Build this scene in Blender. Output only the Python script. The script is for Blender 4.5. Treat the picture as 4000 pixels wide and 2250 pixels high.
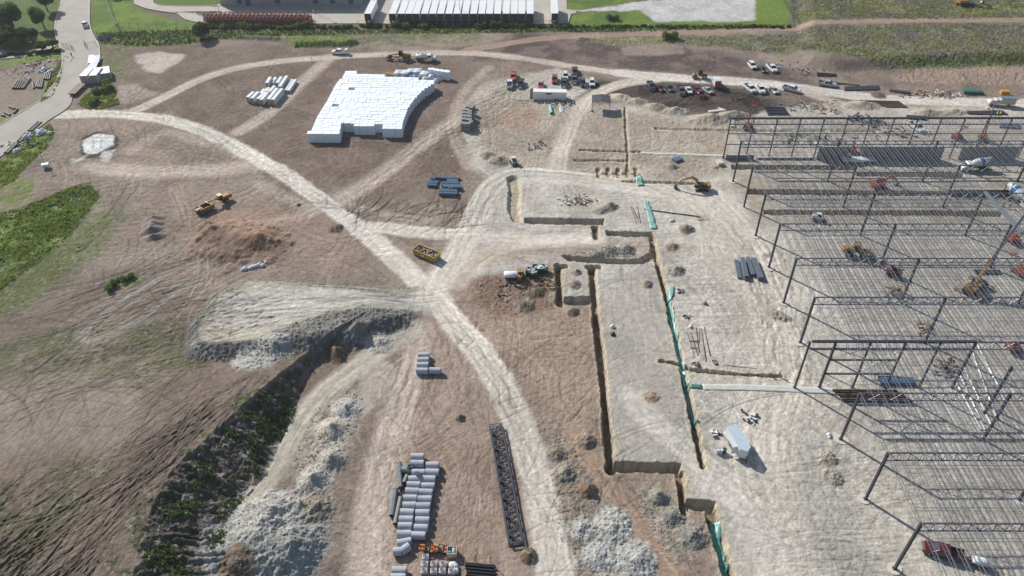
import bpy, math, random
import numpy as np
from mathutils import Vector, Matrix
R=math.radians
random.seed(7); rng=np.random.default_rng(11)
for o_ in list(bpy.data.objects): bpy.data.objects.remove(o_)
SC=bpy.context.scene; COL=SC.collection
# ------------------------------------------------------------------ camera
H=107.0; FPX=2941.7; PITCH=R(39.46); ROLL=R(-0.343)
cam=bpy.data.cameras.new('camera'); camo=bpy.data.objects.new('camera',cam); COL.objects.link(camo)
cam.sensor_width=36.0; cam.lens=36.0*FPX/4000.0; cam.clip_start=1.0; cam.clip_end=9000
camo.location=(0,0,H)
camo.rotation_euler=(Matrix.Rotation(math.pi/2-PITCH,3,'X')@Matrix.Rotation(ROLL,3,'Z')).to_euler()
SC.camera=camo
# ------------------------------------------------------------------ sky + sun
SUN_EL=R(34.5); SUN_AZ=R(-44.0)          # azimuth clockwise from +Y
w=bpy.data.worlds.new('World'); SC.world=w; w.use_nodes=True
nt=w.node_tree; bg=nt.nodes['Background']; sky=nt.nodes.new('ShaderNodeTexSky')
sky.sky_type='NISHITA'; sky.sun_disc=False; sky.sun_elevation=SUN_EL; sky.sun_rotation=SUN_AZ
sky.air_density=1.0; sky.dust_density=1.0
nt.links.new(sky.outputs[0],bg.inputs[0]); bg.inputs[1].default_value=0.085
sl=bpy.data.lights.new('sun','SUN'); sl.energy=4.4; sl.angle=R(0.5); sl.color=(1.0,0.95,0.885)
so=bpy.data.objects.new('sun',sl); COL.objects.link(so)
sd=Vector((math.sin(SUN_AZ)*math.cos(SUN_EL),math.cos(SUN_AZ)*math.cos(SUN_EL),math.sin(SUN_EL)))
so.rotation_euler=sd.to_track_quat('Z','Y').to_euler(); so.location=sd*300
SC.view_settings.view_transform='Standard'; SC.view_settings.look='None'
SC.view_settings.exposure=0.44; SC.view_settings.gamma=1.0
SC.render.engine='CYCLES'
# ------------------------------------------------------------------ layout helper: overview coords (2576 wide) -> world
KO=4000/2576.0
cp,sp=math.cos(PITCH),math.sin(PITCH); cr,sr=math.cos(ROLL),math.sin(ROLL)
def at(x,y,z=0.0):
    """point of the plane height z seen at survey coordinate (x,y)"""
    dx=x*KO-2000; dy=y*KO-1125
    a=dx*cr+dy*sr; b=-dx*sr+dy*cr
    fw=FPX*cp-b*sp; dn=FPX*sp+b*cp
    t=(H-z)/dn
    return Vector((a*t,fw*t,z))
def T(c,r,x,y):
    if r<3: return (c*644+x*0.25, r*360.64+y*0.25)
    return (c*644+x*0.25334, 1081.9+y*0.25334)
def Z_(x0,y0,s,x,y): return ((x0+x/s)*.644,(y0+y/s)*.644)
def lin(c):
    c=c/255.0
    return c/12.92 if c<=.04045 else ((c+.055)/1.055)**2.4
KA=1.35
def C(r,g,b,k=KA): return (lin(r)/k,lin(g)/k,lin(b)/k)
# ------------------------------------------------------------------ numpy noise
_tab=rng.random((256,256)).astype(np.float32)
def vn(x,y,s=0):
    x=x+s*17.31; y=y+s*9.77
    xi=np.floor(x); yi=np.floor(y); fx=(x-xi); fy=(y-yi)
    fx=fx*fx*(3-2*fx); fy=fy*fy*(3-2*fy)
    a=(xi.astype(np.int64)+s*31)&255; b=(yi.astype(np.int64)+s*57)&255; a1=(a+1)&255; b1=(b+1)&255
    return (_tab[a,b]*(1-fx)+_tab[a1,b]*fx)*(1-fy)+(_tab[a,b1]*(1-fx)+_tab[a1,b1]*fx)*fy
def fbm(x,y,sc,o=4,s=0,g=.5):
    r=0;am=1;t=0
    for i in range(o):
        c_,s_=math.cos(.6*i+s),math.sin(.6*i+s)
        r=r+am*vn((x*c_-y*s_)/sc,(x*s_+y*c_)/sc,s+i*3+1); t+=am; am*=g; sc*=.5
    return r/t
def ss(a,b,x):
    t=np.clip((x-a)/(b-a),0,1); return t*t*(3-2*t)
# ------------------------------------------------------------------ tagging / mesh helpers
def tag(o,label=None,cat=None,group=None,kind=None):
    if label: o['label']=label
    if cat: o['category']=cat
    if group: o['group']=group
    if kind: o['kind']=kind
    return o
class MB:
    def __init__(s): s.v=[]; s.f=[]
    def add(s,v,f):
        n=len(s.v); s.v+=[tuple(p) for p in v]; s.f+=[tuple(i+n for i in q) for q in f]; return s
    def hexa(s,b,t):   # 4 bottom pts ccw, 4 top
        return s.add(list(b)+list(t),[(3,2,1,0),(4,5,6,7),(0,1,5,4),(1,2,6,5),(2,3,7,6),(3,0,4,7)])
    def box(s,c,d,rz=0,tap=(1,1),ry=0,rx=0):
        hx,hy,hz=d[0]/2,d[1]/2,d[2]/2
        m=Matrix.Rotation(rz,3,'Z')@Matrix.Rotation(ry,3,'Y')@Matrix.Rotation(rx,3,'X'); c=Vector(c)
        b=[c+m@Vector((x*hx,y*hy,-hz)) for x,y in((-1,-1),(1,-1),(1,1),(-1,1))]
        t=[c+m@Vector((x*hx*tap[0],y*hy*tap[1],hz)) for x,y in((-1,-1),(1,-1),(1,1),(-1,1))]
        return s.hexa(b,t)
    def bx(s,x0,x1,y0,y1,z0,z1): return s.box(((x0+x1)/2,(y0+y1)/2,(z0+z1)/2),(x1-x0,y1-y0,z1-z0))
    def loft(s,rings,cap=True):
        n=len(rings[0]); v=[p for r in rings for p in r]; f=[]
        for i in range(len(rings)-1):
            for j in range(n):
                k=(j+1)%n; f.append((i*n+j,i*n+k,(i+1)*n+k,(i+1)*n+j))
        if cap: f.append(tuple(range(n-1,-1,-1))); f.append(tuple((len(rings)-1)*n+j for j in range(n)))
        return s.add(v,f)
    def cyl(s,p,q,r,n=8,r2=None,cap=True):
        p=Vector(p);q=Vector(q);d=(q-p).normalized(); r2=r if r2 is None else r2
        u=d.orthogonal().normalized(); w_=d.cross(u)
        ra=[[pp+(u*math.cos(2*math.pi*i/n)+w_*math.sin(2*math.pi*i/n))*rr for i in range(n)] for pp,rr in((p,r),(q,r2))]
        return s.loft(ra,cap)
    def bar(s,p,q,w_=.1,h=None):
        p=Vector(p);q=Vector(q);d=(q-p); 
        if d.length<1e-6: return s
        d.normalize(); h=h or w_
        u=d.cross(Vector((0,0,1)))
        if u.length<.01: u=Vector((1,0,0))
        u.normalize(); v_=u.cross(d).normalized(); a=u*w_/2; b=v_*h/2
        return s.loft([[p-a-b,p+a-b,p+a+b,p-a+b],[q-a-b,q+a-b,q+a+b,q-a+b]])
    def tube(s,p,q,r,t,n=16):     # open pipe with wall thickness
        p=Vector(p);q=Vector(q);d=(q-p).normalized(); u=d.orthogonal().normalized(); w_=d.cross(u)
        cs=[(u*math.cos(2*math.pi*i/n)+w_*math.sin(2*math.pi*i/n)) for i in range(n)]
        rr=[[p+c*r for c in cs],[q+c*r for c in cs],[q+c*(r-t) for c in cs],[p+c*(r-t) for c in cs]]
        rr.append(rr[0]); v=[x for g in rr[:4] for x in g]; f=[]
        for i in range(4):
            for j in range(n):
                k=(j+1)%n; i2=(i+1)%4; f.append((i*n+j,i*n+k,i2*n+k,i2*n+j))
        return s.add(v,f)
    def prof(s,pts,y0,y1):   # side profile (x,z) extruded across y
        n=len(pts); return s.loft([[(x,y0,z) for x,z in pts],[(x,y1,z) for x,z in pts]])
    def mesh(s,name):
        me=bpy.data.meshes.new(name); me.from_pydata(s.v,[],s.f); me.update()
        import bmesh
        bm=bmesh.new(); bm.from_mesh(me); bmesh.ops.recalc_face_normals(bm,faces=bm.faces); bm.to_mesh(me); bm.free()
        return me
    def build(s,name,mat,parent=None,smooth=False,loc=None,bev=0):
        me=s.mesh(name); me.materials.append(mat)
        if smooth: me.shade_smooth()
        o=bpy.data.objects.new(name,me); COL.objects.link(o)
        if bev:
            b=o.modifiers.new('b','BEVEL'); b.width=bev; b.segments=2; b.limit_method='ANGLE'; b.angle_limit=R(40)
        if parent is not None: o.parent=parent
        if loc is not None: o.location=loc
        return o
def empty(name,loc=(0,0,0),rz=0):
    o=bpy.data.objects.new(name,None); COL.objects.link(o); o.location=loc; o.rotation_euler=(0,0,rz); o.empty_display_size=.3; return o
def copy_tree(o,parent=None):
    c=o.copy(); COL.objects.link(c); c.parent=parent
    for ch in o.children: copy_tree(ch,c)
    return c
# ------------------------------------------------------------------ materials
MAT={}
def mat(name,col,rough=.7,metal=0,var=.12,sc=2.0,bump=.0,stain=None,coat=0,wave=None):
    if name in MAT: return MAT[name]
    m=bpy.data.materials.new(name); m.use_nodes=True; n=m.node_tree; b=n.nodes['Principled BSDF']
    b.inputs['Roughness'].default_value=rough; b.inputs['Metallic'].default_value=metal
    if coat: b.inputs['Coat Weight'].default_value=coat; b.inputs['Coat Roughness'].default_value=.08
    tc=n.nodes.new('ShaderNodeNewGeometry'); no=n.nodes.new('ShaderNodeTexNoise'); no.inputs['Scale'].default_value=sc; no.inputs['Detail'].default_value=5
    n.links.new(tc.outputs['Position'],no.inputs['Vector'])
    mr=n.nodes.new('ShaderNodeMapRange'); mr.inputs['From Min'].default_value=.3; mr.inputs['From Max'].default_value=.7
    mr.inputs['To Min'].default_value=1-var; mr.inputs['To Max'].default_value=1+var
    n.links.new(no.outputs['Fac'],mr.inputs['Value'])
    mx=n.nodes.new('ShaderNodeVectorMath'); mx.operation='SCALE'; mx.inputs[0].default_value=col[:3]
    n.links.new(mr.outputs[0],mx.inputs['Scale']); last=mx.outputs[0]
    if stain:
        n2=n.nodes.new('ShaderNodeTexNoise'); n2.inputs['Scale'].default_value=sc*.37; n2.inputs['Detail'].default_value=6
        n.links.new(tc.outputs['Position'],n2.inputs['Vector'])
        r2=n.nodes.new('ShaderNodeMapRange'); r2.inputs['From Min'].default_value=.52; r2.inputs['From Max'].default_value=.68; r2.inputs['To Max'].default_value=stain[3]
        n.links.new(n2.outputs['Fac'],r2.inputs['Value'])
        m3=n.nodes.new('ShaderNodeMix'); m3.data_type='RGBA'; n.links.new(r2.outputs[0],m3.inputs[0]); n.links.new(last,m3.inputs[6]); m3.inputs[7].default_value=(*stain[:3],1); last=m3.outputs[2]
    n.links.new(last,b.inputs['Base Color'])
    if wave:
        wv=n.nodes.new('ShaderNodeTexWave'); wv.bands_direction=wave[0]; wv.inputs['Scale'].default_value=wave[1]
        t2=n.nodes.new('ShaderNodeTexCoord'); n.links.new(t2.outputs['Object'],wv.inputs['Vector'])
        bp=n.nodes.new('ShaderNodeBump'); bp.inputs['Strength'].default_value=wave[2]; bp.inputs['Distance'].default_value=.08
        n.links.new(wv.outputs['Fac'],bp.inputs['Height']); n.links.new(bp.outputs[0],b.inputs['Normal'])
    elif bump:
        bp=n.nodes.new('ShaderNodeBump'); bp.inputs['Strength'].default_value=bump; bp.inputs['Distance'].default_value=.1
        n.links.new(no.outputs['Fac'],bp.inputs['Height']); n.links.new(bp.outputs[0],b.inputs['Normal'])
    MAT[name]=m; return m
# ================================================================== GROUND SHEET
def wide(Y): return (.6798*(Y*cp+H*sp))
uc=np.linspace(-1.16,1.16,1720); ext=np.array([1.22,1.28,1.38,1.55,1.9,2.6,4,8]); U=np.concatenate([-ext[::-1],uc,ext])
yy=np.linspace(-130,2400,1080)    # even steps of view angle -> finer rows near, coarser rows far
b_=yy-1125; Yc=(H*(FPX*cp-b_*sp)/(FPX*sp+b_*cp))[::-1]
Yr=np.concatenate([[-60,-20,10,30,42],Yc,[Yc[-1]+3,Yc[-1]+8,Yc[-1]+18,Yc[-1]+40,500,620,900,1500,3000,7000]])
Yr=np.sort(Yr); NI,NJ=len(U),len(Yr)
GY=np.repeat(Yr[:,None],NI,1); GX=U[None,:]*wide(np.maximum(GY,20)); 
X=GX.ravel(); Y=GY.ravel(); N=len(X)
WX=X+3.0*(fbm(X,Y,9,3,5)-.5)+1.2*(fbm(X,Y,2,2,6)-.5); WY=Y+3.5*(fbm(X,Y,9,3,7)-.5)+1.6*(fbm(X,Y,2.2,2,8)-.5)
def near(p,m):
    x0,y0=p.min(0)-m; x1,y1=p.max(0)+m
    return np.nonzero((X>x0)&(X<x1)&(Y>y0)&(Y<y1))[0]
def W(pts,z=0): return np.array([tuple(at(x,y,z))[:2] for x,y in pts])
def seg_d(px,py,p,closed=False):
    """distance, arc length, side to a polyline"""
    q=np.vstack([p,p[:1]]) if closed else p
    D=np.full(px.shape,1e9); S=np.zeros(px.shape); L=np.zeros(px.shape); s0=0
    for i in range(len(q)-1):
        a,b=q[i],q[i+1]; d=b-a; l=math.hypot(*d)
        if l<1e-6: continue
        t=np.clip(((px-a[0])*d[0]+(py-a[1])*d[1])/(l*l),0,1)
        ex=px-a[0]-t*d[0]; ey=py-a[1]-t*d[1]; dd=np.hypot(ex,ey); m=dd<D
        D[m]=dd[m]; S[m]=(s0+t*l)[m]; L[m]=np.sign(d[0]*ey-d[1]*ex)[m]; s0+=l
    return D,S,L
def inside(px,py,p):
    r=np.zeros(px.shape,bool); n=len(p)
    for i in range(n):
        a,b=p[i],p[(i+1)%n]
        if a[1]==b[1]: continue
        c=((a[1]>py)!=(b[1]>py))&(px<(b[0]-a[0])*(py-a[1])/(b[1]-a[1])+a[0]); r^=c
    return r
def poly(pts,soft=2.0,warp=True,world=False,z=0):
    p=np.array(pts) if world else W(pts,z)
    idx=near(p,soft+5); px,py=(WX[idx],WY[idx]) if warp else (X[idx],Y[idx])
    D,_,_=seg_d(px,py,p,True); s=np.where(inside(px,py,p),D,-D)
    return idx,ss(-soft/2,soft/2,s),s
def smooth(p,n=3):
    p=np.array(p,float)
    for _ in range(n):
        q=[p[0]]
        for i in range(len(p)-1): q+=[p[i]*.75+p[i+1]*.25,p[i]*.25+p[i+1]*.75]
        q.append(p[-1]); p=np.array(q)
    return p
def clr(r,g,b,k=KA): return np.array(C(r,g,b,k))
ZH=np.zeros(N); TR=np.zeros(N); RG=np.zeros(N)    # height, tone of wheel marks, roughness of relief
col=np.empty((N,3)); 
n1=fbm(X,Y,26,4,1); n2=fbm(X,Y,6,4,2); n3=fbm(X,Y,1.6,3,3); n4=fbm(X,Y*.45,3.2,4,4)
a_=clr(136,119,104); b2=clr(160,143,126); c2=clr(108,94,83)
t=ss(.35,.68,n1)[:,None]; col[:]=a_*(1-t)+b2*t
t=ss(.5,.75,n2)[:,None]*.55; col[:]=col*(1-t)+c2*t
RG[:]=.10
def paint(idx,m,c,amt=1.0,rg=None,mott=0,c2=None):
    m=(m*amt)
    if mott: m=m*np.clip(ss(.5-mott,.5+mott*.3,n2[idx]*.5+n3[idx]*.5+.08),0,1)
    cc=np.array(c)[None,:]
    if c2 is not None:
        q=ss(.38,.62,n2[idx])[:,None]; cc=cc*(1-q)+np.array(c2)[None,:]*q
    col[idx]=col[idx]*(1-m[:,None])+cc*m[:,None]
    if rg is not None: RG[idx]=RG[idx]*(1-m)+rg*m
def zone(pts,c,soft=4,amt=1,rg=None,mott=0,c2=None):
    i,m,s=poly(pts,soft); paint(i,m,c,amt,rg,mott,c2); return i,m
# --- dark mud and fields at the far side
zone([(0,-60),(2700,-60),(2700,62),(1990,66),(1500,75),(900,90),(240,100),(150,100),(0,160)],clr(118,108,92),6,rg=.12)
zone([(1180,150),(1300,80),(1500,100),(1700,118),(1860,135),(1950,165),(2010,190),(2060,230),(1900,195),(1700,185),(1500,170),(1350,150)],clr(98,83,77),7,1,c2=clr(128,110,102))
zone([(1420,245),(1500,205),(1620,200),(1760,210),(1960,245),(1970,280),(1840,292),(1700,282),(1600,255),(1540,245)],clr(92,79,73),6,1,.12,c2=clr(72,62,57))
zone([(1560,118),(1640,112),(1720,118),(1725,135),(1640,142),(1565,138)],clr(155,136,124),2)
zone([(1870,236),(1910,240),(1925,262),(1890,275),(1865,262)],clr(48,40,36),1.5,.9)
# --- left plain: slightly redder, dustier
zone([(300,120),(700,110),(1180,160),(1190,330),(1150,520),(900,480),(640,380),(420,290),(180,275),(250,180)],clr(130,112,98),8,.8,c2=clr(118,99,86))
zone([(180,300),(480,320),(640,400),(800,500),(940,620),(1060,720),(700,700),(430,800),(330,860),(150,650),(120,420)],clr(144,127,111),10,.8,c2=clr(160,143,126))
zone([(-60,950),(120,940),(330,1000),(420,1130),(250,1200),(120,1190),(-60,1180)],clr(150,136,121),12,.85,rg=.05)
zone([(-60,1180),(130,1200),(420,1120),(600,1000),(760,900),(560,1130),(400,1300),(340,1500),(-100,1500)],clr(118,101,87),10,.85,.15,c2=clr(138,120,104))
zone([(330,820),(470,800),(500,860),(560,900),(520,960),(420,900),(340,900)],clr(110,92,80),6,.8,.3)
# --- pale limestone platform
PALE=[(1236,205),(1400,172),(1500,205),(1440,255),(1490,262),(1560,258),(1700,292),(1840,302),(2000,262),(2350,268),(2700,262),(2700,1500),(1836,1500),(1790,1290),(1715,1285),(1712,1190),(1536,1188),(1492,770),(1402,766),(1396,668),(1180,690),(1085,715),(1120,660),(1180,600),(1190,560),(1248,450),(1178,420),(1165,350),(1185,260)]
zone(PALE,clr(186,178,164),4,1,.10,c2=clr(200,193,180))
zone([(1205,215),(1440,262),(1700,298),(1840,308),(1835,430),(1700,452),(1500,440),(1390,428),(1240,415),(1185,330)],clr(184,170,149),6,.9,.22,c2=clr(166,150,129))
zone([(1190,660),(1400,650),(1650,640),(1640,600),(1400,600),(1250,610)],clr(172,152,130),6,.75)
zone([(1870,540),(2700,520),(2700,1500),(2200,1500),(2100,1180),(2000,960),(1930,680)],clr(186,178,163),8,.9,.05,c2=clr(196,189,175))
zone([(1840,300),(2700,290),(2700,560),(1900,560),(1850,430)],clr(172,160,140),5,.8,.06,c2=clr(186,178,160))
zone([(1530,680),(1660,672),(1700,850),(1740,1060),(1765,1165),(1560,1165),(1545,1050),(1515,850)],clr(180,173,160),3,.9,.04)
zone([(1740,980),(1960,960),(2140,1180),(2200,1500),(1870,1500),(1800,1290),(1770,1170)],clr(180,175,164),6,.9,.06)
# --- tan / orange soils in the middle
zone([(1125,760),(1200,705),(1400,668),(1404,770),(1492,772),(1538,1190),(1700,1196),(1712,1288),(1792,1290),(1830,1500),(1440,1500),(1360,1150),(1250,900)],clr(168,146,126),5,1,.12,c2=clr(154,132,115))
zone([(1200,780),(1500,780),(1530,1130),(1420,1110),(1340,980)],clr(172,147,124),8,.8)
zone([(1050,830),(1110,800),(1200,900),(1290,1100),(1340,1300),(1360,1500),(870,1500),(960,1150),(1010,950)],clr(157,134,116),5,1,.06,c2=clr(168,146,128))
zone([(500,545),(560,540),(700,590),(710,640),(640,650),(560,650),(490,600)],clr(158,132,112),4,.85,.12,c2=clr(140,116,98))
zone([(680,560),(860,520),(900,600),(880,680),(760,660)],clr(160,134,116),8,.6)
zone([(1250,280),(1330,275),(1360,300),(1330,330),(1260,320)],clr(182,148,122),4,.7)
# gravelly spoil
zone([(1380,1080),(1450,1090),(1480,1180),(1560,1290),(1640,1400),(1680,1500),(1450,1500),(1400,1330),(1385,1200)],clr(178,172,160),8,.9,.3,c2=clr(150,138,122))
zone([(1400,1080),(1520,1100),(1500,1240),(1420,1250)],clr(156,136,116),4,.8,.3)
zone([(1600,1230),(1690,1250),(1760,1360),(1750,1420),(1690,1420),(1620,1330)],clr(172,160,142),4,.8,.26)
zone([(1180,700),(1380,690),(1390,770),(1250,800),(1190,760)],clr(138,108,84),4,.75,.35)
zone([(570,1300),(660,1240),(780,1260),(830,1330),(800,1420),(720,1500),(600,1420)],clr(170,168,158),7,1,.32,c2=clr(158,158,150))
zone([(740,1130),(800,1020),(860,980),(920,1000),(900,1080),(860,1150),(820,1230),(800,1320),(740,1250)],clr(182,174,158),4,.9,.3,c2=clr(160,150,134))
zone([(900,900),(960,870),(990,940),(930,1040),(890,1040)],clr(198,184,172),2,.8,.05)
# white silt and the washout
zone([(342,140),(400,132),(470,135),(450,160),(400,185),(372,180),(350,165)],clr(196,184,170),2.2,.9,.04)
zone([(300,215),(350,212),(398,238),(320,262),(300,255)],clr(182,166,154),2,.7,.2)
zone([(190,385),(205,345),(245,332),(300,345),(290,372),(240,400),(200,402)],clr(74,62,54),1.2,.9,.3)
zone([(199,378),(202,358),(225,343),(262,338),(290,345),(278,366),(240,385),(214,392)],clr(222,224,220),.8,1,.1)
zone([(178,402),(215,392),(200,405),(180,412)],clr(205,205,198),1,.9); zone([(255,380),(290,372),(262,410),(243,405)],clr(205,205,198),1,.9)
# --- greens
GR=clr(116,138,58,1.4); GL=clr(96,124,54,1.5); GD=clr(78,94,46,1.5); GO=clr(130,132,78,1.5); GS=clr(112,112,78,1.5)
zone([(-80,-60),(175,-60),(150,40),(142,100),(150,125),(-80,170)],clr(96,116,62,1.4),4,1,.05,c2=clr(84,104,52,1.4))
zone([(232,-60),(335,-60),(336,10),(372,32),(440,52),(500,58),(520,76),(430,88),(300,90),(250,100),(228,70)],GL,2,1,.04,c2=GR)
zone([(385,-60),(556,-60),(556,16),(420,16),(392,8)],GL,1,1,.03)
zone([(488,34),(545,34),(535,44),(500,42)],GL,1,1,.03)
zone([(240,82),(470,76),(540,78),(900,76),(1420,66),(1990,62),(2000,70),(1500,80),(1150,84),(900,86),(700,92),(540,100),(460,112),(350,118),(250,108)],GD,3,1,.5,c2=GR)
zone([(560,84),(1190,84),(1260,100),(1180,112),(1060,116),(900,112),(870,122),(740,118),(700,104),(580,96)],GO,4,.8,.35,.16,c2=GS)
zone([(725,106),(880,104),(910,112),(860,120),(735,122)],GR,2,.95,.5)
zone([(1420,-20),(1600,-20),(1580,10),(1480,22),(1425,25)],GL,2,1,.03,c2=GR)
zone([(1425,34),(1560,28),(1610,28),(1650,54),(1900,54),(1985,52),(1985,64),(1425,66)],GL,2,1,.04,c2=GR)
zone([(1560,30),(1520,18),(1620,4),(1800,-8),(1940,-4),(1935,24),(1900,52),(1650,54),(1610,26)],clr(206,206,202),2,1,.06,c2=clr(190,190,184))
zone([(1425,26),(1560,16),(1620,6),(1640,20),(1560,28)],clr(200,200,194),1.5,.95)
zone([(1900,-60),(1990,-60),(1990,40),(1960,60),(1900,54)],GR,2,1,.1)
zone([(1990,-60),(2700,-60),(2700,60),(2300,64),(2010,66),(1992,30)],clr(104,100,84),4,1,.35,c2=clr(98,104,66,1.5))
for q in ([(2130,8),(2180,0),(2260,20),(2300,40),(2260,48),(2200,44),(2150,25)],[(2350,34),(2480,20),(2576,30),(2576,50),(2380,52)],[(2060,30),(2100,55),(2020,62)]): zone(q,GO,4,.75,.4,.1)
zone([(1640,100),(1720,90),(1900,88),(2100,80),(2330,72),(2480,76),(2700,82),(2700,165),(2500,168),(2320,172),(2240,178),(2100,150),(1960,135),(1850,122),(1700,112)],clr(118,118,80,1.45),4,.95,.4,c2=clr(104,100,84,1.4))
for q in ([(1930,92),(2040,84),(2200,90),(2300,110),(2260,125),(2100,100)],[(2440,80),(2700,80),(2700,130),(2560,110)]): zone(q,clr(100,94,88),4,.7,.4,.1)
zone([(2000,120),(2240,150),(2330,158),(2700,138),(2700,165),(2300,172),(2100,150)],clr(112,122,58,1.5),3,.7,.5)
zone([(1460,102),(1560,88),(1660,92),(1740,104),(1640,113),(1540,112)],GO,2,.9,.45,.1)
zone([(2240,190),(2320,176),(2500,172),(2700,165),(2700,205),(2500,214),(2260,206)],clr(168,142,122),3,.9,.3)
# left verge and the big grass strip
zone([(-80,400),(0,395),(60,345),(125,312),(140,330),(120,370),(75,410),(40,450),(-80,520)],GR,3,.9,.45,.18)
zone([(-80,205),(30,175),(150,140),(158,160),(155,200),(110,250),(60,290),(-80,335)],clr(150,134,118),3,1,.08)
zone([(0,160),(60,140),(155,112),(158,150),(100,152),(0,172)],GR,3,.95,.4)
zone([(155,150),(158,190),(135,240),(100,262),(125,200)],GR,2,.75,.3,.12); zone([(60,288),(10,325),(-40,340),(-40,325),(20,290)],GR,2,.75,.3,.12)
zone([(-80,560),(60,520),(150,480),(235,456),(252,470),(245,505),(180,590),(110,650),(40,700),(-80,790)],GR,3,1,.6,c2=clr(64,92,34,1.5))
zone([(-80,455),(60,450),(90,460),(80,500),(-80,560)],GR,4,.8,.3,.2)
zone([(-80,700),(150,600),(260,520),(330,540),(250,640),(160,700),(90,760),(-80,850)],clr(104,118,66,1.5),8,.8,.25,.2)
zone([(195,262),(215,240),(245,222),(290,228),(300,262),(262,274),(225,276)],GR,2,.9,.5,.25)
zone([(225,100),(330,105),(330,150),(310,190),(255,235),(245,190),(250,130)],clr(110,116,68,1.5),5,.8,.3,.14)
zone([(265,715),(300,690),(340,690),(345,712),(300,730)],GR,2,.8,.4,.14)
zone([(-80,880),(180,820),(420,800),(520,940),(420,990),(180,950),(-80,950)],clr(104,112,66,1.5),10,.7,.22,.06)
zone([(-80,1230),(30,1250),(50,1340),(-80,1400)],clr(74,84,50,1.5),6,.8,.4,.15)
zone([(180,1190),(300,1200),(250,1300),(100,1450),(0,1500),(60,1330)],clr(104,104,70,1.4),8,.7,.25,.02)
# ------------------------------------------------------------------ haul roads
PAVE=clr(196,188,175)
def road(pts,wd,c=clr(205,195,178),amt=.95,soft=1.6,tracks=10,lvl=1,z=0,grade=0):
    soft*=.5; wd*=.7; c=np.array(c)*1.12; amt=min(1,amt*1.12)
    p=smooth(W(pts,z)); idx=near(p,wd+4)
    D,S,L=seg_d(X[idx]+.5*(n3[idx]-.5)+.9*(n2[idx]-.5),Y[idx]+.6*(n3[idx]-.5)+1.1*(n2[idx]-.5),p)
    m=ss(wd/2+soft,wd/2-soft,D); st=.82+.22*vn(S*.05,L*D*1.5,9)+.14*vn(S*.09,L*D*3.6,19)
    cc=np.array(c)[None,:]*(st[:,None]*.75+.25)
    mm=(m*amt)[:,None]; col[idx]=col[idx]*(1-mm)+cc*mm; RG[idx]=RG[idx]*(1-m)+.035*m; RM_[idx]=np.maximum(RM_[idx],m*amt)
    ROADS.append((p,wd,tracks,lvl))
ROADS=[]; RM_=np.zeros(N)
TAN=clr(190,174,158); BR=clr(160,140,124)
road([(600,330),(640,310),(700,265),(760,205),(825,150)],7,TAN,.75,3,10)
road([(830,515),(900,480),(970,430),(1080,345),(1170,285),(1230,215)],8,TAN,.7,3,10)
road([(230,420),(350,432),(450,432),(580,424),(650,415)],9,TAN,.7,4,8)
road([(640,400),(560,370),(460,340),(400,330),(330,380)],6,TAN,.4,3,8)
road([(650,460),(760,520),(840,520)],5,TAN,.5,2,4); road([(500,600),(600,580),(720,560),(830,515)],6,TAN,.5,2,8)
road([(1180,125),(1300,105),(1400,92),(1600,85),(1800,77),(2000,71),(2300,66),(2750,66)],6.5,clr(164,138,118),.95,1.2,6)
road([(870,510),(1000,545),(1100,560)],4,TAN,.4,2,4); road([(1180,420),(1130,330),(1160,230),(1230,170)],5,TAN,.5,2,6)
road([(1055,830),(1045,900),(1010,1000),(985,1080),(960,1180),(935,1300),(920,1500)],9,TAN,.75,3,14)
road([(1090,800),(1120,900),(1150,960),(1130,1040),(1010,1130)],7,BR,.5,3,10)
ZP=clr(186,178,158)
road([(1030,830),(960,880),(880,935),(800,1000),(745,1070),(705,1150),(655,1220),(610,1280)],7,ZP,.95,2,8)
road([(300,285),(345,278),(420,240),(520,190),(640,160),(840,141),(1000,136),(1110,131),(1250,136),(1400,160),(1560,184)],6.5,clr(192,176,160),.95,1.6,6)
road([(1560,184),(1700,196),(1850,203),(2000,219),(2150,243),(2300,254),(2750,262)],9,clr(206,198,186),.95,1.6,8)
road([(1645,200),(1560,209),(1485,240),(1445,290),(1412,365),(1398,432)],7,clr(200,188,170),.9,2,8)
road([(1000,100),(1140,118),(1250,100)],4,BR,.5,2,3)
road([(1995,220),(2090,255),(2200,290),(2280,310)],6,clr(190,176,160),.8,2,5)
i,m,s=poly([(478,905),(482,830),(520,775),(570,742),(650,722),(800,735),(950,738),(1060,722),(1120,745),(1100,790),(1030,790),(960,800),(850,815),(740,850),(660,905),(560,915)],1.6)
paint(i,m,clr(186,178,158),1,.06); 
i,m,s=poly([(540,840),(560,780),(640,745),(800,750),(950,748),(1110,740),(1100,785),(1000,785),(850,795),(740,830),(650,865)],5); paint(i,m,clr(208,203,190),.95,.05)
road([(150,288),(250,285),(370,291),(480,316),(560,350),(640,396),(720,441),(800,495),(880,556),(950,612),(1010,668),(1080,728)],7.5,clr(212,204,190),1,1.4,12)
road([(1070,720),(1115,775),(1160,830),(1222,900),(1275,990),(1315,1090),(1348,1200),(1378,1320),(1410,1500)],8.5,clr(210,200,184),1,1.6,14)
road([(930,570),(1040,582),(1150,590),(1230,600),(1330,610),(1500,600)],6.5,clr(210,202,188),.9,1.8,8)
road([(1070,750),(1100,710),(1150,640),(1192,560),(1232,470),(1290,436),(1400,441),(1500,456),(1620,471),(1720,492),(1790,525)],10,clr(208,200,185),.95,2,16)
road([(1780,500),(1850,570),(1900,660),(1960,800),(1975,950),(1900,1100),(1940,1250),(1990,1500)],17,clr(200,192,177),.8,6,26)
road([(1960,960),(2000,900),(2050,700)],14,clr(196,190,176),.6,6,10)
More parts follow.
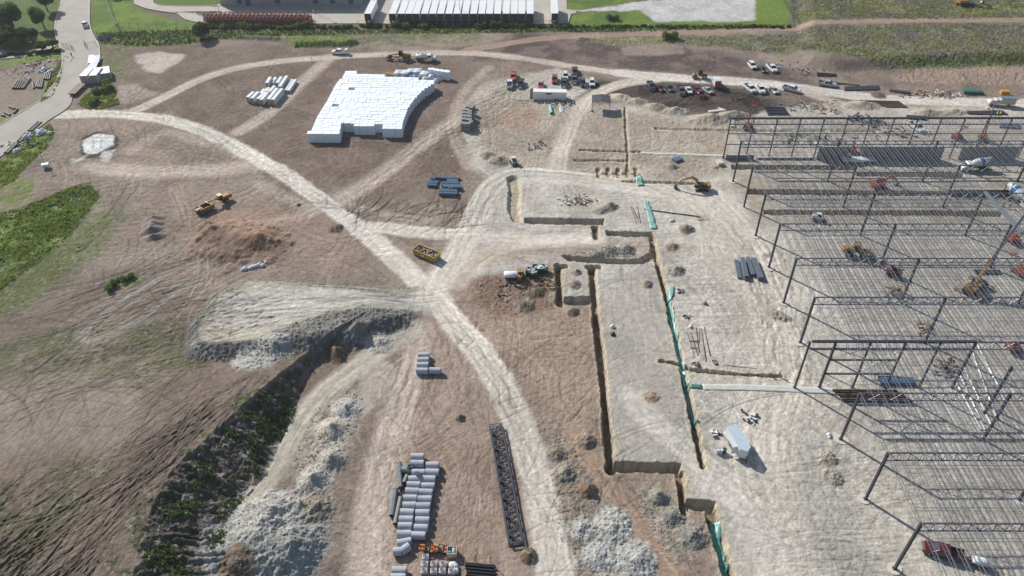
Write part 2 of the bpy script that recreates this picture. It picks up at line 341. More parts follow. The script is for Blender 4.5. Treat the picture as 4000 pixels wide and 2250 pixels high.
road([(1590,1000),(1640,1060),(1700,1110),(1790,1190),(1880,1270),(1960,1400)],7,clr(202,195,182),.7,3,8)
road([(1310,600),(1220,640),(1150,710)],8,clr(200,186,166),.6,3,8)
road([(1440,1090),(1500,1170),(1560,1260),(1620,1340),(1680,1430),(1700,1500)],5,clr(168,142,118),.9,1.5,8)
road([(1600,460),(1680,480),(1780,560),(1800,680)],9,clr(200,192,176),.6,4,10)
road([(420,682),(340,735),(270,780),(225,812),(207,840),(220,860),(262,853),(330,820),(400,770),(470,715)],4.2,clr(150,142,130),.8,1.5,6)
# dark spoil along the pad edges
for q,cc,rg in (([(520,790),(560,742),(650,712),(760,712),(950,722),(1050,716),(1060,724),(950,732),(800,728),(650,720),(575,745),(540,790)],clr(150,142,122),.35),
             ([(640,905),(740,838),(850,800),(960,792),(1035,792),(1030,820),(960,850),(900,880),(800,900),(700,915)],clr(140,138,130),.5),
             ([(480,905),(560,905),(650,895),(760,905),(740,920),(600,925),(500,925)],clr(134,126,108),.35)):
    zone(q,cc,2,.95,rg)
# ------------------------------------------------------------------ relief
def hpoly(pts,h,edge,world=False,pw=1.0):
    i,m,s=poly(pts,.1,False,world); k=ss(0,edge,s); ZH[i]+=h*k**pw; return i
def bump_(x,y,r,h,c=None,rg=.5,sharp=1.4,el=1,ang=0,amt=.95):
    r*=.66; h*=.8; rg*=.6
    p=at(x,y); idx=near(np.array([[p.x,p.y]]),r*2.2*max(el,1))
    dx=X[idx]-p.x; dy=Y[idx]-p.y; ca,sa=math.cos(ang),math.sin(ang); u=(dx*ca+dy*sa)/el; v=-dx*sa+dy*ca
    d=np.hypot(u,v)/r*(1+.5*(n2[idx]-.5)+.35*(n3[idx]-.5)); k=np.clip(1-d,0,1)**sharp
    ZH[idx]+=h*k
    if c is not None: paint(idx,ss(1.05,.75,d),c,amt,rg)
# left plateau above the cut (steep furrowed bank faces right)
L1=np.array([tuple(at(x,y,z))[:2] for x,y,z in [(790,893,.5),(765,905,1),(700,960,2),(600,1040,3.4),(530,1096,4),(470,1145,4.2),(424,1195,4.2),(390,1260,4.2),(360,1340,4.2),(336,1449,4.2),(318,1560,4.2)]]); L2=W([(800,905),(769,954),(735,1050),(672,1193),(583,1290),(572,1387),(590,1560)])
allp=np.vstack([L1,L2]); idx=near(allp,95); idx=idx[Y[idx]<130]
d1,s1,g1=seg_d(X[idx],Y[idx],L1); d2,_,g2=seg_d(X[idx],Y[idx],L2)
tY=ss(122,92,Y[idx]); Hm=4.3*tY
wgt=np.where(g2>0,0,np.where(g1<0,1,0)).astype(float)
right=g1>0; right2=g2>0
k=np.where(~right,Hm*np.exp(-(d1/42)**2),np.where(right2,0,Hm*d2/(d1+d2+1e-3)))
# gullies down the bank
onb=(~right2)&right&(tY>.05)
fur=np.abs(vn(s1*.9+2.5*(n2[idx]-.5),d1*.12,12)-.5)*2; cl=fbm(X[idx],Y[idx],1.3,3,13)
k=k+np.where(onb,(fur-.5)*.8+(cl-.5)*.9,0)*tY
ZH[idx]+=k
mb=onb*ss(0,1.5,d2)*ss(0,1.0,d1)
paint(idx,mb*1.0,clr(104,97,88),.92,.5); 
gm=mb*ss(.47,.6,fbm(X[idx],Y[idx],2.4,3,14)); paint(idx,gm,clr(84,84,54),.6,.55)
lip=ss(6,0,d1)*(~right)*tY; paint(idx,lip*ss(.4,.6,fbm(X[idx],Y[idx],1.8,3,15)),GD,.7,.5)
# pad: raised table with a rocky scarp on its near side
PB=[(462,925),(470,820),(515,758),(570,720),(650,700),(800,712),(950,722),(1075,726),(1090,762),(1040,822),(960,852),(900,884),(800,904),(710,918),(560,935)]
i,m,s=poly(PB,.1,False); jp=at(1085,745); tp=ss(2,16,np.hypot(X[i]-jp.x,Y[i]-jp.y)); dn=(np.abs(n3[i]-.5)*.9+n2[i]*.5)
ZH[i]+=2.4*tp*ss(0,5.0,s+dn*1.2)
lw=ss(4.8,3.4,s)*ss(0,.8,s)*tp; paint(i,lw*ss(.25,.4,n2[i]*.5+.5),clr(120,119,113),.95,.42)
zone([(500,880),(520,790),(560,742),(650,716),(760,716),(950,726),(1040,722),(1040,730),(800,734),(650,726),(575,750),(540,795),(520,880)],clr(168,160,138),1.5,.8,.2)
for q in range(46):      # scraped ribs near the pad rim
    pass
bump_(850,893,3.6,2.6,clr(122,100,78),.4); bump_(905,845,3.2,2.2,clr(140,138,128),.7); bump_(700,900,6,1.5,clr(182,182,172),.6)
bump_(645,930,5,1.2,clr(186,184,174),.6,el=1.5); bump_(955,862,5,1.4,clr(190,186,174),.5)
# bottom spoil heaps
bump_(650,1370,13,3.4,clr(160,161,154),.5,1.1,1.15,.3); bump_(740,1390,8,3.0,clr(158,160,154),.8,1.2); bump_(690,1300,9,2.4,clr(182,180,170),.7)
bump_(835,1160,4.5,2.4,clr(176,172,160),.6); bump_(835,1080,5,2.2,clr(190,180,160),.4); bump_(790,1210,5,2.6,clr(182,180,168),.6); bump_(800,1280,5,1.8,clr(150,140,122),.8)
bump_(870,1030,5,1.6,clr(188,188,180),.6); bump_(600,1435,5,1.6,clr(120,102,80),.5)
# rusty loam heap
bump_(600,610,15,3.6,clr(150,122,102),.2,1.1,1.4,-.25); bump_(540,595,7,2.2,clr(148,120,98),.2,1.2); bump_(660,612,7,2.4,clr(160,124,94),.2,1.2); bump_(525,572,3,1.2,clr(90,76,66),.2)
bump_(640,560,12,.9,clr(168,136,112),.15,1.2,1.8,0,.5)
# berms on the pale platform
for (x,y,r,h,el,an) in ((1560,245,4.5,1.8,1.4,-.4),(1600,255,4,1.6,1.6,-.3),(1650,270,4.5,1.8,1.6,-.2),(1700,280,4,2.2,1.6,0),(1790,300,5.5,2.6,2.2,.05),(1850,292,4.5,2.4,1.8,0),(2170,266,5,2.2,1.8,0),(1290,300,2,.6,1,0),(2330,285,4.5,2,2,0),(2400,282,4,1.6,2,0)):
    bump_(x,y,r,h,clr(186,174,150),.35,1.2,el,an)
for (x,y,r,h,c) in ((1225,392,4,1.6,(150,142,122)),(1255,405,4.5,1.8,(152,144,124)),(1532,520,4,1.6,(160,152,134)),(1510,530,3.5,1,(170,160,140)),
    (1725,576,3.4,1.7,(132,124,104)),(1800,420,2,.7,(170,162,142)),(1690,620,3,1.2,(168,142,116)),(1700,680,3.6,1.6,(160,154,138)),(1625,715,2.2,1.1,(160,144,126)),
    (1440,785,2.6,1.4,(140,124,104)),(1450,685,1.8,1.1,(140,138,128)),(1445,715,2.4,1.1,(164,144,126)),(1350,735,3.4,1.6,(118,104,82)),(1320,770,3.4,1.2,(130,116,96)),
    (1400,1140,3,1.2,(140,128,108)),(1475,1110,3,1.6,(150,132,108)),(1480,1235,3,2.2,(132,104,78)),(1420,1190,3.4,1.4,(160,148,128)),(1655,1250,2.6,2.0,(168,162,148)),
    (1690,1300,3.2,1.6,(150,146,134)),(1740,1350,4.2,1.9,(156,152,140)),(1460,1330,4,1.0,(186,184,176)),(1540,1320,5.5,1.3,(188,188,180)),(1600,1410,5.5,1.4,(182,182,176)),(1500,1400,4,1.0,(186,186,180)),
    (1330,1400,2.6,1.2,(118,98,78)),(1158,1052,1.8,1.2,(140,118,94)),(1575,628,4,1.4,(150,146,132)),(1530,632,4,1.3,(150,146,132)),(1500,640,3,1.0,(150,146,132)),
    (1950,790,3,.9,(160,154,138)),(1975,800,2.4,.7,(156,150,134)),(2080,1150,3,1.0,(176,168,150)),(2095,1200,2.6,.9,(172,164,148)),(845,575,3.0,1.1,(118,98,82)),(750,516,1.4,.7,(120,110,98)),
    (1640,1000,2.5,.5,(176,148,118)),(1455,505,1.5,.4,(170,160,142)),(1930,640,2,.4,(180,172,156)),(1690,420,3.0,1.2,(150,142,122)),(1850,250,3,.8,(60,50,44)),(2210,240,4,.8,(118,96,80))):
    bump_(x,y,r,h,clr(*c),.55,1.0)
for k_,(x,y) in enumerate(((388,553),(385,566),(382,580),(388,598))): bump_(x,y,2.4,1.7,clr(150,134,124),.1,1.0,1.7,.45)
# step in the ground (bank) at right rear, field edges
i,m,s=poly([(2240,178),(2320,172),(2700,160),(2700,-80),(2000,-80),(2000,110),(1900,120),(1700,108),(1500,104),(1440,110),(1440,90),(1700,112),(1880,128),(1960,140),(2020,172),(2100,186)],.1,False); ZH[i]+=2.4*ss(0,7,s)*ss(0,1,s)
i,m,s=poly([(735,122),(880,121),(912,111),(900,100),(600,92),(560,100),(700,106)],.1,False); ZH[i]+=1.8*ss(0,3,s)
# --- trenches and benches: (survey line, width m, depth m, wall softness)
cut=np.zeros(N); jy=.55*(fbm(X,Y,.9,3,62)-.5)+.5*(fbm(X,Y,3,2,63)-.5)
def trench(pts,wd,dp,wall=.35,floor=clr(120,92,66),lipc=clr(206,190,154)):
    p=W(pts); idx=near(p,wd+3); jx=.25*(n3[idx]-.5)
    D,_,_=seg_d(X[idx]+jx,Y[idx]+jx,p); k=ss(wd/2+wall+jy[idx],wd/2-wall*.2+jy[idx],D); cut[idx]=np.maximum(cut[idx],dp*k)
    paint(idx,ss(wd/2+1.3,wd/2+.5,D),lipc,.5); paint(idx,ss(wd/2+.05,wd/2-.1,D),floor,.8,.05)
def bench(pts,dp,floor=clr(186,170,142)):
    i,m,s=poly(pts,.1,False); jx=.25*(n3[i]-.5)+jy[i]; k=ss(0,.5,s+jx); cut[i]=np.maximum(cut[i],dp*k); paint(i,ss(-.2,.3,s),floor,.8,.05)
trench([(1640,592),(1649,640),(1665,700),(1680,762),(1702,855),(1725,960),(1747,1065),(1768,1172)],.85,1.6)
trench([(1489,672),(1496,765),(1511,900),(1525,1050),(1537,1183)],1.15,2.0)
trench([(1403,668),(1409,765)],1.2,1.8); trench([(1400,670),(1424,670)],.9,1.0); trench([(1478,672),(1506,672)],.9,1.0)
bench([(1404,746),(1492,744),(1492,769),(1406,769)],1.5)
bench([(1540,1158),(1716,1164),(1714,1191),(1540,1189)],1.9); trench([(1711,1188),(1721,1284)],1.0,1.7)
bench([(1722,1250),(1806,1258),(1804,1287),(1724,1286)],1.7); trench([(1790,1285),(1806,1350),(1838,1470)],1.5,1.8)
bench([(1319,548),(1521,551),(1521,567),(1319,563)],2.0); bench([(1524,580),(1640,584),(1640,597),(1524,594)],2.0)
trench([(1291,450),(1296,480),(1290,520),(1300,550)],2.2,1.0,.8,clr(180,168,142)); trench([(1497,572),(1501,598)],1.3,1.2)
bench([(1410,642),(1480,646),(1560,652),(1610,650),(1636,636),(1636,604),(1650,612),(1650,648),(1620,664),(1540,666),(1430,658)],1.2)
trench([(1660,908),(1702,915),(1742,930),(1850,941),(1965,946)],.7,.8,.2,clr(110,98,82))
trench([(1460,378),(1610,381)],.9,.7,.3,clr(170,150,124)); trench([(1448,403),(1572,405)],.8,.6,.3,clr(170,150,124)); trench([(1572,270),(1575,330),(1580,385),(1578,420)],.5,.6,.25,clr(150,130,104))
for x in (1505,1530,1555,1580,1600): trench([(x,425),(x+1,444)],1.0,.6,.3,clr(150,130,108))
trench([(1508,436),(1610,438)],.8,.5,.3,clr(150,130,108)); trench([(1570,456),(1760,461)],.9,.6,.3,clr(150,140,120))
trench([(1652,324),(1850,328),(2200,330)],1.2,.5,.4,clr(180,176,160))
bench([(1840,414),(2154,417),(2154,428),(1840,426)],1.6); bench([(2155,433),(2425,437),(2425,446),(2155,443)],1.6)
bench([(1880,475),(2478,483),(2478,494),(1880,489)],1.6); bench([(1920,528),(2525,531),(2525,545),(1920,540)],1.7)
ZH-=cut
# rough texture of the relief
flat=np.ones(N)
FL=[[(556,-20),(1424,-60),(1426,66),(1250,64),(800,62),(520,66),(515,60),(540,30)],[(150,-60),(240,-60),(228,30),(232,70),(252,120),(240,160),(215,230),(150,300),(0,420),(-80,480),(-80,330),(0,320),(80,270),(150,200),(160,130),(140,90)],[(335,-60),(560,-60),(560,66),(480,40),(380,30),(340,10)]]
for q in FL:
    i,m,s=poly(q,3,False); flat[i]*=(1-m)
det=(fbm(X,Y,.6,3,21,.7)-.5); rid=np.abs(fbm(X,Y,1.9,4,22,.6)-.5); big=(fbm(X,Y,14,3,23)-.5)
ZH+=flat*(RG*(det*1.5-rid*1.3+.15)+.5*big*ss(0,.3,RG+.1))*np.clip((NJ>0),0,1)
far=ss(330,420,np.maximum(np.abs(X)*.9,Y)); ZH*=(1-far)
# ------------------------------------------------------------------ wheel marks, ruts, gullies (pressed into the sheet)
TH=np.zeros(NI*NJ); TC=np.zeros(NI*NJ); 
jr=np.arange(NJ)
def splat(px,py,h,c):
    j=np.interp(py,Yr,jr); u=px/wide(np.maximum(py,20)); i=np.interp(u,U,np.arange(NI))
    i0=np.clip(np.floor(i).astype(int),0,NI-2); j0=np.clip(np.floor(j).astype(int),0,NJ-2); fi=i-i0; fj=j-j0
    for a,b,w_ in ((0,0,(1-fi)*(1-fj)),(1,0,fi*(1-fj)),(0,1,(1-fi)*fj),(1,1,fi*fj)):
        k=(j0+b)*NI+i0+a; np.maximum.at(TC,k,w_*c) if False else np.add.at(TC,k,w_*c); np.add.at(TH,k,w_*h)
def stroke(p,wd=.45,h=-.05,c=.1,side=0.0,br=0.0):
    """one wheel mark along polyline p"""
    p=np.asarray(p,float); d=np.diff(p,axis=0); l=np.hypot(d[:,0],d[:,1]); s=np.concatenate([[0],np.cumsum(l)])
    if s[-1]<1 or not np.isfinite(s[-1]): return
    ym=max(p[:,1].mean(),40); zc=ym*cp+H*sp; cx=.000917*zc; cy=.0000074*zc*zc   # cell size
    st=min(cx,cy)*.7; n=int(s[-1]/st)+2; q=np.linspace(0,s[-1],n)
    x=np.interp(q,s,p[:,0]); y=np.interp(q,s,p[:,1]); tx=np.gradient(x); ty=np.gradient(y); tl=np.hypot(tx,ty)+1e-9; nx,ny=-ty/tl,tx/tl
    am=.35+1.1*vn(q*.13+p[0,0],q*0+p[0,1],33); fade=np.minimum(1,np.minimum(q,s[-1]-q)/4)
    dens=st*st/(cx*cy)
    m=max(1,int(round(wd/st)))
    wob=(vn(q*.25+p[0,1],q*0,35)-.5)*br
    for k in range(m):
        o=side+wob+((k+.5)/m-.5)*wd
        e=1-abs((k+.5)/m-.5)*1.0
        splat(x+nx*o,y+ny*o,h*am*fade*dens*e,c*am*fade*dens*e*1.0)
def arc(x,y,a,L,cv,n=24):
    r=[(x,y)]; ds=L/n
    for i in range(n):
        x+=math.cos(a)*ds; y+=math.sin(a)*ds; a+=cv*ds; r.append((x,y))
    return np.array(r)
for p,wd,nt_,lv in ROADS:
    for k in range(nt_):
        o=rng.uniform(-.5,.5)*(wd-1.0); n=len(p); a=int(rng.uniform(0,.45)*n); b=int(rng.uniform(.5,1)*n)
        if b-a<4: continue
        c=rng.choice([.12,.1,-.12,-.08,-.14]); q=p[a:b]
        stroke(q,.6,-.03 if c<0 else -.01,c,o,1.2); stroke(q,.6,-.03 if c<0 else -.01,c,o+2.0,1.2)
def field(pts,n,Lr,ang,aj,cvr,c,h=-.04,pair=True,wd=.4,world=False):
    p=W(pts); x0,y0=p.min(0); x1,y1=p.max(0); k=0; t_=0; n=int(n*1.5)
    while k<n and t_<n*20:
        t_+=1; x,y=rng.uniform(x0,x1),rng.uniform(y0,y1)
        if not inside(np.array([x]),np.array([y]),p)[0]: continue
        k+=1; a=R(ang+rng.normal()*aj); L=rng.uniform(*Lr); cv=rng.uniform(*cvr)*rng.choice([-1,1])
        q=arc(x-math.cos(a)*L/2,y-math.sin(a)*L/2,a,L,cv); cc=rng.uniform(*c)
        stroke(q,wd,h,cc,0,.3)
        if pair: stroke(q,wd,h,cc,2.1,.3)
DK=(-.3,-.08); LT=(.06,.26); BO=(-.34,.34)
field([(300,110),(1180,150),(1190,330),(1100,500),(880,480),(700,420),(420,290),(200,280)],170,(12,50),15,45,(.0,.05),BO)
field([(120,310),(480,320),(800,500),(1050,720),(700,700),(430,850),(150,650)],190,(12,50),20,50,(.0,.06),BO,-.06)
field([(1190,150),(1500,110),(1900,180),(2000,230),(1650,195),(1350,160)],90,(12,50),0,25,(.0,.04),BO)
field([(1420,245),(1500,205),(1960,245),(1970,280),(1700,282)],60,(8,35),-8,30,(.0,.05),BO,-.08)
field(PALE,420,(8,40),-10,55,(.0,.08),(-.16,.13),-.03)
field([(1190,250),(1450,200),(1560,260),(1830,300),(1830,420),(1650,460),(1400,430),(1200,430)],160,(5,18),10,50,(.0,.2),(-.2,.14),-.08,False,.5)
field([(1740,560),(2000,640),(2250,1150),(2300,1449),(1950,1449),(1850,1250),(1800,900)],200,(15,60),80,38,(.0,.04),(-.13,.13),-.02)
field([(2050,1100),(2300,1150),(2400,1449),(2000,1449)],140,(8,35),2,8,(.0,.01),(-.12,.08),-.03,False,.35)
field([(1850,300),(2576,300),(2576,1100),(2050,1100),(1900,600)],220,(10,45),0,12,(.0,.01),(-.13,.1),-.03,False,.4)
field([(1050,830),(1180,850),(1350,1449),(900,1449),(1000,1000)],150,(8,40),80,35,(.0,.05),(-.16,.16),-.04)
field([(1180,700),(1480,700),(1530,1190),(1700,1200),(1790,1449),(1450,1449),(1250,900)],200,(5,25),100,60,(.0,.12),(-.22,.16),-.07,False,.45)
field([(500,760),(1050,740),(1000,780),(640,860)],110,(12,50),5,9,(.0,.01),(-.15,.14),-.04,False,.5)
field([(500,760),(600,740),(700,850),(560,880)],60,(6,22),10,30,(.0,.03),(-.28,.1),-.18,False,.7)
field([(60,900),(500,800),(560,900),(330,1000),(-20,1120)],90,(10,40),35,25,(.0,.04),DK,-.08,False,.45)
field([(200,700),(460,660),(480,790),(160,840)],70,(8,40),32,10,(.0,.02),(-.3,-.1),-.1,False,.4)
field([(2240,180),(2576,168),(2576,210),(2260,206)],70,(5,12),75,20,(.0,.04),(-.25,.05),-.15,False,.6)
field([(2000,0),(2576,0),(2576,160),(2100,150),(1700,100)],70,(15,60),8,25,(.0,.02),(-.2,.1),-.05)
field([(1150,330),(1240,210),(1330,180),(1300,280),(1220,330)],40,(15,50),50,20,(.0,.03),(-.3,.1),-.1)
field([(820,500),(1180,520),(1180,580),(1000,560),(860,530)],60,(6,22),50,25,(.0,.08),(-.4,-.05),-.18,False,.6)
# turning loops
for (x,y,r0,n_) in ((500,300,20,6),(560,250,9,5),(760,290,7,5),(380,350,12,6),(300,430,16,6),(700,350,12,6),(900,420,12,6),(1090,470,10,6),(1050,400,8,5),(480,500,12,4),(330,520,10,4),(620,200,9,5),(430,190,8,5),(850,460,9,5),(1240,720,8,5),(1420,950,9,6),(1380,1050,8,5),(1650,620,8,5),(1800,760,10,5),(1700,640,8,4),(1480,330,8,5),(1400,260,8,5),(1000,330,9,6),(1880,265,7,7),(1950,1060,13,7),(1850,1380,26,8),(800,150,8,5),(780,225,10,6),(260,820,0,0),(1260,330,9,6),(1150,980,13,7),(1330,545,12,4),(1760,690,14,6),(270,610,4,2),(520,300,14,5),(1000,380,16,4),(2150,1300,30,5)):
    P0=at(x,y)
    for k in range(n_):
        r_=r0+k*rng.uniform(.6,1.6); a0=rng.uniform(0,6); a1=a0+rng.uniform(1.5,4.5); th=np.linspace(a0,a1,40)
        q=np.stack([P0.x+np.cos(th)*r_,P0.y+np.sin(th)*r_*.9],1); stroke(q,.45,-.05,rng.uniform(-.25,.15),0,.3)
# u-shaped gravel lane on the left, scraper marks, plough lines
for o in (0,.7,1.4,3.2,3.8): 
    q=smooth(W([(420,682),(340,735),(270,780),(225,812),(205,840),(215,862),(260,855),(330,820),(400,770),(470,715)])); stroke(q,.7,-.05,(-.2,.22,.1,-.3,.2)[int(o*1.2)%5],o-1.5,.6)
q=smooth(W([(172,620),(178,633),(200,637),(225,622),(232,600)])); stroke(q,.9,-.35,-.5,0,.3); stroke(q,.6,-.2,-.4,1.8,.3)
for d in (0,2.6): stroke(smooth(W([(332,450),(300,500),(270,545),(215,590)])),.7,-.2,-.45,d,.3)
for k in range(8): stroke(smooth(W([(420+k*5,460+k*6),(440+k*7,520),(458+k*3,560),(468+k*2,592)])),.5,-.05,(.3,-.3,.2)[k%3],0,.3)
# erosion gullies on the left plain running down-left and to the bottom
def gully(x,y,a,L,w0,dep,lvl=0):
    r=[(x,y)]; n=int(L/1.5)
    for i in range(n):
        a+=rng.normal()*.09; x+=math.cos(a)*1.5; y+=math.sin(a)*1.5; r.append((x,y))
        if lvl<2 and rng.random()<.07: gully(x,y,a+rng.choice([-1,1])*.5,L*.45,w0*.7,dep*.7,lvl+1)
    r=np.array(r); stroke(r,w0*.6,-dep*.55,-.34,0,.3)  # shallow groove; its shade is painted in as a darker soil tone
def gl(pts,n,ang,aj,L,w0,dep):
    p=W(pts); x0,y0=p.min(0); x1,y1=p.max(0); k=0
    while k<n:
        x,y=rng.uniform(x0,x1),rng.uniform(y0,y1)
        if not inside(np.array([x]),np.array([y]),p)[0]: continue
        k+=1; gully(x,y,R(ang+rng.normal()*aj),rng.uniform(*L),w0*rng.uniform(.6,1.3),dep*rng.uniform(.5,1.4))
gl([(60,1200),(420,1110),(560,1000),(700,930),(560,1130),(400,1290),(330,1400),(0,1449)],170,-120,8,(8,34),.42,.3)
gl([(0,1300),(300,1330),(330,1449),(0,1449)],80,-113,7,(8,30),.5,.4)
gl([(0,960),(200,930),(420,1000),(450,1080),(250,1190),(0,1180)],60,-105,14,(8,22),.3,.12)
gl([(380,900),(640,900),(700,960),(560,1080),(420,1080)],80,-120,12,(6,22),.35,.2)
gl([(60,790),(400,760),(380,860),(60,880)],26,195,10,(10,28),.4,.16)
gl([(120,690),(420,640),(430,740),(100,800)],20,205,14,(10,26),.35,.12)
# clumps of clods thrown along banks
cl_=fbm(X,Y,.9,3,41)
TC=np.clip(TC,-.55,.4); TH=np.clip(TH,-.7,.3)
ok=flat>.5
ZH+=TH*ok*.6
fa=1+np.clip(TC*1.0,-.42,.34)*flat; col*=fa[:,None]
# grading marks: drawn-out streaks whose run changes from place to place
ws=[];ks=[]
for q,an in enumerate((0.05,.75,1.5,2.3)):
    c_,s_=math.cos(an),math.sin(an); u_=X*c_+Y*s_; v_=-X*s_+Y*c_; ks.append(fbm(u_/7,v_/.42,1,3,80+q)-.5); ws.append(np.exp(9*fbm(X,Y,26,2,90+q)))
tw=sum(ws); sk=sum(a*b for a,b in zip(ws,ks))/tw*1.6; sk=np.sign(sk)*np.abs(sk)**.8; sk*=flat
am_=(.25+ss(.35,.7,fbm(X,Y,13,3,95)))*(1-.65*RM_)*np.where(col[:,1]>col[:,0],.4,1); ZH+=sk*.06*am_; col*=(1+sk*.2*am_)[:,None]
# fine mottling that belongs to the soil itself
gr=(fbm(X,Y,.7,3,51)-.5); col*=(1+gr*.5*(.35+.65*flat))[:,None]
col*=(1+(fbm(X*1.0,Y*.6,5.5,4,52)-.5)*.30*flat)[:,None]
st=ss(.66,.74,fbm(X,Y,.8,2,61))*np.clip(RG*1.6,0,1)[...]; col[:]=col*(1-st[:,None]*.5)+clr(205,202,192)*st[:,None]*.5
lum=col@np.array([.2126,.7152,.0722]); veg=(col[:,1]>col[:,0])[:,None]; col=np.where(veg,col,col*.82+lum[:,None]*.18); col=np.clip(col,.01,.85)
me=bpy.data.meshes.new('ground'); me.vertices.add(N); co=np.stack([X,Y,ZH],1).astype(np.float32); me.vertices.foreach_set('co',co.ravel())
ii,jj=np.meshgrid(np.arange(NI-1),np.arange(NJ-1)); a=(jj*NI+ii).ravel(); fc=np.stack([a,a+1,a+NI+1,a+NI],1).astype(np.int32); nf=len(fc)
me.loops.add(nf*4); me.loops.foreach_set('vertex_index',fc.ravel()); me.polygons.add(nf); me.polygons.foreach_set('loop_start',np.arange(0,nf*4,4,dtype=np.int32)); 
me.polygons.foreach_set('use_smooth',np.ones(nf,dtype=bool)); me.update(calc_edges=True)
at_=me.color_attributes.new('soil','FLOAT_COLOR','POINT'); at_.data.foreach_set('color',np.concatenate([col,np.ones((N,1))],1).astype(np.float32).ravel())
rr=me.attributes.new('relief','FLOAT','POINT'); rr.data.foreach_set('value',RG.astype(np.float32))
gm_=bpy.data.materials.new('earth'); gm_.use_nodes=True; n=gm_.node_tree; b=n.nodes['Principled BSDF']; b.inputs['Roughness'].default_value=.95; b.inputs['Specular IOR Level'].default_value=.15
def nd(t,**k):
    q=n.nodes.new(t)
    for a,v in k.items(): q.inputs[a].default_value=v
    return q
va=nd('ShaderNodeVertexColor'); va.layer_name='soil'; ra=nd('ShaderNodeAttribute'); ra.attribute_name='relief'; ge=nd('ShaderNodeNewGeometry')
na=nd('ShaderNodeTexNoise',Scale=4.2,Detail=8.0,Roughness=.75); nb=nd('ShaderNodeTexNoise',Scale=.9,Detail=5.0,Roughness=.6,Distortion=.6); nc=nd('ShaderNodeTexVoronoi',Scale=2.2)
for q in (na,nb,nc): n.links.new(ge.outputs['Position'],q.inputs['Vector'])
def mr(src,a,b_,c,d):
    q=nd('ShaderNodeMapRange'); q.inputs[1].default_value=a; q.inputs[2].default_value=b_; q.inputs[3].default_value=c; q.inputs[4].default_value=d; n.links.new(src,q.inputs[0]); return q.outputs[0]
def mth(op,a,b_):
    q=nd('ShaderNodeMath'); q.operation=op
    for i_,v in enumerate((a,b_)):
        if isinstance(v,(int,float)): q.inputs[i_].default_value=v
        else: n.links.new(v,q.inputs[i_])
    return q.outputs[0]
f1=mr(na.outputs['Fac'],.33,.67,.68,1.3); f2=mr(nb.outputs['Fac'],.3,.7,.9,1.1); ff=mth('MULTIPLY',f1,f2)
sc_=nd('ShaderNodeVectorMath'); sc_.operation='SCALE'; n.links.new(va.outputs['Color'],sc_.inputs[0]); n.links.new(ff,sc_.inputs['Scale']); n.links.new(sc_.outputs[0],b.inputs['Base Color'])
bh=mth('ADD',mth('MULTIPLY',na.outputs['Fac'],.5),mth('MULTIPLY',nb.outputs['Fac'],.5)); bp=nd('ShaderNodeBump',Distance=.35); n.links.new(bh,bp.inputs['Height'])
n.links.new(mr(ra.outputs['Fac'],0,.6,.35,1.0),bp.inputs['Strength']); n.links.new(bp.outputs[0],b.inputs['Normal'])
me.materials.append(gm_); go=bpy.data.objects.new('ground',me); COL.objects.link(go); tag(go,kind='structure')
ZG=ZH.reshape(NJ,NI)
def gz(x,y):
    j=np.interp(y,Yr,jr); i=np.interp(x/wide(max(y,20)),U,np.arange(NI)); i0=min(int(i),NI-2); j0=min(int(j),NJ-2); fi=i-i0; fj=j-j0
    return float((ZG[j0,i0]*(1-fi)+ZG[j0,i0+1]*fi)*(1-fj)+(ZG[j0+1,i0]*(1-fi)+ZG[j0+1,i0+1]*fi)*fj)
def gp(x,y,dz=0):
    p=at(x,y); 
    for _ in range(3): z=gz(p.x,p.y); p=at(x,y,z)
    return Vector((p.x,p.y,z+dz))
# ------------------------------------------------------------------ paved sheets with kerbs
from mathutils.geometry import tessellate_polygon
def sheet(name,pts,z,m,sm=2,kerb=None):
    p=[Vector((q[0],q[1],z)) for q in smooth(W(pts),sm)]
    tr=tessellate_polygon([p]); s=MB(); s.add(p,[tuple(t) for t in tr]); o=s.build(name,m); tag(o,kind='structure'); return o
def kerb(pts,z,m,w_=.35,h=.14,name='kerb'):
    p=smooth(W(pts),2); s=MB()
    for i in range(len(p)-1): s.bar((*p[i],z+h/2-.02),(*p[i+1],z+h/2-.02),w_,h+.04)
    o=s.build(name,m); tag(o,kind='structure')
for q in FL:
    pass
def conc(name,c,v=.08):
    m=mat(name,c,.9,0,v,.22,.2,(*[x*.8 for x in c],.5)); n=m.node_tree; b=n.nodes['Principled BSDF']
    br=n.nodes.new('ShaderNodeTexBrick'); br.inputs['Scale'].default_value=1; br.inputs['Brick Width'].default_value=6; br.inputs['Row Height'].default_value=5; br.inputs['Mortar Size'].default_value=.06; br.offset=0
    g=n.nodes.new('ShaderNodeNewGeometry'); n.links.new(g.outputs['Position'],br.inputs['Vector']); mx=n.nodes.new('ShaderNodeMix'); mx.data_type='RGBA'
    src=b.inputs['Base Color'].links[0].from_socket; n.links.new(src,mx.inputs[6]); mx.inputs[7].default_value=(*[x*.72 for x in c],1); n.links.new(br.outputs['Fac'],mx.inputs[0]); n.links.new(mx.outputs[2],b.inputs['Base Color'])
    return m
MC=conc('concrete_paving',C(176,170,160)); MC2=conc('lot_concrete',C(188,182,170)); MK=mat('kerb_concrete',C(200,196,186),.9)
ZS=.22
sheet('road',[(162,-60),(235,-60),(226,25),(224,60),(236,95),(250,112),(252,142),(240,180),(218,215),(190,232),(182,248),(180,262),(168,275),(150,288),(128,300),(95,325),(60,350),(0,398),(-90,460),(-90,400),(-60,350),(0,316),(60,280),(100,255),(132,222),(150,190),(159,160),(156,128),(140,95),(138,60),(150,20)],ZS,MC,2)
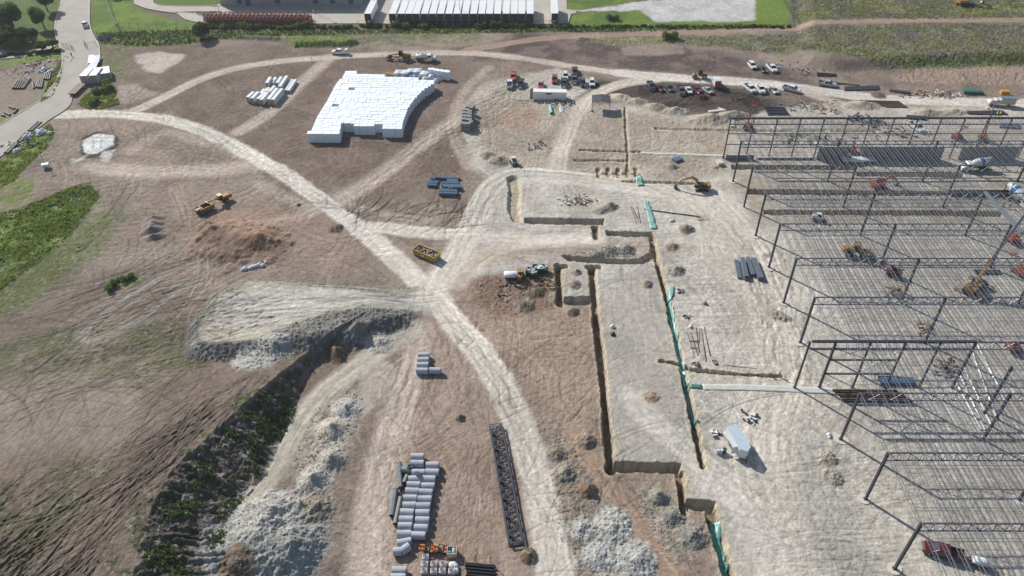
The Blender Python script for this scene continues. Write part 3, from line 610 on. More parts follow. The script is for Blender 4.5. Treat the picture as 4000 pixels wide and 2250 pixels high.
sheet('parking_lot',[(905,-60),(1424,-60),(1426,24),(1449,28),(1449,34),(1436,36),(1428,60),(1300,63),(900,60),(520,62),(520,50),(545,32),(545,12),(700,6),(905,10)],ZS,MC2,0)
sheet('driveway',[(335,-60),(392,-60),(384,0),(386,12),(420,17),(556,16.5),(556,30),(480,30),(425,32),(370,24),(338,10)],ZS+.004,MC2,1)
sheet('driveway',[(447,32),(484,33),(500,41),(530,44),(524,62),(500,58),(465,50)],ZS-.004,MC2,1)
kerb([(384,0),(386,12),(420,17),(556,16.5)],ZS,MK); kerb([(338,10),(370,24),(425,32),(447,34),(465,50),(500,58),(520,61)],ZS,MK); kerb([(222,-30),(226,25),(224,60),(236,95),(250,112),(252,142)],ZS,MK); kerb([(150,20),(138,60),(140,95),(156,128),(159,160),(150,190),(132,222),(100,255),(60,280),(0,316),(-60,350)],ZS,MK)
kerb([(488,33.5),(500,41),(535,44),(545,33)],ZS,MK); kerb([(1436,36),(1428,60)],ZS,MK)
# ================================================================== STEEL FRAME
PX,PY,FH=.237163*H,.11734*H,.11412*H; FYAW=.010959; F0=Vector((.546484*H,.576209*H,0))
MS=mat('steel_primer',C(92,98,112),.45,.35,.1,1.5); MSL=mat('steel_light',C(138,146,156),.5,.4,.1,1.5); MSD=mat('steel_dark',C(76,80,92),.5,.3,.12,1.5); MF=mat('fresh_concrete',C(214,208,196),.9,0,.06,1)
fr=empty('steel_building_frame',F0,-FYAW)
tag(fr,'huge dark steel column and joist frame of a half built warehouse on pale ground','building frame')
def col_mesh(wd,h): return MB().bx(-wd/2,wd/2,-wd/2,wd/2,0,h).bx(-wd*.9,wd*.9,-wd*.9,wd*.9,0,.06).bx(-wd*.65,wd*.65,-wd*.65,wd*.65,h-.9,h-.7)
cm=col_mesh(.38,FH-.05).mesh('column'); cm.materials.append(MSD); cm2=col_mesh(.30,FH-.05).mesh('column'); cm2.materials.append(MSD)
fm=MB().cyl((0,0,-.2),(0,0,.05),1.25,11).mesh('footing'); fm.materials.append(MF)
def inst(name,me,parent,loc,rz=0,sc=None):
    o=bpy.data.objects.new(name,me); COL.objects.link(o); o.parent=parent; o.location=loc; o.rotation_euler=(0,0,rz)
    if sc: o.scale=sc
    return o
def maxc(k): return {0:1,1:2,2:2,3:2,4:2,5:3,6:3,7:3,8:3,9:4,10:4}.get(k,1)
D2='wall'
for k in range(-1,11):
    if k==10: continue
    for c in range(0,maxc(k)+1):
        o=inst('column',cm,fr,(c*PX,k*PY,0)); 
        if c==0 or (c==1 and k in(5,1,3)): inst('footing',fm,fr,(c*PX+random.uniform(-.3,.3),k*PY,0),random.random()*6,(random.uniform(.8,1.3),random.uniform(.8,1.1),1))
inst('column',cm,fr,(1.13*PX,2.5*PY,0))      # lone column standing between the rows
# wall lines with close columns: far end row and middle row
for i in range(0,19): inst('column',cm2,fr,(i*PX/4,10*PY,0))
for x in (-.185*PX,.25*PX,.5*PX,.75*PX): inst('column',cm2,fr,(x,3*PY,0))
def beam(name,p,q,w_,h,m=MS): return MB().bar(p,q,w_,h).build(name,m,fr)
beam('roof_beam',(-.02*PX,10*PY,FH),(4.6*PX,10*PY,FH),.45,.5,MSD); beam('girt',(0,10*PY-.2,FH-1.7),(4.6*PX,10*PY-.2,FH-1.7),.3,.25)
for z in (.35,.62): beam('girt',(0,10*PY,FH*z),(4.6*PX,10*PY,FH*z),.22,.2)
beam('roof_beam',(-.17*PX,3*PY,FH),(PX,3*PY,FH),.4,.45,MSD); beam('girt',(-.17*PX,3*PY-.2,FH-1.7),(PX,3*PY-.2,FH-1.7),.35,.3)
for z in (.33,.63): beam('girt',(.0*PX,3*PY-.2,FH*z),(.5*PX,3*PY-.2,FH*z),.3,.28)
for a,b,z0,z1 in ((0,.25,0,.33),(.25,0,0,.33),(0,.25,.63,.87),(.25,0,.63,.87),(.25,.5,.33,.87),(.5,.25,.33,.87)): beam('brace',(a*PX,3*PY-.1,z0*FH+.3),(b*PX,3*PY-.1,z1*FH),.12,.1,MSL)
# girder trusses across every row
def truss_mesh(L,n=14,dp=1.95):
    s=MB(); s.bar((.2,0,-.12),(L-.2,0,-.12),.22,.18); s.bar((.3,0,-dp),(L-.3,0,-dp),.18,.15)
    st=L/n
    for i in range(0,n+1,2):
        x=i*st
        if 0<i<n: s.bar((x,0,-.2),(x,0,-dp),.09)
    for i in range(0,n,2):
        x=i*st; s.bar((x if i else .3,0,-.2),(x+st,0,-dp),.11); s.bar((x+st,0,-dp),(x+2*st if i<n-2 else L-.3,0,-.2),.11); s.bar((x+st,0,-.2),(x+st,0,-dp),.07)
    return s
tm=truss_mesh(PX).mesh('truss'); tm.materials.append(MS)
for k in range(-1,10):
    for c in range(0,maxc(k)+1):
        if k==3 and c==0: continue
        inst('truss',tm,fr,(c*PX,k*PY,FH))
# open web joists between the rows
def joist_mesh(L,dp=.85):
    s=MB(); s.bar((0,0,.1),(0,L,.1),.10,.08); s.bar((0,.7,-dp+.1),(0,L-.7,-dp+.1),.07,.06); n=10; st=(L-1.4)/n
    for i in range(n):
        y=.7+i*st; s.bar((0,y,-dp+.1),(0,y+st/2,.05),.03); s.bar((0,y+st/2,.05),(0,y+st,-dp+.1),.03)
    s.bar((0,0,.05),(0,.7,-dp+.1),.05); s.bar((0,L,.05),(0,L-.7,-dp+.1),.05); return s
js=joist_mesh(PY); jm=js.mesh('joist'); jm.materials.append(MSL)
left=MB(); nj=0
for k in range(-2,10):
    wmax=(maxc(max(k,0))+1)*14
    for i in range(0,wmax+1):
        if k==2 and i==0: continue
        if k in(7,) and i>28: continue
        if k==-2: pass
        x=i*PX/14
        if k>=0 and nj<90+10 and i<=26: inst('joist',jm,fr,(x,k*PY,FH)); nj+=1
        else: left.add([(v[0]+x,v[1]+k*PY,v[2]+FH) for v in js.v],js.f)
# cap the individually built ones, the rest is one mass
o=left.build('joist',MSL,fr); o['kind']='stuff'
for k in range(-2,10):
    x1=(maxc(max(k,0))+1)*PX
    if k==7: x1=2*PX
    for f in (.2,.5,.8):
        s=MB().bar((0 if f!=.5 else .8,(k+f)*PY,FH-.72),(x1,(k+f)*PY,FH-.72),.035); s.bar((0,(k+f)*PY,FH+.12),(x1,(k+f)*PY,FH+.12),.035); s.build('bridging_rod',MS,fr)
# wide wall girder along the third column line
for k in (4,5,6): beam('girder',(2*PX,k*PY,FH+.2),(2*PX,(k+1)*PY,FH+.2),.75,.45,MSL)
beam('girder',(2*PX,3*PY,FH-.2),(2*PX,4*PY,FH-.2),.6,.45,MSL)
# masonry walls at the foot of the far row
MW=mat('block_wall',C(150,148,146),.9,0,.08,.6,.1,(*C(120,118,116),.4)); 
def fw(x,y,z=0): return fr.matrix_basis@Vector((x,y,z)) if False else Vector((F0.x+x*math.cos(FYAW)+y*math.sin(FYAW),F0.y-x*math.sin(FYAW)+y*math.cos(FYAW),z))
def wallx(u0,u1,h,label,tk=.35,caps=True,open_=None,y=9.93):
    a,b=fw(u0*PX,y*PY),fw(u1*PX,y*PY); L=(b-a).length; r=empty('block_wall',a,-FYAW); s=MB(); tag(r,label,'wall','masonry walls at the far row')
    x=0; segs=[(0,L)] if not open_ else [(0,open_[0]*L),(open_[1]*L,L)]
    for p,q in segs: s.bx(p,q,0,tk,-.3,h)
    s.build('wall_panel',MW,r)
    if caps: 
        s=MB(); [s.bx(p-.02,q+.02,-.04,tk+.04,h,h+.14) for p,q in segs]; s.build('coping',MK,r)
        s=MB(); n=max(2,int(L/3.2)); [s.bx(i*L/n-.15,i*L/n+.15,-.12,.0,0,h-.1) for i in range(n+1) if any(p<=i*L/n<=q for p,q in segs)]; s.build('pier',MW,r)
wallx(.02,.32,1.3,'low grey block wall beside the leftmost columns of the far row')
wallx(.36,.98,.5,'knee high concrete kerb wall behind the rubbish bins at far row'); wallx(1.02,1.36,3.9,'tall grey block wall left of the doorway in the far row')
wallx(1.5,2.38,3.9,'long tall grey block wall right of the doorway in the far row'); wallx(2.58,3.2,3.6,'grey block wall with a window gap at the right picture edge')
wallx(2.15,3.0,1.6,'low concrete dock wall beside the ready mix trucks',y=8.45)
# ================================================================== VEHICLES
GLS=mat('dark_glass',(.015,.02,.025),.08,0,0,1,coat=.5); TY=mat('tyre_rubber',(.02,.02,.02),.9,0,.1,5); RM=mat('wheel_rim',(.42,.42,.43),.35,.8,.05,3); BK=mat('black_plastic',(.025,.026,.03),.6,0,.1,3)
HL=mat('lamp_glass',(.75,.76,.74),.15,0,0,1); RL=mat('tail_lamp',(.4,.02,.02),.3,0,0,1); CHR=mat('chrome',(.6,.6,.6),.25,.9,0,1)
PAINT={'boxwhite':(.78,.76,.70),'white':C(236,238,238),'red':C(158,32,42),'maroon':C(92,20,28),'orange':C(204,88,62),'black':(.012,.013,.016),'navy':(.02,.026,.05),'green':(.018,.035,.035),'grey':(.07,.078,.085),'silver':C(188,194,198),'rose':C(166,60,80),'yellow':C(172,130,56),'lift':C(172,84,56),'cream':C(238,232,216),'tan':C(214,200,160),'dgreen':C(30,90,62)}
def pt(n):
    if n in('yellow','lift'): return mat('paint_'+n,PAINT[n],.55,0,.18,1.5,.1,(*C(120,98,74),.7))
    return mat('paint_'+n,PAINT[n],.3,.15 if n in('silver','grey') else 0,.05,1.5,.0,(*C(150,136,120),.12) if n in('black','navy','green','grey') else None,coat=.6)
_w={}
def wheel(parent,x,y,r=.4,w_=.28,rim=True,name='wheel'):
    k=(round(r,2),round(w_,2))
    if k not in _w:
        t=MB(); ang=[(0,r*.62),(w_*.12,r*.93),(w_*.3,r),(w_*.7,r),(w_*.88,r*.93),(w_,r*.62)]
        t.loft([[(r2*math.cos(2*math.pi*i/16),yy_-w_/2,r2*math.sin(2*math.pi*i/16)) for i in range(16)] for yy_,r2 in ang]); a=t.mesh('wheel'); a.materials.append(TY)
        q=MB().cyl((0,-w_*.52,0),(0,w_*.52,0),r*.55,12).cyl((0,-w_*.6,0),(0,w_*.6,0),r*.16,8).mesh('rim'); q.materials.append(RM); _w[k]=(a,q)
    a,q=_w[k]; o=inst(name,a,parent,(x,y,r)); 
    if rim: inst('rim',q,o,(0,0,0))
    return o
def ringbody(st):  # stations (x, halfwidth bottom, halfwidth top, z0, zmid, z1)
    return [[(x,-b,z0),(x,b,z0),(x,b*1.02,zm),(x,t,z1),(x,-t,z1),(x,-b*1.02,zm)] for x,b,t,z0,zm,z1 in st]
def glasshouse(s0,s1,pts,wb,wt):   # pts: x,z profile lower/upper
    pass
def vehicle(kind,paint,label,cat=None,group=None,bed='open'):
    m=pt(paint); L={'pickup':5.9,'car':4.7,'suv':4.95,'coupe':4.6}[kind]; hw={'pickup':.99,'car':.9,'suv':.96,'coupe':.9}[kind]
    r=empty('pickup_truck' if kind=='pickup' else ('parked_car' if kind!='suv' else 'sport_utility_vehicle')); tag(r,label,cat or {'pickup':'pickup truck','car':'car','coupe':'car','suv':'suv'}[kind],group)
    F=L/2
    if kind=='pickup':
        s=MB(); s.loft(ringbody([(F,hw*.86,hw*.8,.5,.75,.98),(F-.25,hw*.97,hw*.9,.38,.8,1.12),(F-1.45,hw,hw*.94,.36,.85,1.22),(F-1.6,hw,hw*.94,.36,.85,1.24),(F-3.75,hw,hw*.94,.36,.85,1.26),(F-3.9,hw,hw*.94,.36,.7,.95),(-F+.12,hw,hw*.95,.42,.7,.95),(-F,hw*.97,hw*.92,.5,.7,.93)]))
        s.bx(-F,F-3.85,-hw,-hw+.13,.9,1.3).bx(-F,F-3.85,hw-.13,hw,.9,1.3).bx(-F,-F+.1,-hw,hw,.9,1.28); body=s.build('body',m,r,bev=.04)
        gx=[(F-1.5,F-2.15),(F-3.85,F-3.6)]; zc=1.26; zt=1.86
        g=MB().loft([[(F-1.42,-hw*.9,1.22),(F-1.42,hw*.9,1.22),(F-3.8,hw*.92,1.24),(F-3.8,-hw*.92,1.24)],[(F-2.12,-hw*.76,zt-.04),(F-2.12,hw*.76,zt-.04),(F-3.62,hw*.78,zt-.04),(F-3.62,-hw*.78,zt-.04)]]); g.build('window',GLS,r)
        s=MB().bx(F-3.68,F-2.1,-hw*.79,hw*.79,zt-.04,zt+.03); 
        for y in (-1,1):
            s.bar((F-1.4,y*hw*.9,1.22),(F-2.12,y*hw*.77,zt),.09); s.bar((F-2.85,y*hw*.925,1.22),(F-2.85,y*hw*.785,zt),.09); s.bar((F-3.82,y*hw*.93,1.22),(F-3.64,y*hw*.79,zt),.14)
        s.build('roof',m,r,bev=.03)
        if bed=='open': MB().bx(-F+.12,F-3.92,-hw+.14,hw-.14,.955,.975).build('bed_liner',BK,r)
        elif bed=='load': 
            q=MB(); [q.box((random.uniform(-F+.4,F-4.3),random.uniform(-.5,.5),1.2),(random.uniform(.3,.7),.4,.45),random.random()) for _ in range(5)]; q.build('load',BK,r)
        elif bed=='box': MB().bx(-F-.02,-F+.9,-hw+.1,hw-.1,1.0,1.95).build('tool_box',pt('white'),r,bev=.03)
        elif bed=='bins': MB().bx(-F+.05,F-3.95,-hw-.02,-hw+.28,1.28,1.6).bx(-F+.05,F-3.95,hw-.28,hw+.02,1.28,1.6).bx(F-4.5,F-3.95,-hw,hw,1.28,1.62).build('tool_box',pt('white'),r,bev=.02)
        wr=.41; ax=(F-.98,-F+1.2)
    else:
        zr={'car':1.42,'coupe':1.36,'suv':1.76}[kind]; zb={'car':.92,'coupe':.88,'suv':1.1}[kind]; tail=-F
        e=.0 if kind=='suv' else .25
        s=MB(); s.loft(ringbody([(F,hw*.8,hw*.72,.42,.6,.72),(F-.22,hw*.93,hw*.86,.3,.62,zb-.16),(F-1.35,hw,hw*.92,.26,.68,zb),(0,hw,hw*.93,.26,.68,zb+.03),(-F+.9,hw,hw*.92,.26,.7,zb+.04),(-F+.15,hw*.94,hw*.86,.32,.66,zb+(.0 if kind=='suv' else -.02)),(-F,hw*.86,hw*.78,.42,.6,zb-.2)])); s.build('body',m,r,smooth=False,bev=.05)
        fr_,rr_=(F-1.3,-F+(.15 if kind=='suv' else .75)); ft,rt=(F-2.1,-F+(.55 if kind=='suv' else 1.55))
        MB().loft([[(fr_,-hw*.88,zb-.03),(fr_,hw*.88,zb-.03),(rr_,hw*.86,zb),(rr_,-hw*.86,zb)],[(ft,-hw*.7,zr-.04),(ft,hw*.7,zr-.04),(rt,hw*.68,zr-.05),(rt,-hw*.68,zr-.05)]]).build('window',GLS,r)
        s=MB().loft([[(ft+.03,-hw*.715,zr-.05),(ft+.03,hw*.715,zr-.05),(rt-.03,hw*.70,zr-.06),(rt-.03,-hw*.70,zr-.06)],[(ft-.1,-hw*.66,zr+.02),(ft-.1,hw*.66,zr+.02),(rt+.1,hw*.64,zr+.02),(rt+.1,-hw*.64,zr+.02)]])
        mid=(fr_+rr_)/2-.1
        for y in (-1,1): s.bar((fr_,y*hw*.88,zb-.03),(ft,y*hw*.71,zr-.03),.07); s.bar((mid,y*hw*.9,zb-.03),(mid,y*hw*.71,zr-.03),.08); s.bar((rr_,y*hw*.86,zb),(rt,y*hw*.69,zr-.04),.12)
        if kind=='suv': s.bar((ft-.2,-hw*.6,zr+.07),(rt,-hw*.6,zr+.07),.05).bar((ft-.2,hw*.6,zr+.07),(rt,hw*.6,zr+.07),.05)
        s.build('roof',m,r)
        wr=.36 if kind=='suv' else .33; ax=(F-.9,-F+.95)
    for x in ax:
        for y in (-1,1): wheel(r,x,y*(hw-.1),wr,.25)
    for y in (-1,1): MB().bx(F-.16,F-.02,y*hw*.68-.16,y*hw*.68+.16,.66,.84).build('headlight',HL,r); MB().bx(-F-.02,-F+.06,y*hw*.8-.09,y*hw*.8+.09,.72,1.02).build('tail_light',RL,r); MB().box((F-(1.75 if kind=='pickup' else 1.6),y*(hw+.12),1.15 if kind!='car' else .98),(.12,.24,.17)).build('mirror',m if kind!='pickup' else BK,r)
    MB().bx(F-.06,F+.03,-hw*.5,hw*.5,.48,.82).build('grille',CHR if kind=='pickup' else BK,r); MB().bx(F-.05,F+.06,-hw*.9,hw*.9,.36,.5).build('bumper',CHR if kind=='pickup' else BK,r)
    return r
def place(r,x,y,deg,dz=0):
    if isinstance(deg,tuple):
        l=math.hypot(*deg); a=at(x-deg[0]/l*6,y-deg[1]/l*6);b=at(x+deg[0]/l*6,y+deg[1]/l*6); deg=math.degrees(math.atan2(b.y-a.y,b.x-a.x))
    p=gp(x,y); r.location=(p.x,p.y,p.z+dz); r.rotation_euler[2]=R(deg); return r
VG='cars parked in the dirt lot by the white container'; VG2='cars parked in a row on dark mud'; VG3='vehicles along the haul road'
def zc(x0,y0,s,x,y): return Z_(x0,y0,s,x,y)
c2_=lambda x,y:zc(1950,240,5.152,x,y); c3_=lambda x,y:zc(2480,220,3.845,x,y); c4_=lambda x,y:zc(3100,300,2.862,x,y)
VV=[('pickup','orange',c2_(285,345),-94,'faded orange pickup behind the white pickup at the left of the lot',VG,'open'),
('pickup','white',c2_(213,490),87,'white pickup with loaded open bed turned away from the camera',VG,'load'),
('pickup','black',c2_(435,485),-95,'black pickup right of the white pickup with loaded bed',VG,'open'),
('car','rose',c2_(838,510),-95,'pinkish red car parked right behind the long container',VG,''),
('suv','red',c2_(1115,400),-94,'bright red tall suv alone left of the clustered cars',VG,''),
('suv','white',c2_(1332,330),-92,'white suv in front of which a dark truck is parked',VG,''),
('pickup','green',c2_(1303,470),-93,'dark green pickup just in front of the white suv',VG,'open'),
('pickup','black',c2_(1525,245),-91,'black pickup farthest back in the clustered cars',VG,'open'),
('pickup','grey',c2_(1508,400),-92,'grey pickup in front of the farthest black pickup',VG,'open'),
('suv','green',c2_(1680,470),-92,'dark suv standing between the grey pickup and white suv',VG,''),
('suv','white',c2_(1865,465),-92,'small white suv at the right end by the curved haul road',VG,''),
('pickup','navy',c3_(240,475),(45, 85),'navy pickup at the left end of the row on mud',VG2,'open'),
('coupe','maroon',c3_(370,500),(75, 70),'dark red coupe next to the navy pickup on mud',VG2,''),
('car','green',c3_(515,500),(62, 72),'dark green sedan with empty mud on both sides',VG2,''),
('pickup','grey',c3_(690,545),(45, 90),'charcoal pickup beside the white sedan on mud',VG2,'open'),
('car','white',c3_(805,535),(35, 80),'white sedan beside the charcoal pickup on mud',VG2,''),
('pickup','maroon',c3_(970,590),(75, 95),'maroon pickup parked lowest in the row on mud',VG2,'open'),
('car','silver',c3_(1090,535),(100, 75),'silver sedan at the right end of the row on mud',VG2,''),
('suv','white',c3_(1755,165),(75, 85),'white suv at the left of three cars above the haul road',VG3,''),
('coupe','black',c3_(1915,220),(70, 75),'black sports car between the white suv and white pickup',VG3,''),
('pickup','white',c3_(2050,205),(85, 85),'white pickup with dark bed right of the black sports car',VG3,'open'),
('pickup','white',c3_(1720,510),(105, 85),'white crew pickup with open dark bed below the haul road',VG3,'open'),
('pickup','white',c3_(1880,520),(62, 100),'white work pickup with side tool boxes below the haul road',VG3,'bins'),
('car','silver',c3_(2085,535),(75, 75),'silver hatchback with a person in green beside it',VG3,''),
('pickup','white',c3_(2350,520),(210, 55),'long white crew pickup beside the haul road facing right',VG3,'load'),
('pickup','silver',c4_(368,100),(155, 22),'silver pickup above the haul road by the pipe stacks',VG3,'load'),
('pickup','white',c4_(1365,585),(110, 75),'white pickup parked under the far bays of the steel frame',None,'open'),
('pickup','white',T(1,0,845,543),174,'white pickup with a box on its tail driving on the far haul road',None,'box'),
('pickup','white',T(0,0,862,268),(-12, -40),'white pickup driving away up the paved road',None,'load'),
('pickup','maroon',T(3,3,1720,1230),161,'maroon crew pickup under the nearest bay towing a small trailer',None,'open')]
for k,pnt,(x,y),a,lb,g,bd in VV: place(vehicle(k,pnt,lb,None,g,bd),x,y,a)
# ---------------------------------------------------------------- trucks and machines
MY=pt('yellow'); MO=pt('lift'); MWH=pt('white')
def tracks(r,L,w_,gap,m=BK):
    for y in (-1,1):
        s=MB(); s.prof([(-L/2,.35),(-L/2+.3,.0),(L/2-.3,0),(L/2,.35),(L/2-.25,.72),(-L/2+.25,.72)],y*gap-w_/2,y*gap+w_/2); t=s.build('track',m,r,bev=.03)
        s=MB(); n=7
        for i in range(n): s.cyl((-L/2+.5+i*(L-1)/(n-1),y*gap-w_/2-.03,.24),(-L/2+.5+i*(L-1)/(n-1),y*gap+w_/2+.03,.24),.17,8)
        s.build('roller',mat('greasy_steel',(.06,.055,.05),.6,.5),t)
def excavator(label,paint,boom,swing=0):
    r=empty('excavator'); tag(r,label,'excavator'); m=pt(paint); tracks(r,4.6,.62,1.28); MB().bx(-1.1,1.1,-1.0,1.0,.35,.95).build('undercarriage',BK,r); MB().cyl((0,0,.9),(0,0,1.12),.8,14).build('slew_ring',BK,r)
    h=empty('house'); h.parent=r; h.rotation_euler[2]=swing; h.name='house'
    s=MB().bx(-2.75,1.5,-1.4,1.4,1.12,1.35).bx(-2.75,-1.7,-1.4,1.4,1.3,2.35).bx(-1.7,1.2,-1.4,-.35,1.3,2.1); b=s.build('body',m,r,bev=.07); b.rotation_euler[2]=swing
    bpy.data.objects.remove(h)
    q=MB().bx(-1.65,-.3,-.3,1.35,1.35,2.2).build('engine_cover',BK,r,bev=.05); q.rotation_euler[2]=swing
    cb=MB().prof([(-.15,1.3),(1.55,1.3),(1.7,2.0),(1.25,3.0),(-.05,3.05)],.35,1.35).build('cab',GLS,r); cb.rotation_euler[2]=swing
    s=MB().bx(-.1,1.22,.33,1.37,3.02,3.1)
    for x,y,x2 in ((-.12,.36,-.06),(-.12,1.34,-.06)): s.bar((x,y,1.3),(x2,y,3.05),.1)
    for y in (.36,1.34): s.bar((1.56,y,1.3),(1.7,y,2.0),.08).bar((1.7,y,2.0),(1.26,y,3.05),.08).bar((.6,y,1.3),(.6,y,3.05),.07)
    s.build('cab_frame',m if paint!='yellow' else BK,r).rotation_euler[2]=swing
    def arm(name,pts,wd,mm):
        s=MB(); rings=[]
        for i,(x,z,hh) in enumerate(pts):
            a=pts[max(i-1,0)]; b_=pts[min(i+1,len(pts)-1)]; dx,dz=b_[0]-a[0],b_[1]-a[1]; l=math.hypot(dx,dz); nx,nz=-dz/l*hh/2,dx/l*hh/2
            rings.append([(x-nx,-wd/2,z-nz),(x-nx,wd/2,z-nz),(x+nx,wd/2,z+nz),(x+nx,-wd/2,z+nz)])
        s.loft(rings); o=s.build(name,mm,r,bev=.02); o.rotation_euler[2]=swing; return o
    B,S,K=boom
    arm('boom',[(x,z,h_) for (x,z),h_ in zip(B,(.45,.75,.85,.6,.4))],.5,m); arm('stick',[(x,z,h_) for (x,z),h_ in zip(S,(.35,.6,.3))],.4,m)
    for (p,q_) in (((.9,-.3,1.7),(B[2][0],-.3,B[2][1]-.2)),((.9,.3,1.7),(B[2][0],.3,B[2][1]-.2)),((B[2][0],0,B[2][1]+.45),(S[0][0],0,S[0][1]+.1))): 
        o=MB().cyl(p,q_,.1,8).build('hydraulic_ram',CHR,r); o.rotation_euler[2]=swing
    x,z=K; s=MB().prof([(x+.35,z+.35),(x+.75,z-.3),(x+.55,z-1.05),(x-.2,z-1.2),(x-.65,z-.75),(x-.3,z-.1)],-.6,.6); o=s.build('bucket',mat('bucket_steel',C(110,112,116),.5,.6),r); o.rotation_euler[2]=swing
    return r
ex=excavator('yellow tracked excavator reaching left across the haul road near the steel frame','yellow',([(1.0,1.6),(2.0,3.6),(3.6,4.5),(5.6,4.0),(7.2,3.2)],[(6.6,3.7),(7.6,2.5),(8.4,1.2)],(8.5,1.2)))
ex.scale=(.8,.8,.8); place(ex,*T(2,1,1905,462),176)
ex=excavator('orange compact excavator working under the steel frame second bay','lift',([(1.0,1.6),(1.9,3.2),(3.0,3.8),(4.4,3.3),(5.4,2.9)],[(5.0,3.2),(5.9,2.2),(6.3,1.3)],(6.4,1.2)))
ex.scale=(.82,.82,.82); place(ex,*T(3,1,1110,445),14)
ex=excavator('yellow excavator on the grassy field at the top right corner','yellow',([(1.0,1.6),(2.0,3.6),(3.6,4.5),(5.6,4.0),(7.2,3.2)],[(6.6,3.7),(7.6,2.5),(8.2,1.2)],(8.3,1.2)))
place(ex,*T(3,0,1960,50),10)
b_=MB().bx(-1.5,1.5,-.9,.9,.8,2.6).bx(-1.6,1.6,-1,1,.5,.8).build('water_tank',MWH,None,bev=.2); tag(b_,'white tank unit behind the excavator on the far grassy field','tank'); p=gp(*T(3,0,2010,35)); b_.location=p
# motor grader
def grader():
    r=empty('motor_grader'); tag(r,'yellow motor grader parked beside the far haul road','grader')
    MB().prof([(-3.9,1.0),(-1.1,1.0),(-1.1,2.2),(-1.6,2.35),(-3.7,2.1),(-3.95,1.7)],-.6,.6).build('engine_hood',MY,r,bev=.05)
    MB().bar((-1.2,0,1.6),(.6,0,2.1),.35,.45).bar((.6,0,2.1),(3.9,0,1.6),.35,.4).bx(3.7,4.2,-.5,.5,.7,1.7).build('frame',MY,r)
    MB().prof([(-1.2,1.3),(.25,1.3),(.35,2.3),(.2,3.2),(-1.15,3.2)],-.65,.65).build('cab',GLS,r); MB().bx(-1.25,.3,-.72,.72,3.18,3.3).build('cab_roof',BK,r)
    MB().prof([(.6,.15),(.75,.3),(.8,.65),(.7,.9),(.6,.9),(.65,.6)],-1.9,1.9).build('blade',mat('bucket_steel',C(110,112,116),.5,.6),r).rotation_euler[2]=.35
    MB().bar((3.2,0,1.4),(1.0,.5,.9),.12).bar((3.2,0,1.4),(1.0,-.5,.9),.12).cyl((.9,0,.85),(.9,0,.98),.7,14).bar((1.2,.6,2.3),(1.1,.5,.9),.1).bar((1.2,-.6,2.3),(1.1,-.5,.9),.1).build('drawbar',BK,r)
    MB().bar((4.2,0,.9),(4.9,0,.9),.2).bx(4.8,5.0,-1.1,1.1,.4,.8).build('ripper',BK,r)
    for x,y in ((-3.1,1),(-3.1,-1),(-1.6,1),(-1.6,-1),(3.6,1),(3.6,-1)): wheel(r,x,y*1.05,.68,.42)
    return r
place(grader(),*T(1,0,1450,600),178)
def truck_cab(r,x,m=MWH,h=2.5):
    MB().prof([(x,.7),(x+1.9,.7),(x+2.0,1.2),(x+1.75,1.65),(x+.55,1.75),(x,1.75)],-.95,.95).build('hood',m,r,bev=.06); MB().prof([(x-1.3,.7),(x+.45,.7),(x+.55,1.7),(x+.1,h),(x-1.3,h)],-1.1,1.1).build('cab',m,r,bev=.05)
    MB().prof([(x+.5,1.75),(x+.56,1.72),(x+.14,h-.12),(x+.09,h-.12)],-.92,.92).build('windshield',GLS,r); MB().bx(x-.95,x+.1,-1.13,1.13,1.65,h-.2).build('window',GLS,r)
    for y in (-1,1): MB().bx(x+1.93,x+2.03,y*.72-.14,y*.72+.14,.95,1.2).build('headlight',HL,r)
    MB().bx(x+1.9,x+2.12,-1.05,1.05,.5,.8).build('bumper',CHR,r)
def water_truck():
    r=empty('water_truck'); tag(r,'white water tank truck behind the grader near the foam stack','water truck'); truck_cab(r,1.7); MB().bx(-3.6,1.8,-.45,.45,.65,.9).build('frame',BK,r)
    s=MB(); rr=[[(x,1.12*math.cos(a)*q,1.75+.78*math.sin(a)*q) for a in [i*math.pi/8 for i in range(16)]] for x,q in ((-3.5,.8),(-3.4,1),(.1,1),(.2,.8))]; s.loft(rr).build('tank',pt('cream'),r,True); MB().cyl((-1.2,0,2.5),(-1.2,0,2.65),.3,10).cyl((-2.8,0,2.5),(-2.8,0,2.65),.3,10).build('hatch',BK,r)
    MB().bar((-3.7,-1.1,.9),(-3.7,1.1,.9),.15).build('spray_bar',BK,r)
    for x in (2.7,-1.9,-2.9):
        for y in (-1,1): wheel(r,x,y*.95,.5,.3 if x>0 else .5)
    return r
place(water_truck(),*T(1,0,1715,612),-4)
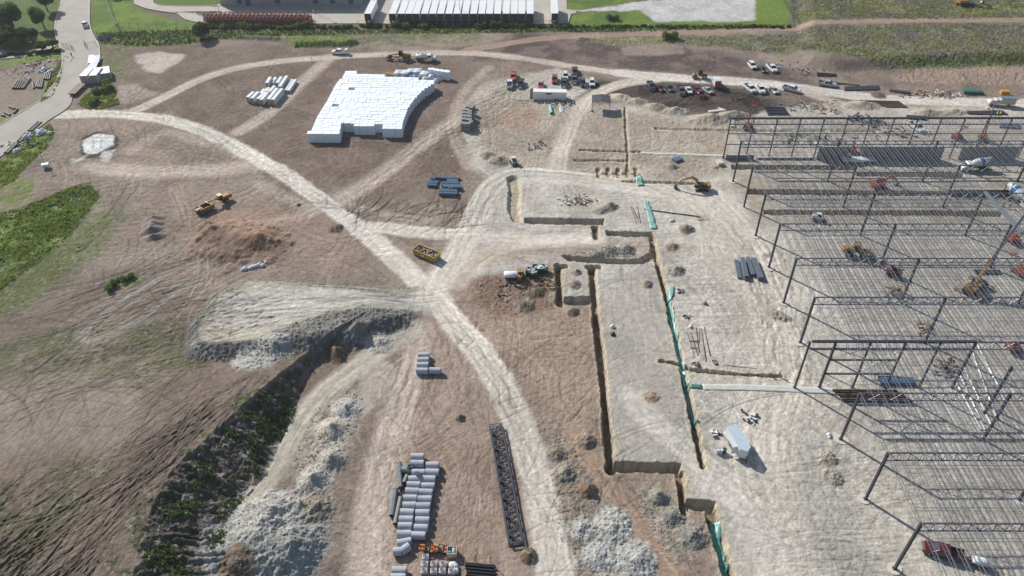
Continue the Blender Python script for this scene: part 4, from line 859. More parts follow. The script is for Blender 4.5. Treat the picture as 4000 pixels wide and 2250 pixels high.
def scraper():
    r=empty('scraper'); tag(r,'yellow wheel tractor scraper parked on the brown ground by the loam heap','scraper')
    MB().prof([(2.2,1.2),(5.4,1.0),(5.6,1.9),(4.8,2.3),(2.3,2.4)],-.85,.85).build('engine_hood',MY,r,bev=.06)
    MB().prof([(1.0,1.4),(2.4,1.4),(2.5,2.4),(2.2,3.2),(1.1,3.2)],-.6,.7).build('cab',GLS,r); MB().bx(.9,2.4,-.85,.95,3.2,3.34).build('cab_roof',mat('yellow_top',C(222,208,140),.6),r)
    MB().bar((1.4,0,1.6),(-.2,0,2.6),.5,.5).bar((-.2,0,2.6),(-1.6,-1.4,1.8),.4).bar((-.2,0,2.6),(-1.6,1.4,1.8),.4).bx(-6.4,-1.6,1.25,1.55,.6,2.1).bx(-6.4,-1.6,-1.55,-1.25,.6,2.1).bx(-5.6,-5.3,-1.5,1.5,.6,2.2).bx(-7.4,-5.6,-.6,.6,.9,2.0).build('bowl',MY,r,bev=.04)
    MB().bx(-5.3,-1.7,-1.25,1.25,.6,1.0).build('bowl_floor',mat('bowl_soil',C(88,76,66),.95,0,.2,2),r)
    s=MB(); s.bar((-1.7,-.8,1.2),(-3.2,-.8,3.0),.25,.12).bar((-1.7,.8,1.2),(-3.2,.8,3.0),.25,.12)
    for i in range(8): t=i/7; s.bar((-1.7-1.5*t,-.9,1.2+1.8*t),(-1.7-1.5*t,.9,1.2+1.8*t),.16,.06)
    s.build('elevator',mat('worn_steel',C(176,176,170),.5,.5),r)
    for x,y in ((3.0,1),(3.0,-1),(-6.2,1),(-6.2,-1)): wheel(r,x,y*1.35,.9,.7)
    return r
q_=scraper(); q_.scale=(.8,.8,.8); place(q_,*T(0,1,2185,625),51)
def skid(label,paint,deg,xy,cat='skid steer',tr=False,name='skid_steer'):
    r=empty(name); tag(r,label,cat); m=pt(paint)
    MB().prof([(-1.6,.4),(.7,.4),(.7,.8),(-.4,1.1),(-.5,1.5),(-1.6,1.5)],-.5,.5).build('body',m,r,bev=.05); MB().prof([(-.5,.9),(.6,.9),(.45,2.0),(-.6,2.05)],-.42,.42).build('cab',GLS,r); MB().bx(-.65,.5,-.5,.5,2.02,2.1).build('cab_roof',m,r)
    for y in (-1,1): MB().bar((-1.4,y*.68,1.65),(.9,y*.68,1.1),.16,.22).bar((.9,y*.68,1.15),(1.3,y*.68,.45),.14,.2).build('lift_arm',m,r)
    MB().prof([(1.25,.05),(2.0,.05),(2.0,.12),(1.45,.2),(1.35,.7),(1.22,.7)],-.95,.95).build('bucket',mat('bucket_steel',C(110,112,116),.5,.6),r)
    if tr: tracks(r,2.4,.35,.75)
    else:
        for x in (.45,-.85):
            for y in (-1,1): wheel(r,x,y*.78,.42,.3)
    return place(r,xy[0],xy[1],deg)
def compactor(label,xy,deg):
    r=empty('road_roller'); tag(r,label,'roller'); m=pt('yellow')
    s=MB().cyl((1.6,-1.0,.75),(1.6,1.0,.75),.75,22); s.build('drum',mat('bucket_steel',C(110,112,116),.5,.6),r); MB().bx(.7,2.5,-1.2,-1.05,.5,1.0).bx(.7,2.5,1.05,1.2,.5,1.0).bx(.6,.8,-1.2,1.2,.5,1.1).build('drum_frame',m,r)
    MB().prof([(-2.6,.8),(.2,.8),(.2,1.3),(-.9,1.7),(-2.6,1.6)],-.8,.8).build('engine_hood',m,r,bev=.06); MB().prof([(-.9,1.3),(.4,1.3),(.35,2.75),(-.85,2.8)],-.65,.65).build('cab',GLS,r); MB().bx(-1.05,.5,-.8,.8,2.78,2.9).build('cab_roof',BK,r)
    for y in (-1,1): wheel(r,-1.6,y*.95,.75,.5)
    place(r,*xy,deg)
compactor('small yellow and black roller driving on the haul road above the mud lot',T(2,0,1880,785),175)
skid('white and black skid steer standing near the limestone junction','white',-70,T(2,1,18,205)); skid('yellow skid steer parked beside the white water trailer','yellow',90,T(2,1,75,1350))
skid('white compact loader working under the frame beside the brown spoil','white',-20,T(3,1,500,775))
# yellow front wheel loader
def loader(label,xy,deg,paint='yellow',s_=1):
    r=empty('wheel_loader'); tag(r,label,'loader'); m=pt(paint)
    MB().prof([(-3.4,1.0),(-.6,1.0),(-.6,2.2),(-1.4,2.3),(-3.3,2.0)],-.8,.8).build('engine_hood',m,r,bev=.08); MB().prof([(-.9,1.3),(.5,1.3),(.45,2.4),(.25,3.3),(-.85,3.3)],-.7,.7).build('cab',GLS,r); MB().bx(-1,.4,-.85,.85,3.28,3.4).build('cab_roof',m,r)
    for y in (-1,1): MB().bar((.7,y*.5,1.9),(2.6,y*.5,1.2),.2,.35).bar((2.6,y*.5,1.3),(3.3,y*.5,.6),.2,.3).build('lift_arm',m,r)
    MB().bx(.3,1.4,-.5,.5,.8,1.9).build('front_frame',m,r); MB().prof([(3.2,.1),(4.3,.1),(4.35,.2),(3.6,.3),(3.3,1.2),(3.1,1.2)],-1.4,1.4).build('bucket',mat('bucket_steel',C(110,112,116),.5,.6),r)
    for x in (1.3,-1.9):
        for y in (-1,1): wheel(r,x,y*1.05,.8,.55)
    r.scale=(s_,)*3; place(r,*xy,deg)
loader('brown and yellow wheel loader with lowered bucket under the middle bays',T(3,1,880,1125),-8,'yellow',1.0)
# telescopic crane
def crane():
    r=empty('mobile_crane'); tag(r,'mobile crane with long raised boom under the middle bays of the frame','crane'); m=pt('yellow')
    MB().bx(-3.4,3.4,-1.1,1.1,.8,1.3).build('carrier',BK,r); MB().bx(-2.6,.6,-1.1,-.1,1.4,2.3).bx(-3.4,-2.2,-1.2,1.2,1.4,2.5).build('body',m,r,bev=.08); MB().prof([(-.6,1.4),(.9,1.4),(.8,2.6),(-.5,2.8)],.25,1.1).build('cab',GLS,r)
    a=R(48); d=Vector((math.cos(a),0,math.sin(a))); p=Vector((-2.6,0,2.2)); 
    MB().bar(p,p+d*7,.62,.7).build('boom',m,r); MB().bar(p+d*6.6,p+d*12,.48,.55).build('boom_section',MSD,r); MB().bar(p+d*11.6,p+d*19,.36,.42).build('boom_section',MSD,r)
    MB().cyl((0,0,1.9),p+d*4.4,.16,8).build('hydraulic_ram',CHR,r); MB().cyl(p+d*19,p+d*19-Vector((0,0,6)),.03,4).bx(0,.01,0,.01,1,1.01).build('hoist_cable',BK,r)
    for x in (2.4,-2.4):
        for y in (-1,1): wheel(r,x,y*1.25,.75,.5)
    for x in (3.2,-3.2): MB().bx(x-.15,x+.15,-2.6,2.6,.6,.8).bx(x-.3,x+.3,-2.8,-2.5,0,.6).bx(x-.3,x+.3,2.5,2.8,0,.6).build('outrigger',m,r)
    return r
place(crane(),*Z_(3560,850,4.141,1010,1170),38)
def mixer(label,xy,deg,s_=1):
    r=empty('concrete_mixer_truck'); tag(r,label,'mixer truck'); truck_cab(r,2.9,MWH,2.7); MB().bx(-4.6,3,-.45,.45,.75,1.05).build('frame',BK,r)
    ax=Vector((math.cos(.22),0,-math.sin(.22))); o=Vector((-3.9,0,3.1)); pr=[(0,.55),(.8,.9),(2.4,1.25),(4.2,1.25),(5.6,.8),(5.9,.4)]; u=Vector((0,1,0)); v_=ax.cross(u)
    rings=[[tuple(o+ax*t+(u*math.cos(i*math.pi/9)+v_*math.sin(i*math.pi/9))*q) for i in range(18)] for t,q in pr]
    MB().loft(rings).build('drum',MWH,r,True)
    rb=[[tuple(o+ax*t+(u*math.cos(i*math.pi/9)+v_*math.sin(i*math.pi/9))*(q+.02)) for i in range(18)] for t,q in ((2.0,1.18),(2.6,1.255),(3.0,1.255))]; MB().loft(rb,False).build('drum_stripe',mat('blue_stripe',C(40,110,180),.5),r,True)
    MB().prof([(-4.6,2.6),(-3.8,2.9),(-3.8,3.9),(-4.3,3.9)],-.5,.5).bar((-4.5,0,2.4),(-5.6,.3,1.3),.35,.12).build('chute',mat('worn_steel',C(176,176,170),.5,.5),r); MB().bar((-3.6,-.8,1),(-3.6,-.8,2.9),.15).bar((-3.6,.8,1),(-3.6,.8,2.9),.15).build('drum_support',BK,r)
    for x in (3.9,-1.6,-2.7,-3.7):
        for y in (-1,1): wheel(r,x,y*.98,.52,.3 if x>0 else .5)
    r.scale=(s_,)*3; place(r,*xy,deg)
mixer('white ready mix truck with blue striped drum at the right picture edge under the frame',T(3,1,2500,600),-72,1.1)
mixer('white ready mix truck facing left beside the low dock wall',T(3,1,2070,262),-172,.9)
def boxtruck():
    r=empty('box_truck'); tag(r,'white cab truck with cream box body and grey roof driving left on haul road','box truck'); truck_cab(r,1.5,MWH,2.2); MB().bx(-4,1.6,-.45,.45,.5,.8).build('frame',BK,r)
    MB().bx(-4.2,.15,-1.1,1.1,.8,2.5).build('box_body',pt('tan'),r,bev=.04); MB().bx(-4.7,.35,-1.25,1.25,2.62,2.75).build('roof_rack',MSL,r)
    for x in (2.5,-2.7):
        for y in (-1,1): wheel(r,x,y*.95,.45,.3)
    return r
place(boxtruck(),*c4_(2290,318),174)
def utilbox():
    r=empty('utility_truck'); tag(r,'tall white and green utility truck with orange rear door beside the silver sedan','utility truck'); 
    MB().bx(-2.6,1.0,-1.05,1.05,.7,2.9).build('box_body',MWH,r,bev=.05); MB().bx(-2.62,1.0,-1.08,-1.04,.9,2.3).build('side_panel',pt('dgreen'),r); MB().bx(-2.0,-1.9,-1,1,2.9,2.95).build('roof_strip',BK,r); MB().bx(-2.66,-2.6,-.95,.95,.75,2.7).build('rear_door',pt('orange'),r)
    truck_cab(r,1.4,MWH,2.2)
    for x in (2.3,-1.7):
        for y in (-1,1): wheel(r,x,y*.95,.45,.3)
    return r
place(utilbox(),*c3_(1215,445),(-45,-110))
# aerial boom lifts and scissor lifts
def boomlift(label,xy,deg,L=6,up=.6,paint='lift'):
    r=empty('boom_lift'); tag(r,label,'boom lift'); m=pt(paint)
    MB().bx(-1.3,1.3,-.9,.9,.45,.85).build('chassis',m,r,bev=.04); MB().bx(-1.9,.6,-.85,.85,.95,1.8).build('turret',m,r,bev=.08)
    d=Vector((math.cos(up),0,math.sin(up))); p=Vector((-1.2,0,1.9)); MB().bar(p,p+d*L,.38,.42).build('boom',m,r); MB().bar(p+d*L*.9,p+d*L*1.6,.24,.26).build('boom_section',MSL,r)
    q=p+d*L*1.6; s=MB()
    for z in (0,.55,1.1):
        for a,b in (((0,-.8),(0,.8)),((.9,-.8),(.9,.8)),((0,-.8),(.9,-.8)),((0,.8),(.9,.8))): s.bar(q+Vector((a[0],a[1],z)),q+Vector((b[0],b[1],z)),.06)
    s.bx(q.x,q.x+.9,q.y-.8,q.y+.8,q.z-.05,q.z); s.build('basket',m,r)
    for x in (.95,-.95):
        for y in (-1,1): wheel(r,x,y*.95,.45,.35)
    return place(r,*xy,deg)
boomlift('red boom lift on pads inside the far left corner bay',Z_(2480,220,3.845,1690,1080),60,3.5,.9,'red')
boomlift('orange boom lift with its boom up among the far columns',c4_(2105,700),65,6,1.0); boomlift('orange red boom lift beside the right picture edge in the middle bays',Z_(3560,850,4.141,1725,900),110,2.5,.35)
boomlift('dark machine with orange cover under the wide girder',Z_(3560,850,4.141,1640,390),20,4,.2,'orange'); boomlift('red boom lift lying low under the third bay at right edge',T(3,2,2470,640),5,4,.05)
boomlift('small red lift among the white rubbish near the far row',c4_(650,845),70,2,.5,'red'); boomlift('red and white lift between two middle columns',T(3,1,1245,1325),150,2,.2,'maroon')
boomlift('orange lift with folded boom beside a far column',c4_(1825,690),30,2,.4)
# flatbed with white deck in the frame
def flatbed(label,xy,deg,L,w_=2.5,m=None,cab=False,nm='flatbed_trailer'):
    r=empty(nm); tag(r,label,'trailer'); m=m or MWH
    MB().bx(-L/2,L/2,-w_/2,w_/2,.95,1.12).build('deck',m,r,bev=.02); MB().bx(-L/2+.2,L/2-.2,-.5,-.3,.6,.95).bx(-L/2+.2,L/2-.2,.3,.5,.6,.95).build('frame',BK,r)
    for x in (-L/2+1.2,-L/2+2.3):
        for y in (-1,1): wheel(r,x,y*(w_/2-.2),.45,.35)
    return place(r,*xy,deg)
flatbed('white deck trailer parked under the frame before the low kerb wall',T(3,1,900,190),1,9.5)
skid('white machine hitched beside the white deck trailer under the frame','white',-5,T(3,1,800,180))
# ================================================================== YARD: pipes, stacks, containers
MCP=mat('concrete_pipe',C(184,188,196),.85,0,.07,1.2,.1,(*C(150,152,158),.5)); MGV=mat('galvanised_steel',C(150,160,166),.45,.6,.1,4,0,None,0,('X',6,.5)); MPB=mat('black_pipe',(.012,.012,.014),.55,0,.1,3)
def z0(x,y): return gz(x,y)
pm=MB().tube((-1.2,0,0),(1.15,0,0),.68,.12,20).tube((1.12,0,0),(1.27,0,0),.62,.07,20).mesh('concrete_pipe'); pm.materials.append(MCP)
[setattr(p,'use_smooth',False) for p in pm.polygons]
GP='concrete drain pipes laid in two columns'; GQ='concrete drain pipes in the upper group'
def cpipe(x,y,a,lb,g,r=.68):
    p=at(x,y,.68); o=bpy.data.objects.new('concrete_pipe',pm); COL.objects.link(o); o.location=(p.x,p.y,z0(p.x,p.y)+.67); o.rotation_euler=(random.random()*6,0,R(a)); o.rotation_mode='XYZ'; o.scale=(.93,.96,.96); tag(o,lb,'concrete pipe',g); return o
ordn=['topmost','second','third','fourth','fifth','sixth','seventh','eighth','ninth','tenth','eleventh','twelfth']
Lc=[(1603,268),(1600,335),(1612,425),(1580,490),(1565,547),(1550,610),(1532,680),(1523,748),(1500,818),(1490,888),(1480,953),(1470,1030)]
Rc=[(1752,350),(1750,422),(1715,490),(1707,560),(1687,622),(1675,688),(1662,757),(1652,823),(1650,893),(1637,967),(1612,1045)]
for i,q in enumerate(Lc): cpipe(*T(1,3,*q),random.uniform(-3,2),f'grey concrete pipe, {ordn[i]} from the far end in the left column of the yard',GP)
for i,q in enumerate(Rc): cpipe(*T(1,3,*q),random.uniform(-3,1),f'grey concrete pipe, {ordn[i]} from the far end in the right column of the yard',GP)
cpipe(*T(1,3,1470,1110),12,'tilted grey concrete pipe just above the bent elbow pipe',GP)
cpipe(*T(1,3,1420,1393),-1,'grey concrete pipe below the bent elbow pipe',GP); cpipe(*T(1,3,1410,1462),-1,'concrete pipe cut off by the bottom picture edge',GP)
for i,(q,a) in enumerate((((1685,692),4),((1682,740),2),((1677,790),1),((1672,848),-2))): cpipe(*T(1,2,*q),a,f'grey concrete pipe, {ordn[i]} of the four stacked side by side',GQ)
cpipe(*T(1,2,1802,845),-2,'grey concrete pipe lying alone right of the four',GQ)
p=at(*T(1,3,1450,1200),.6); s=MB(); s.tube((-1.35,-.1,0),(0,0,0),.68,.12,20).tube((-.15,-.12,0),(1.05,.85,0),.7,.12,20); o=s.build('pipe_elbow',MCP); o.location=(p.x,p.y,z0(p.x,p.y)+.69); tag(o,'bent concrete pipe elbow at the lower end of the pipe yard','pipe elbow')
p=at(*T(1,3,1600,432),1.4); s=MB().tube((-.3,0,0),(.3,.1,0),.45,.1,18); o=s.build('pipe_ring',MCP); o.location=(p.x,p.y,z0(p.x,p.y)+1.75); tag(o,'short concrete ring resting on a pipe in the third row','pipe ring')
def longpipe(name,a,b,r,m,lb,cat,g=None,t=.04,dz=0,n=14):
    p=at(*a,r+dz);q=at(*b,r+dz); c=(p+q)/2; L=(q-p).length/2; s=MB().tube((-L,0,0),(L,0,0),r,t,n)
    if m is MGV:
        for i in range(int(L*2/2)): s.tube((-L+i*2,0,0),(-L+i*2+.08,0,0),r+.03,.03,n)
    o=s.build(name,m); o.location=(c.x,c.y,z0(c.x,c.y)+r+dz); o.rotation_euler[2]=math.atan2(q.y-p.y,q.x-p.x); return tag(o,lb,cat,g)
GC='ribbed metal culvert pipes'
longpipe('culvert_pipe',T(1,3,1422,330),T(1,3,1434,575),.46,MGV,'long ribbed metal culvert at the upper left of the concrete pipes','culvert',GC)
longpipe('culvert_pipe',T(1,3,1388,590),T(1,3,1346,850),.46,MGV,'long bright ribbed metal culvert at the left edge of the pipe yard','culvert',GC)
longpipe('culvert_pipe',T(1,3,1438,665),T(1,3,1382,930),.42,mat('dull_steel',C(140,142,138),.7,.3,.15,3),'long dull ribbed culvert between bright culvert and concrete pipes','culvert',GC)
longpipe('culvert_pipe',T(1,3,1502,450),T(1,3,1472,525),.40,mat('dull_steel',C(140,142,138),.7,.3,.15,3),'short ribbed culvert stub beside the junction fitting','culvert',GC)
p=at(*T(1,3,1500,398),.6); s=MB().tube((-1.0,.1,0),(.9,-.2,0),.6,.05,16).tube((.1,0,.2),(.5,.2,.95),.35,.05,12); o=s.build('pipe_fitting',MGV); o.location=(p.x,p.y,z0(p.x,p.y)+.6); tag(o,'metal culvert junction with a branch stub beside the pipes','pipe fitting')
# black pipes bottom
c6=lambda x,y:Z_(1520,2060,5.152,x,y)
for i in range(9):
    y=712+i*34; x0=1545+random.uniform(-30,25)
    longpipe('black_pipe',c6(x0,y),c6(x0+600,y+55),.15,MPB,f'black steel pipe, {ordn[i]} from the far side of the stack by the posts','steel pipe','black pipes stacked at the bottom',.02,.18*(i%2))
for (x,y,x2,y2,lb) in ((1772,540,1752,705,'dark left stake post behind the black pipes'),(2050,520,2050,735,'rusty right stake post behind the black pipes')):
    p=gp(*c6(x2,y2)); o=MB().cyl((0,0,0),(-.05,.15,1.9),.06,6).bx(-.12,.06,.1,.2,1.8,1.9).build('stake_post',mat('rust_steel',C(120,84,66),.8,.3,.2,4)); o.location=p; tag(o,lb,'post','stake posts behind the black pipes')
# wrapped pallets, hydrants, bag bin
MWR=mat('shrink_wrap',C(196,196,200),.35,0,.1,4); MPK=mat('grey_pack',C(150,146,148),.7,0,.2,6); MPR=mat('maroon_pack',C(120,70,72),.7,0,.2,6); MWD=mat('raw_wood',C(190,160,120),.85,0,.15,3)
def pallet():
    r=empty('wrapped_pallet'); s=MB(); [s.bx(-.65,.65,-.62+i*.22,-.50+i*.22,.11,.14) for i in range(6)]; [s.bx(-.62+i*.55,-.48+i*.55,-.6,.6,0,.11) for i in range(3)]; s.build('pallet',MWD,r)
    MB().bx(-.6,.6,-.55,.55,.14,.95).build('load',MWR,r,bev=.04)
    s=MB()
    for k,rr in enumerate((.5,.36,.22)): s.tube((0,0,.95),(0,0,1.0+.01*k),rr,.05,12)
    s.build('coil',MPK,r); MB().cyl((0,0,.93),(0,0,.97),.12,8).bx(.25,.45,-.45,-.3,.94,1.0).bx(-.45,-.28,.3,.42,.94,1.0).build('fitting',MPR,r); return r
pr=pallet(); labs=['alone above the others below the orange hydrants','first from the left in the middle row','second from the left in the middle row','third from the left in the middle row','first from the left in the lowest row','second from the left in the lowest row','third from the left in the lowest row','fourth from the left in the lowest row']
for i,(x,y) in enumerate(((738,632),(725,775),(908,775),(1093,775),(710,912),(902,915),(1075,912),(1264,922))):
    o=pr if i==0 else copy_tree(pr); p=gp(*c6(x,y)); o.location=p; o.rotation_euler[2]=R(random.uniform(-4,4)); o.scale=(.84,.8,.75); tag(o,'shrink wrapped square pallet '+labs[i],'pallet','wrapped pallets at the bottom of the yard')
MYH=mat('hydrant_yellow',C(226,150,50),.45,0,.1,3); MRH=mat('hydrant_red',C(140,40,32),.45,0,.1,3)
for x,y,lb in ((772,470,'left rack of orange and red fire hydrants lying on a black frame'),(1048,480,'right rack of orange and red fire hydrants beside the bag bin')):
    r=empty('hydrant_rack'); tag(r,lb,'hydrant rack','racks of hydrants'); s=MB(); [s.bx(-.4+i*.75,-.3+i*.75,-.6,.6,0,1.0) for i in range(2)]; s.bx(-.4,.45,-.6,-.5,.9,1.0).bx(-.4,.45,.5,.6,.9,1.0).bx(-.4,.45,-.05,.05,.9,1).build('rack',BK,r)
    for k in range(4):
        for sgn in (-1,1):
            yq=-.5+k*.32; m=MYH if (k+(sgn>0))%2 else MRH; s=MB().cyl((sgn*.35,yq,.75),(sgn*1.0,yq,.75),.14,10).cyl((sgn*1.0,yq,.75),(sgn*1.12,yq,.75),.2,10).cyl((sgn*1.12,yq,.75),(sgn*1.22,yq,.75),.06,6).cyl((sgn*.7,yq-.2,.75),(sgn*.7,yq+.2,.75),.09,8); s.build('hydrant',m,r)
    p=gp(*c6(x,y)); r.location=p; r.rotation_euler[2]=R(-3)
MBG=mat('white_bag',C(226,230,234),.6,0,.08,3,.4); MBG2=mat('teal_bag',C(120,190,196),.5,0,.1,3)
def blob(r,h,seed,n=10,m=5):
    rd=random.Random(seed); rings=[]
    for j in range(m+1):
        t=j/m; z=h*t; rr=r*math.sqrt(max(.02,1-(t*.98)**2.2))
        rings.append([(rr*math.cos(2*math.pi*i/n)*(1+rd.uniform(-.22,.2)),rr*math.sin(2*math.pi*i/n)*(1+rd.uniform(-.22,.2)),z+rd.uniform(-.08,.08)*h) for i in range(n)])
    return rings
def bags(name,lb,cat,xy,n,sp,r=.45,m=MBG,g=None,el=1,ang=0,zz=0,m2=None):
    e=empty(name); tag(e,lb,cat,g); e.location=gp(*xy,zz); ca,sa=math.cos(ang),math.sin(ang)
    for k in range(n):
        x=random.gauss(0,sp*el); y=random.gauss(0,sp); q=random.uniform(.7,1.3)*r; o=MB().loft(blob(q,q*1.3,random.random()*999)).build('bag',m2 if (m2 and k%3==2) else m,e,True); o.location=(x*ca-y*sa,x*sa+y*ca,-.05); o.rotation_euler[2]=random.random()*6
    return e
r=empty('bag_bin'); tag(r,'cardboard bin full of white and teal bags beside the hydrants','bin'); MB().bx(-.75,.75,-.7,-.6,0,1.3).bx(-.75,.75,.6,.7,0,1.3).bx(-.75,-.65,-.6,.6,0,1.3).bx(.65,.75,-.6,.6,0,1.3).bx(-.65,.65,-.6,.6,.05,1.0).build('bin',mat('cardboard',C(206,190,160),.85,0,.1,2),r)
for k in range(7): o=MB().loft(blob(.28,.45,k)).build('bag',(MBG,MBG2,BK)[k%3],r,True); o.location=(random.uniform(-.4,.4),random.uniform(-.35,.35),.95)
r.location=gp(*c6(1270,545))
bags('plastic_bag_pile','crumpled white plastic heaped on the right pallet of the middle row','plastic pile',c6(1290,790),5,.35,.5)
bags('rubbish_sack','dark bag and red scrap beside the lowest pallets','sack',c6(1440,945),2,.25,.35,BK)
# long truss on the ground
gt=empty('girder_truss'); tag(gt,'long dark steel girder truss lying on the tan ground beside the haul road','steel truss'); a=at(1247,1074); b=at(1298,1372); L=(b-a).length; c=(a+b)/2; gt.location=(c.x,c.y,z0(c.x,c.y)+.1); gt.rotation_euler[2]=math.atan2(b.y-a.y,b.x-a.x)
for z in (.15,.75):
    s=MB(); s.bar((-L/2,-1.1,z),(L/2,-1.1,z),.24,.2); s.build('chord',MSD,gt); MB().bar((-L/2,1.1,z),(L/2,1.1,z),.24,.2).build('chord',MSD,gt); s=MB(); n=14; st=L/n
    for i in range(n):
        x=-L/2+i*st; s.bar((x,-1.1 if i%2 else 1.1,z),(x+st,1.1 if i%2 else -1.1,z),.13); s.bar((x,-1.1,z),(x,1.1,z),.09); s.bar((x,-1.1,z),(x+st*.7,1.1,z+.05),.06)
    s.bar((L/2,-1.1,z),(L/2,1.1,z),.2); s.build('web',MSD,gt)
# yellow roll off container with rubbish
def rolloff():
    r=empty('roll_off_container'); tag(r,'open yellow roll off container full of rubbish beside the haul road junction','rubbish container'); m=mat('container_yellow',C(196,164,70),.6,0,.12,2,.1,(*C(130,96,50),.5)); L,w_,h=6.3,2.4,1.6
    s=MB().bx(-L/2,L/2,-w_/2,-w_/2+.08,.2,h).bx(-L/2,L/2,w_/2-.08,w_/2,.2,h).bx(-L/2,-L/2+.08,-w_/2+.08,w_/2-.08,.2,h).bx(L/2-.08,L/2,-w_/2+.08,w_/2-.08,.2,h).bx(-L/2+.08,L/2-.08,-w_/2+.08,w_/2-.08,.2,.3)
    for i in range(11):
        x=-L/2+.3+i*(L-.6)/10; s.bx(x-.06,x+.06,-w_/2-.1,-w_/2,.2,h-.1).bx(x-.06,x+.06,w_/2,w_/2+.1,.2,h-.1)
    s.bar((-L/2,-w_/2,h),(L/2,-w_/2,h),.16).bar((-L/2,w_/2,h),(L/2,w_/2,h),.16).bar((-L/2,-w_/2,h),(-L/2,w_/2,h),.16).bar((L/2,-w_/2,h),(L/2,w_/2,h),.16); s.build('body',m,r); MB().bx(-L/2,L/2,-.6,-.4,0,.2).bx(-L/2,L/2,.4,.6,0,.2).build('skid',BK,r)
    MB().bx(-.7,.1,-w_/2-.13,-w_/2-.1,.7,1.15).build('sign_plate',MBG,r)
    ms=[MWD,MBG,MPK,BK,mat('dark_wood',C(110,84,62),.9)]; ss_=[MB() for _ in ms]
    for k in range(130): ss_[k%5].box((random.uniform(-L/2+.4,L/2-.4),random.uniform(-.9,.9),random.uniform(.9,1.45)),(random.uniform(.2,.9),random.uniform(.1,.4),random.uniform(.08,.3)),random.random()*6,(1,1),random.uniform(-.4,.4))
    for s,m_ in zip(ss_,ms): s.build('rubbish',m_,r)
    MB().bx(-L/2+.1,L/2-.1,-w_/2+.1,w_/2-.1,.3,1.0).build('rubbish',MPK,r); return r
place(rolloff(),*T(1,1,1722,1140),-33)
# bundles of blue grey steel decking
def bundle(name,L,w_,h,m,ribs=0,tiers=1,bands=3,m2=None,rim=None):
    s=MB(); th=h/tiers
    for t in range(tiers):
        off=random.uniform(-.3,.3) if tiers>1 else 0
        if ribs:
            for i in range(ribs): y=-w_/2+(i+.5)*w_/ribs; s.bx(-L/2+off,L/2+off,y-w_/ribs*.32,y+w_/ribs*.32,.12+t*th,.12+(t+1)*th-.03)
            s.bx(-L/2+off,L/2+off,-w_/2,w_/2,.12+t*th,.12+(t+1)*th-.09)
        else: s.bx(-L/2+off,L/2+off,-w_/2,w_/2,.12+t*th,.12+(t+1)*th-.04)
    return s
MBD=mat('blue_decking',C(96,124,150),.5,.35,.12,3); MGD=mat('grey_decking',C(128,140,154),.5,.35,.06,1.5)
def put_bundle(name,p,q,w_,h,m,lb,cat,g=None,ribs=0,tiers=1,zt=None):
    a=at(*p,0);b=at(*q,0); L=(b-a).length; c=(a+b)/2; r=empty(name); tag(r,lb,cat,g); bundle(name,L,w_,h,m,ribs,tiers).build('sheets',m,r); s=MB(); [s.bx(-L/2+.5+i*(L-1)/3-.05,-L/2+.5+i*(L-1)/3+.05,-w_/2-.05,w_/2+.05,0,.12) for i in range(4)]; s.build('bearer',MWD,r)
    r.location=(c.x,c.y,z0(c.x,c.y)); r.rotation_euler[2]=math.atan2(b.y-a.y,b.x-a.x); return r
c7=lambda x,y:Z_(1620,640,5.46,x,y); GB='bundles of blue steel decking on brown ground'
BD=[((270,480),460,.7),((280,495),405,.6),((300,505),365,.5),((335,545),300,.8),((560,970),305,.6),((690,920),345,.5),((690,930),380,.5),((575,940),415,.6),((575,975),470,.7),((600,1000),520,.9),((560,890),565,.6),((525,915),605,.8),((525,910),660,.9)]
LB=['nearest in the left column','second from the front in the left column','third in the left column, topped with loose sheets','farthest in the left column with a pale frame on top','farthest in the right column','short one second from the back on the right','short one third from the back on the right','fourth from the back on the right','fifth from the back on the right','the one with a square pale frame on top','third from the front on the right','second from the front on the right','nearest in the right column']
for ((x0,x1),y,h),lb in zip(BD,LB): put_bundle('decking_bundle',c7(x0,y+22),c7(x1,y+34),.85,h,MBD,'blue grey decking bundle, '+lb,'decking bundle',GB,5)
for (x,y,lb) in ((380,300,'pale wooden frame on the far left blue bundle'),(765,500,'square pale frame lying on a blue bundle')):
    p=at(*c7(x,y),1); o=MB().bx(-.5,.5,-.4,-.3,0,.1).bx(-.5,.5,.3,.4,0,.1).bx(-.5,-.4,-.3,.3,0,.1).bx(.4,.5,-.3,.3,0,.1).build('wooden_frame',MWD); o.location=(p.x,p.y,z0(p.x,p.y)+1.0); tag(o,lb,'frame','pale frames on decking')
c8=lambda x,y:Z_(2830,980,6.3,x,y); GS='grey deck bundles beside the steel frame'
put_bundle('deck_bundle',c8(285,245),c8(370,690),.95,.35,MGD,'long grey deck bundle, leftmost and lowest of the four','deck bundle',GS,6); put_bundle('deck_bundle',c8(425,250),c8(530,715),1.0,1.0,MGD,'long grey deck bundle, second from left, two tiers high','deck bundle',GS,6,2)
put_bundle('deck_bundle',c8(560,215),c8(700,640),.95,.7,MGD,'long grey deck bundle, third from left with an offset lower tier','deck bundle',GS,6,2); put_bundle('deck_bundle',c8(700,240),c8(885,725),1.25,.9,MGD,'widest long grey deck bundle, rightmost of the four','deck bundle',GS,8)
